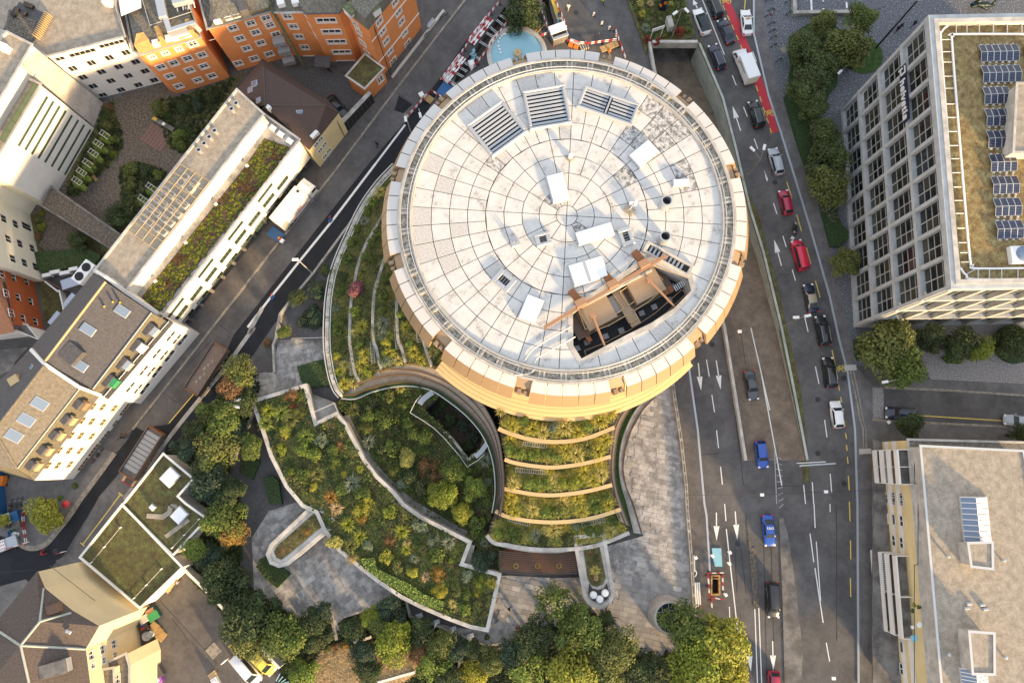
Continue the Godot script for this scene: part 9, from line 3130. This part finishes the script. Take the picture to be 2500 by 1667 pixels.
	bushes("shrub","shrub","in the innermost left terrace","shrub","shrubs on the left terraces",9.0,[["B2",1560,140,55,"leaf_straw",20],["B2",1600,220,60,"leaf_straw",20],["B2",1680,280,55,"leaf_gold",20],["B2",1760,350,60,"leaf_gold",20],["B2",1810,400,45,"leaf_straw",20]])
	bushes("shrub","shrub","on the top lower terrace","shrub","shrubs on the lower terraces",9.0,[["C2",40,870,75,"leaf_gold",20],["C2",140,830,70,"leaf_fresh",4],["C2",220,900,80,"leaf_gold",20],["C2",310,930,75,"leaf_straw",20],["C2",400,880,70,"leaf_grey",5],["C2",500,890,90,"leaf_straw",20],["C2",620,930,75,"leaf_gold",20],["C2",710,880,80,"leaf_fresh",4],["C2",820,830,85,"leaf_gold",20],["C2",900,760,80,"leaf_gold",20],["C2",970,690,70,"leaf_lime",20],["B2",2200,740,60,"leaf_straw",20],["B2",2280,850,70,"leaf_gold",20]])
	bushes("shrub","shrub","on the second lower terrace","shrub","shrubs on the lower terraces",7.6,[["B2",2280,1010,75,"leaf_gold",20],["C2",20,1060,80,"leaf_fresh",4],["C2",110,1130,75,"leaf_fresh",5],["C2",230,1130,80,"leaf_fresh",6],["C2",340,1110,75,"leaf_mid",4],["C2",430,1160,60,"leaf_fresh",5],["C2",520,1090,85,"leaf_gold",20],["C2",610,1130,90,"leaf_straw",20],["C2",710,1060,85,"leaf_olive",20],["C2",800,1100,85,"leaf_gold",20],["C2",870,1000,80,"leaf_gold",20],["B2",2300,1110,60,"leaf_lime",20]])
	bushes("shrub","shrub","on the third lower terrace","shrub","shrubs on the lower terraces",6.2,[["C2",50,1400,62,"leaf_straw",20],["C2",180,1385,80,"leaf_fresh",7],["C2",250,1390,95,"leaf_fresh",7],["C2",330,1390,75,"leaf_fresh",7],["C2",500,1380,75,"leaf_lime",7],["C2",580,1375,85,"leaf_lime",7],["C2",640,1370,60,"leaf_lime",7],["C2",410,1340,60,"leaf_straw",20],["C2",160,1280,65,"leaf_olive",20],["C2",370,1260,60,"leaf_gold",20],["C2",680,1290,80,"leaf_gold",20],["C2",760,1360,80,"leaf_gold",20],["C2",830,1310,75,"leaf_straw",20],["C2",800,1210,60,"leaf_gold",20],["B2",2300,1390,70,"leaf_straw",20]])
	bushes("shrub","shrub","on the fourth lower terrace","shrub","shrubs on the lower terraces",4.8,[["C2",30,1510,70,"leaf_gold",20],["C2",150,1530,75,"leaf_olive",20],["C2",480,1560,75,"leaf_straw",20],["C2",620,1520,75,"leaf_gold",20],["C2",760,1510,80,"leaf_mid",4],["C2",880,1480,70,"leaf_mid",5],["C3",60,70,70,"leaf_gold",20],["C3",220,50,70,"leaf_straw",20],["C3",340,70,80,"leaf_fresh",4],["C3",450,50,80,"leaf_mid",6],["C3",640,70,75,"leaf_gold",20],["C3",780,40,70,"leaf_fresh",5],["C3",880,10,70,"leaf_gold",20],["B3",2230,20,70,"leaf_gold",20]])
	bushes("shrub","shrub","on the lowest terrace","shrub","shrubs on the lower terraces",3.4,[["B3",2140,250,75,"leaf_fresh",4],["B3",2250,250,85,"leaf_mid",5],["C3",60,290,85,"leaf_mid",6],["C3",170,220,70,"leaf_olive",20],["C3",250,280,70,"leaf_grey",20],["C3",310,320,70,"leaf_dark",7],["C3",400,230,90,"leaf_straw",20],["C3",530,310,85,"leaf_dark",7],["C3",590,190,60,"leaf_grey",4],["C3",700,220,70,"leaf_mid",5],["C3",800,240,65,"leaf_mid",4],["C3",830,120,30,"leaf_lime",4],["C3",900,250,75,"leaf_straw",20],["C3",1000,215,50,"leaf_gold",20],["C3",930,130,70,"leaf_mid",6]])
	bushes("shrub","shrub","in the planted bed by the sunken court","shrub","shrubs in the planted bed",1.2,[["B2",1010,790,90,"leaf_mid",4],["B2",890,730,75,"leaf_olive",20],["B2",920,705,25,"leaf_purple",4],["B2",1050,680,90,"leaf_dark",5],["B2",1200,620,85,"leaf_olive",6],["B2",1370,860,90,"leaf_mid",7],["B2",1330,690,70,"leaf_mid",8],["B2",1260,900,75,"leaf_dark",7],["B2",1430,950,100,"leaf_mid",7],["B2",1530,980,110,"leaf_mid",7],["B2",1230,1060,110,"leaf_mid",6],["B2",1140,1080,70,"leaf_dark",5],["B2",1000,900,80,"leaf_olive",8],["B2",1020,1020,80,"leaf_grey",20],["B2",1400,1330,110,"leaf_dark",7],["B2",1250,1290,80,"leaf_olive",8],["B2",1620,1330,80,"leaf_rust",8],["B2",1480,1430,100,"leaf_dark",5],["B2",1320,1400,75,"leaf_grey",4],["B2",1730,1360,90,"leaf_dark",6],["B2",1850,1160,70,"leaf_grey",8],["B2",2060,1180,75,"leaf_grey",20],["B2",2080,1380,60,"leaf_grey",4],["B2",1300,540,55,"leaf_straw",20],["B2",1470,560,60,"leaf_olive",8],["B3",1950,170,110,"leaf_mid",6],["B3",1920,280,80,"leaf_olive",5],["B3",2020,350,50,"leaf_grey",20],["B3",2080,420,55,"leaf_rust",8]])
	bushes("shrub","shrub","on the bottom of the sunken court","shrub","shrubs in the sunken court",-3.0,[["B2",1680,660,90,"leaf_dark",4],["B2",1740,830,100,"leaf_dark",5],["B2",1860,880,90,"leaf_deep",6],["B2",1900,1060,90,"leaf_dark",4],["B2",1620,740,80,"leaf_deep",5],["B2",1960,980,80,"leaf_deep",6]])
	bushes("shrub","shrub","on the curved roof garden","shrub","shrubs on the roof garden",3.3,[["B2",130,740,85,"leaf_lime",20],["B2",100,850,85,"leaf_fresh",20],["B2",240,760,90,"leaf_fresh",20],["B2",320,820,85,"leaf_olive",20],["B2",280,930,85,"leaf_gold",4],["B2",350,700,40,"leaf_red",8],["B2",330,600,80,"leaf_rust",8],["B2",400,760,70,"leaf_olive",8],["B2",460,970,90,"leaf_fresh",20],["B2",240,1080,70,"leaf_lime",5],["B2",430,1080,95,"leaf_fresh",7],["B2",530,1130,95,"leaf_fresh",7],["B2",600,1010,90,"leaf_grey",6],["B2",700,1100,80,"leaf_mid",4],["B2",760,1040,50,"leaf_rust",8],["B2",720,1200,80,"leaf_mid",8],["B2",530,1420,50,"leaf_yellow",5],["B2",340,1280,45,"leaf_lime",6],["B2",430,1310,90,"leaf_mid",6],["B2",560,1300,80,"leaf_olive",20],["B2",800,1310,45,"leaf_yellow",4],["B2",870,1390,95,"leaf_grey",20],["B2",940,1255,45,"leaf_lime",20],["B2",780,1430,90,"leaf_mid",4],["B2",960,1460,100,"leaf_mid",5],["B2",680,1510,75,"leaf_orange",20],["B2",1000,1540,75,"leaf_gold",8],
		["B3",720,40,70,"leaf_tan",20],["B3",700,340,90,"leaf_straw",5],["B3",930,70,95,"leaf_gold",8],["B3",950,130,60,"leaf_orange",8],["B3",820,180,80,"leaf_lime",20],["B3",1180,70,85,"leaf_lime",6],["B3",920,290,80,"leaf_lime",20],["B3",840,370,80,"leaf_olive",20],["B3",1000,370,70,"leaf_grey",4],["B3",1290,240,80,"leaf_lime",20],["B3",1180,330,60,"leaf_rust",8],["B3",1160,470,90,"leaf_gold",6],["B3",1250,550,80,"leaf_olive",5],["B3",1380,600,75,"leaf_gold",4],["B3",1330,400,60,"leaf_lime",20],["B3",1400,480,45,"leaf_grey",20],["B3",1330,350,50,"leaf_tan",8],["B3",1450,200,90,"leaf_grey",5],["B3",1600,450,100,"leaf_mid",6],["B3",1730,500,40,"leaf_lime",4],["B3",1570,330,80,"leaf_grey",8],["B3",1700,340,70,"leaf_grey",20],["B3",1610,610,90,"leaf_orange",8],["B3",1500,640,50,"leaf_tan",20],["B3",1630,770,85,"leaf_yellow",8],["B3",1780,750,75,"leaf_olive",5],["B3",1860,640,80,"leaf_grey",4],["B3",1980,700,70,"leaf_lime",8],["B3",2080,700,60,"leaf_gold",20],["B3",1960,790,45,"leaf_yellow",8],["B3",1740,870,50,"leaf_straw",20],["B3",1870,800,70,"leaf_mid",7],["B3",1850,930,75,"leaf_fresh",6],["B3",1950,900,75,"leaf_olive",5],["B3",1535,905,30,"leaf_yellow",20],["B3",860,480,60,"leaf_tan",8]])
	bushes("shrub","shrub","in the bed over the tunnel mouth","shrub","shrubs over the tunnel mouth",0.3,[["C0",1180,30,50,"leaf_straw",20],["C0",1270,30,45,"leaf_tan",20],["C0",1200,120,50,"leaf_gold",20],["C0",1450,30,45,"leaf_straw",4],["C0",1230,250,60,"leaf_grey",20],["C0",1240,350,55,"leaf_red",8],["C0",1330,370,50,"leaf_red",5],["C0",1530,280,75,"leaf_red",8],["C0",1610,260,55,"leaf_mid",4],["C0",1400,320,30,"leaf_orange",8]])
	bushes("shrub","shrub","in the beds of the garden court","shrub","shrubs in the garden court",0.1,[["A0",1620,970,90,"leaf_dark",4],["A0",1750,930,90,"leaf_deep",5],["A0",1880,850,90,"leaf_dark",6],["A0",1600,1200,110,"leaf_mid",4],["A0",1640,1130,90,"leaf_dark",5],["A0",1720,1170,80,"leaf_dark",6],["A0",1590,1290,80,"leaf_mid",5],["A0",1480,1000,70,"leaf_dark",4],["A0",960,1120,70,"leaf_olive",5],["A0",1020,1240,60,"leaf_mid",6],["A0",960,1330,70,"leaf_olive",4],["A0",1010,1370,50,"leaf_lime",8],["A0",1190,1500,90,"leaf_olive",5],["A1",1150,60,90,"leaf_mid",6],["A1",1290,60,100,"leaf_dark",4],["A1",1170,170,80,"leaf_olive",5],["A1",1400,90,80,"leaf_mid",4],["A1",370,440,40,"leaf_lime",5],["A1",335,500,45,"leaf_olive",4],["A1",360,560,55,"leaf_lime",6],["A1",340,650,50,"leaf_rust",5],["A0",970,950,55,"leaf_rust",8]])
	bushes("shrub","shrub","among the trees at the bottom","shrub","shrubs among the lower trees",0.1,[["B3",700,1260,60,"leaf_rust",8],["B3",790,1240,55,"leaf_orange",8],["B3",1430,1340,55,"leaf_red",8],["B3",1660,1220,50,"leaf_orange",8],["B3",1900,1320,40,"leaf_red",5],["B3",920,1130,50,"leaf_rust",5],["B3",640,1270,60,"leaf_olive",4],["B3",1820,1480,60,"leaf_olive",5],["B3",1945,1390,40,"leaf_grey",8],["A2",650+1000,1390,30,"leaf_olive",4],["A2",655,1405,40,"leaf_mid",4],["A2",530,1515,32,"leaf_fresh",4],["B2",120,130,60,"leaf_rust",8]])
	for q in [["large tan mass of dry ornamental grass left of the lower trees",[570,1380,640,1290,760,1280,830,1340,880,1480,890,1640,690,1640,640,1480],41],["tan mass of dry ornamental grass under the bright round tree",[1080,1340,1200,1300,1380,1340,1390,1420,1290,1530,1130,1530,1080,1490],43],["small tan patch of dry grass at the bottom edge",[545,1500,600,1460,610,1540,560,1550],47]]:
		var p:=PL("B3",q[1],0.6)
		scatter("dry_grass",q[0],[[p,0.05]],900 if q[2]!=47 else 120,tuft_mesh("tuft_dry",77,60,0.035,1.5),[[.62,.47,.25],[.7,.55,.3],[.55,.4,.2]],0.6,1.1,q[2])
	var court:Array=[TER["court"]]
	var t1:=tuft_mesh("tuft_cover",71,34,0.06,1.3)
	var c1:=crown_mesh("cover",73,160,0.16,4,0.5)
	var warm:=[[.13,.17,.03],[.25,.28,.05],[.42,.4,.06],[.5,.45,.1],[.17,.22,.04],[.48,.46,.14]]
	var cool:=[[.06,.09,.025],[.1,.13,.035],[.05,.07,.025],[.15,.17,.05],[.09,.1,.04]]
	var mixd:=[[.09,.13,.035],[.15,.2,.04],[.24,.27,.055],[.12,.12,.04],[.19,.16,.06],[.1,.16,.05]]
	scatter("ground_cover","grassy ground cover between the shrubs of the left terraces",TER["left"],3600,t1,[[.09,.12,.03],[.13,.16,.04],[.24,.24,.06],[.17,.19,.06],[.3,.27,.08]],0.45,0.9,21)
	scatter("ground_cover","golden grassy ground cover of the lower terraces",TER["low"],3400,t1,warm,0.5,0.95,22)
	scatter("ground_cover","low mixed ground cover of the planted bed by the sunken court",TER["mid"],3600,c1,mixd,0.3,0.7,23,"leaf_any",court)
	scatter("ground_cover","low mixed ground cover of the curved roof garden",TER["roof"],4200,c1,mixd,0.3,0.75,24,"leaf_any",[PL("B2",[475,575,700,660,750,770,530,850],3.0)])
	scatter("ground_cover","grass tufts between the shrubs of the curved roof garden",TER["roof"],1500,t1,[[.15,.18,.05],[.3,.27,.09],[.2,.24,.07]],0.35,0.7,25,"leaf_any",[PL("B2",[475,575,700,660,750,770,530,850],3.0)])
	scatter("ground_cover","yellow-green succulents on the planted roof strip",TER["strip"],1100,crown_mesh("succ",75,120,0.2,3,0.5),[[.26,.3,.03],[.42,.4,.04],[.2,.26,.04],[.24,.12,.05]],0.2,0.5,26)
	scatter("ground_cover","mixed ground cover of the bed over the tunnel mouth",TER["bed"],700,c1,mixd,0.25,0.5,27)
	scatter("ground_cover","ground cover of the garden court beds",TER["courtbeds"],1500,c1,cool,0.3,0.6,28)
	scatter("ground_cover","sparse grass on the planter soil",TER["planterB3"]+TER["planterC3"],260,t1,[[.3,.26,.12],[.16,.17,.06],[.35,.2,.1]],0.2,0.4,29)
	bush("ornamental_grass","tall straw grass fountain in the planter with white drums","grass","C3",765,585,0.95,"leaf_straw",20,"",3.7,0.9)
	bush("ornamental_grass","smaller straw grass below the grass fountain in the planter","grass","C3",775,650,0.5,"leaf_tan",20,"",3.7,0.9)
	bush("shrub","dark shrub behind the grass fountain in the planter","shrub","C3",770,470,0.55,"leaf_dark",4,"",3.7,0.7)
	bush("shrub","rust-coloured shrub in the planter pointing down-left","shrub","B3",460,240,0.7,"leaf_orange",8,"",3.3,0.6)
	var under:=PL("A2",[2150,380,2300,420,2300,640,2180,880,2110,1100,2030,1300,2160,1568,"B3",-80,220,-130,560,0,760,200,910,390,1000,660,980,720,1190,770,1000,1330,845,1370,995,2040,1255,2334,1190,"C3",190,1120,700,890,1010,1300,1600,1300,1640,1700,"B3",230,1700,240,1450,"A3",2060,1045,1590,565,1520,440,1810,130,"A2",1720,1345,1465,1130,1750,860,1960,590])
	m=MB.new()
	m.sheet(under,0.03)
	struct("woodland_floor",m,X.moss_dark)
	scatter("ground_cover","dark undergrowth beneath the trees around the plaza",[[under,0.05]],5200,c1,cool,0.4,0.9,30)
	var k2:=0
	for q in [["B2",870,260,4.6,870,420],["B2",1050,130,6.2,1060,310],["B2",1262,-20,7.7,1280,185],["B2",1450,-40,9.2,1470,125],["C2",135,1030,8.4,345,1055],["C2",70,1265,7.0,330,1290],["C3",650,185,4.2,850,140],["C3",0,130,4.2,190,180],["B2",920,1050,1.7,1040,1210],["B3",1640,190,1.7,1780,260]]:
		k2+=1
		o=thing("ladder_rack","%s metal ladder rack %s" % [["lowest","second","third","innermost","long","half-hidden","broken","leaning","upper","lower"][k2-1],["in the outermost left terrace","in the second left terrace","in the third left terrace","in the fourth left terrace","on the second lower terrace","on the third lower terrace","on the right of the lowest terrace","on the left of the lowest terrace","on the garden path","on the garden path"][k2-1]],"rack",W(q[0],q[1],q[2],q[3]-0.6),"ladder racks among the plants")
		var a:=W(q[0],q[1],q[2],q[3])
		var e:=W(q[0],q[4],q[5],q[3])
		var s:=(e-a).normalized().cross(UP)*0.28
		m=MB.new()
		m.tube(a-s,e-s,0.035,4)
		m.tube(a+s,e+s,0.035,4)
		part("rail",m,X.zinc,o)
		m=MB.new()
		var n:=int(a.distance_to(e)/0.32)
		for i in n+1:
			var c:=a.lerp(e,float(i)/n)
			m.tube(c-s,c+s,0.025,4)
		part("rung",m,X.rail,o)
func circle(c:Vector2,rad: float) -> PackedVector2Array:
	var p:=PackedVector2Array()
	for i in 40:
		p.append(c+Vector2.from_angle(-TAU*i/40)*rad)
	return p

func V(x:float,y:float,z:float)->Vector3:
	return Vector3(x,y,z)
func V2(x:float,y:float)->Vector2:
	return Vector2(x,y)
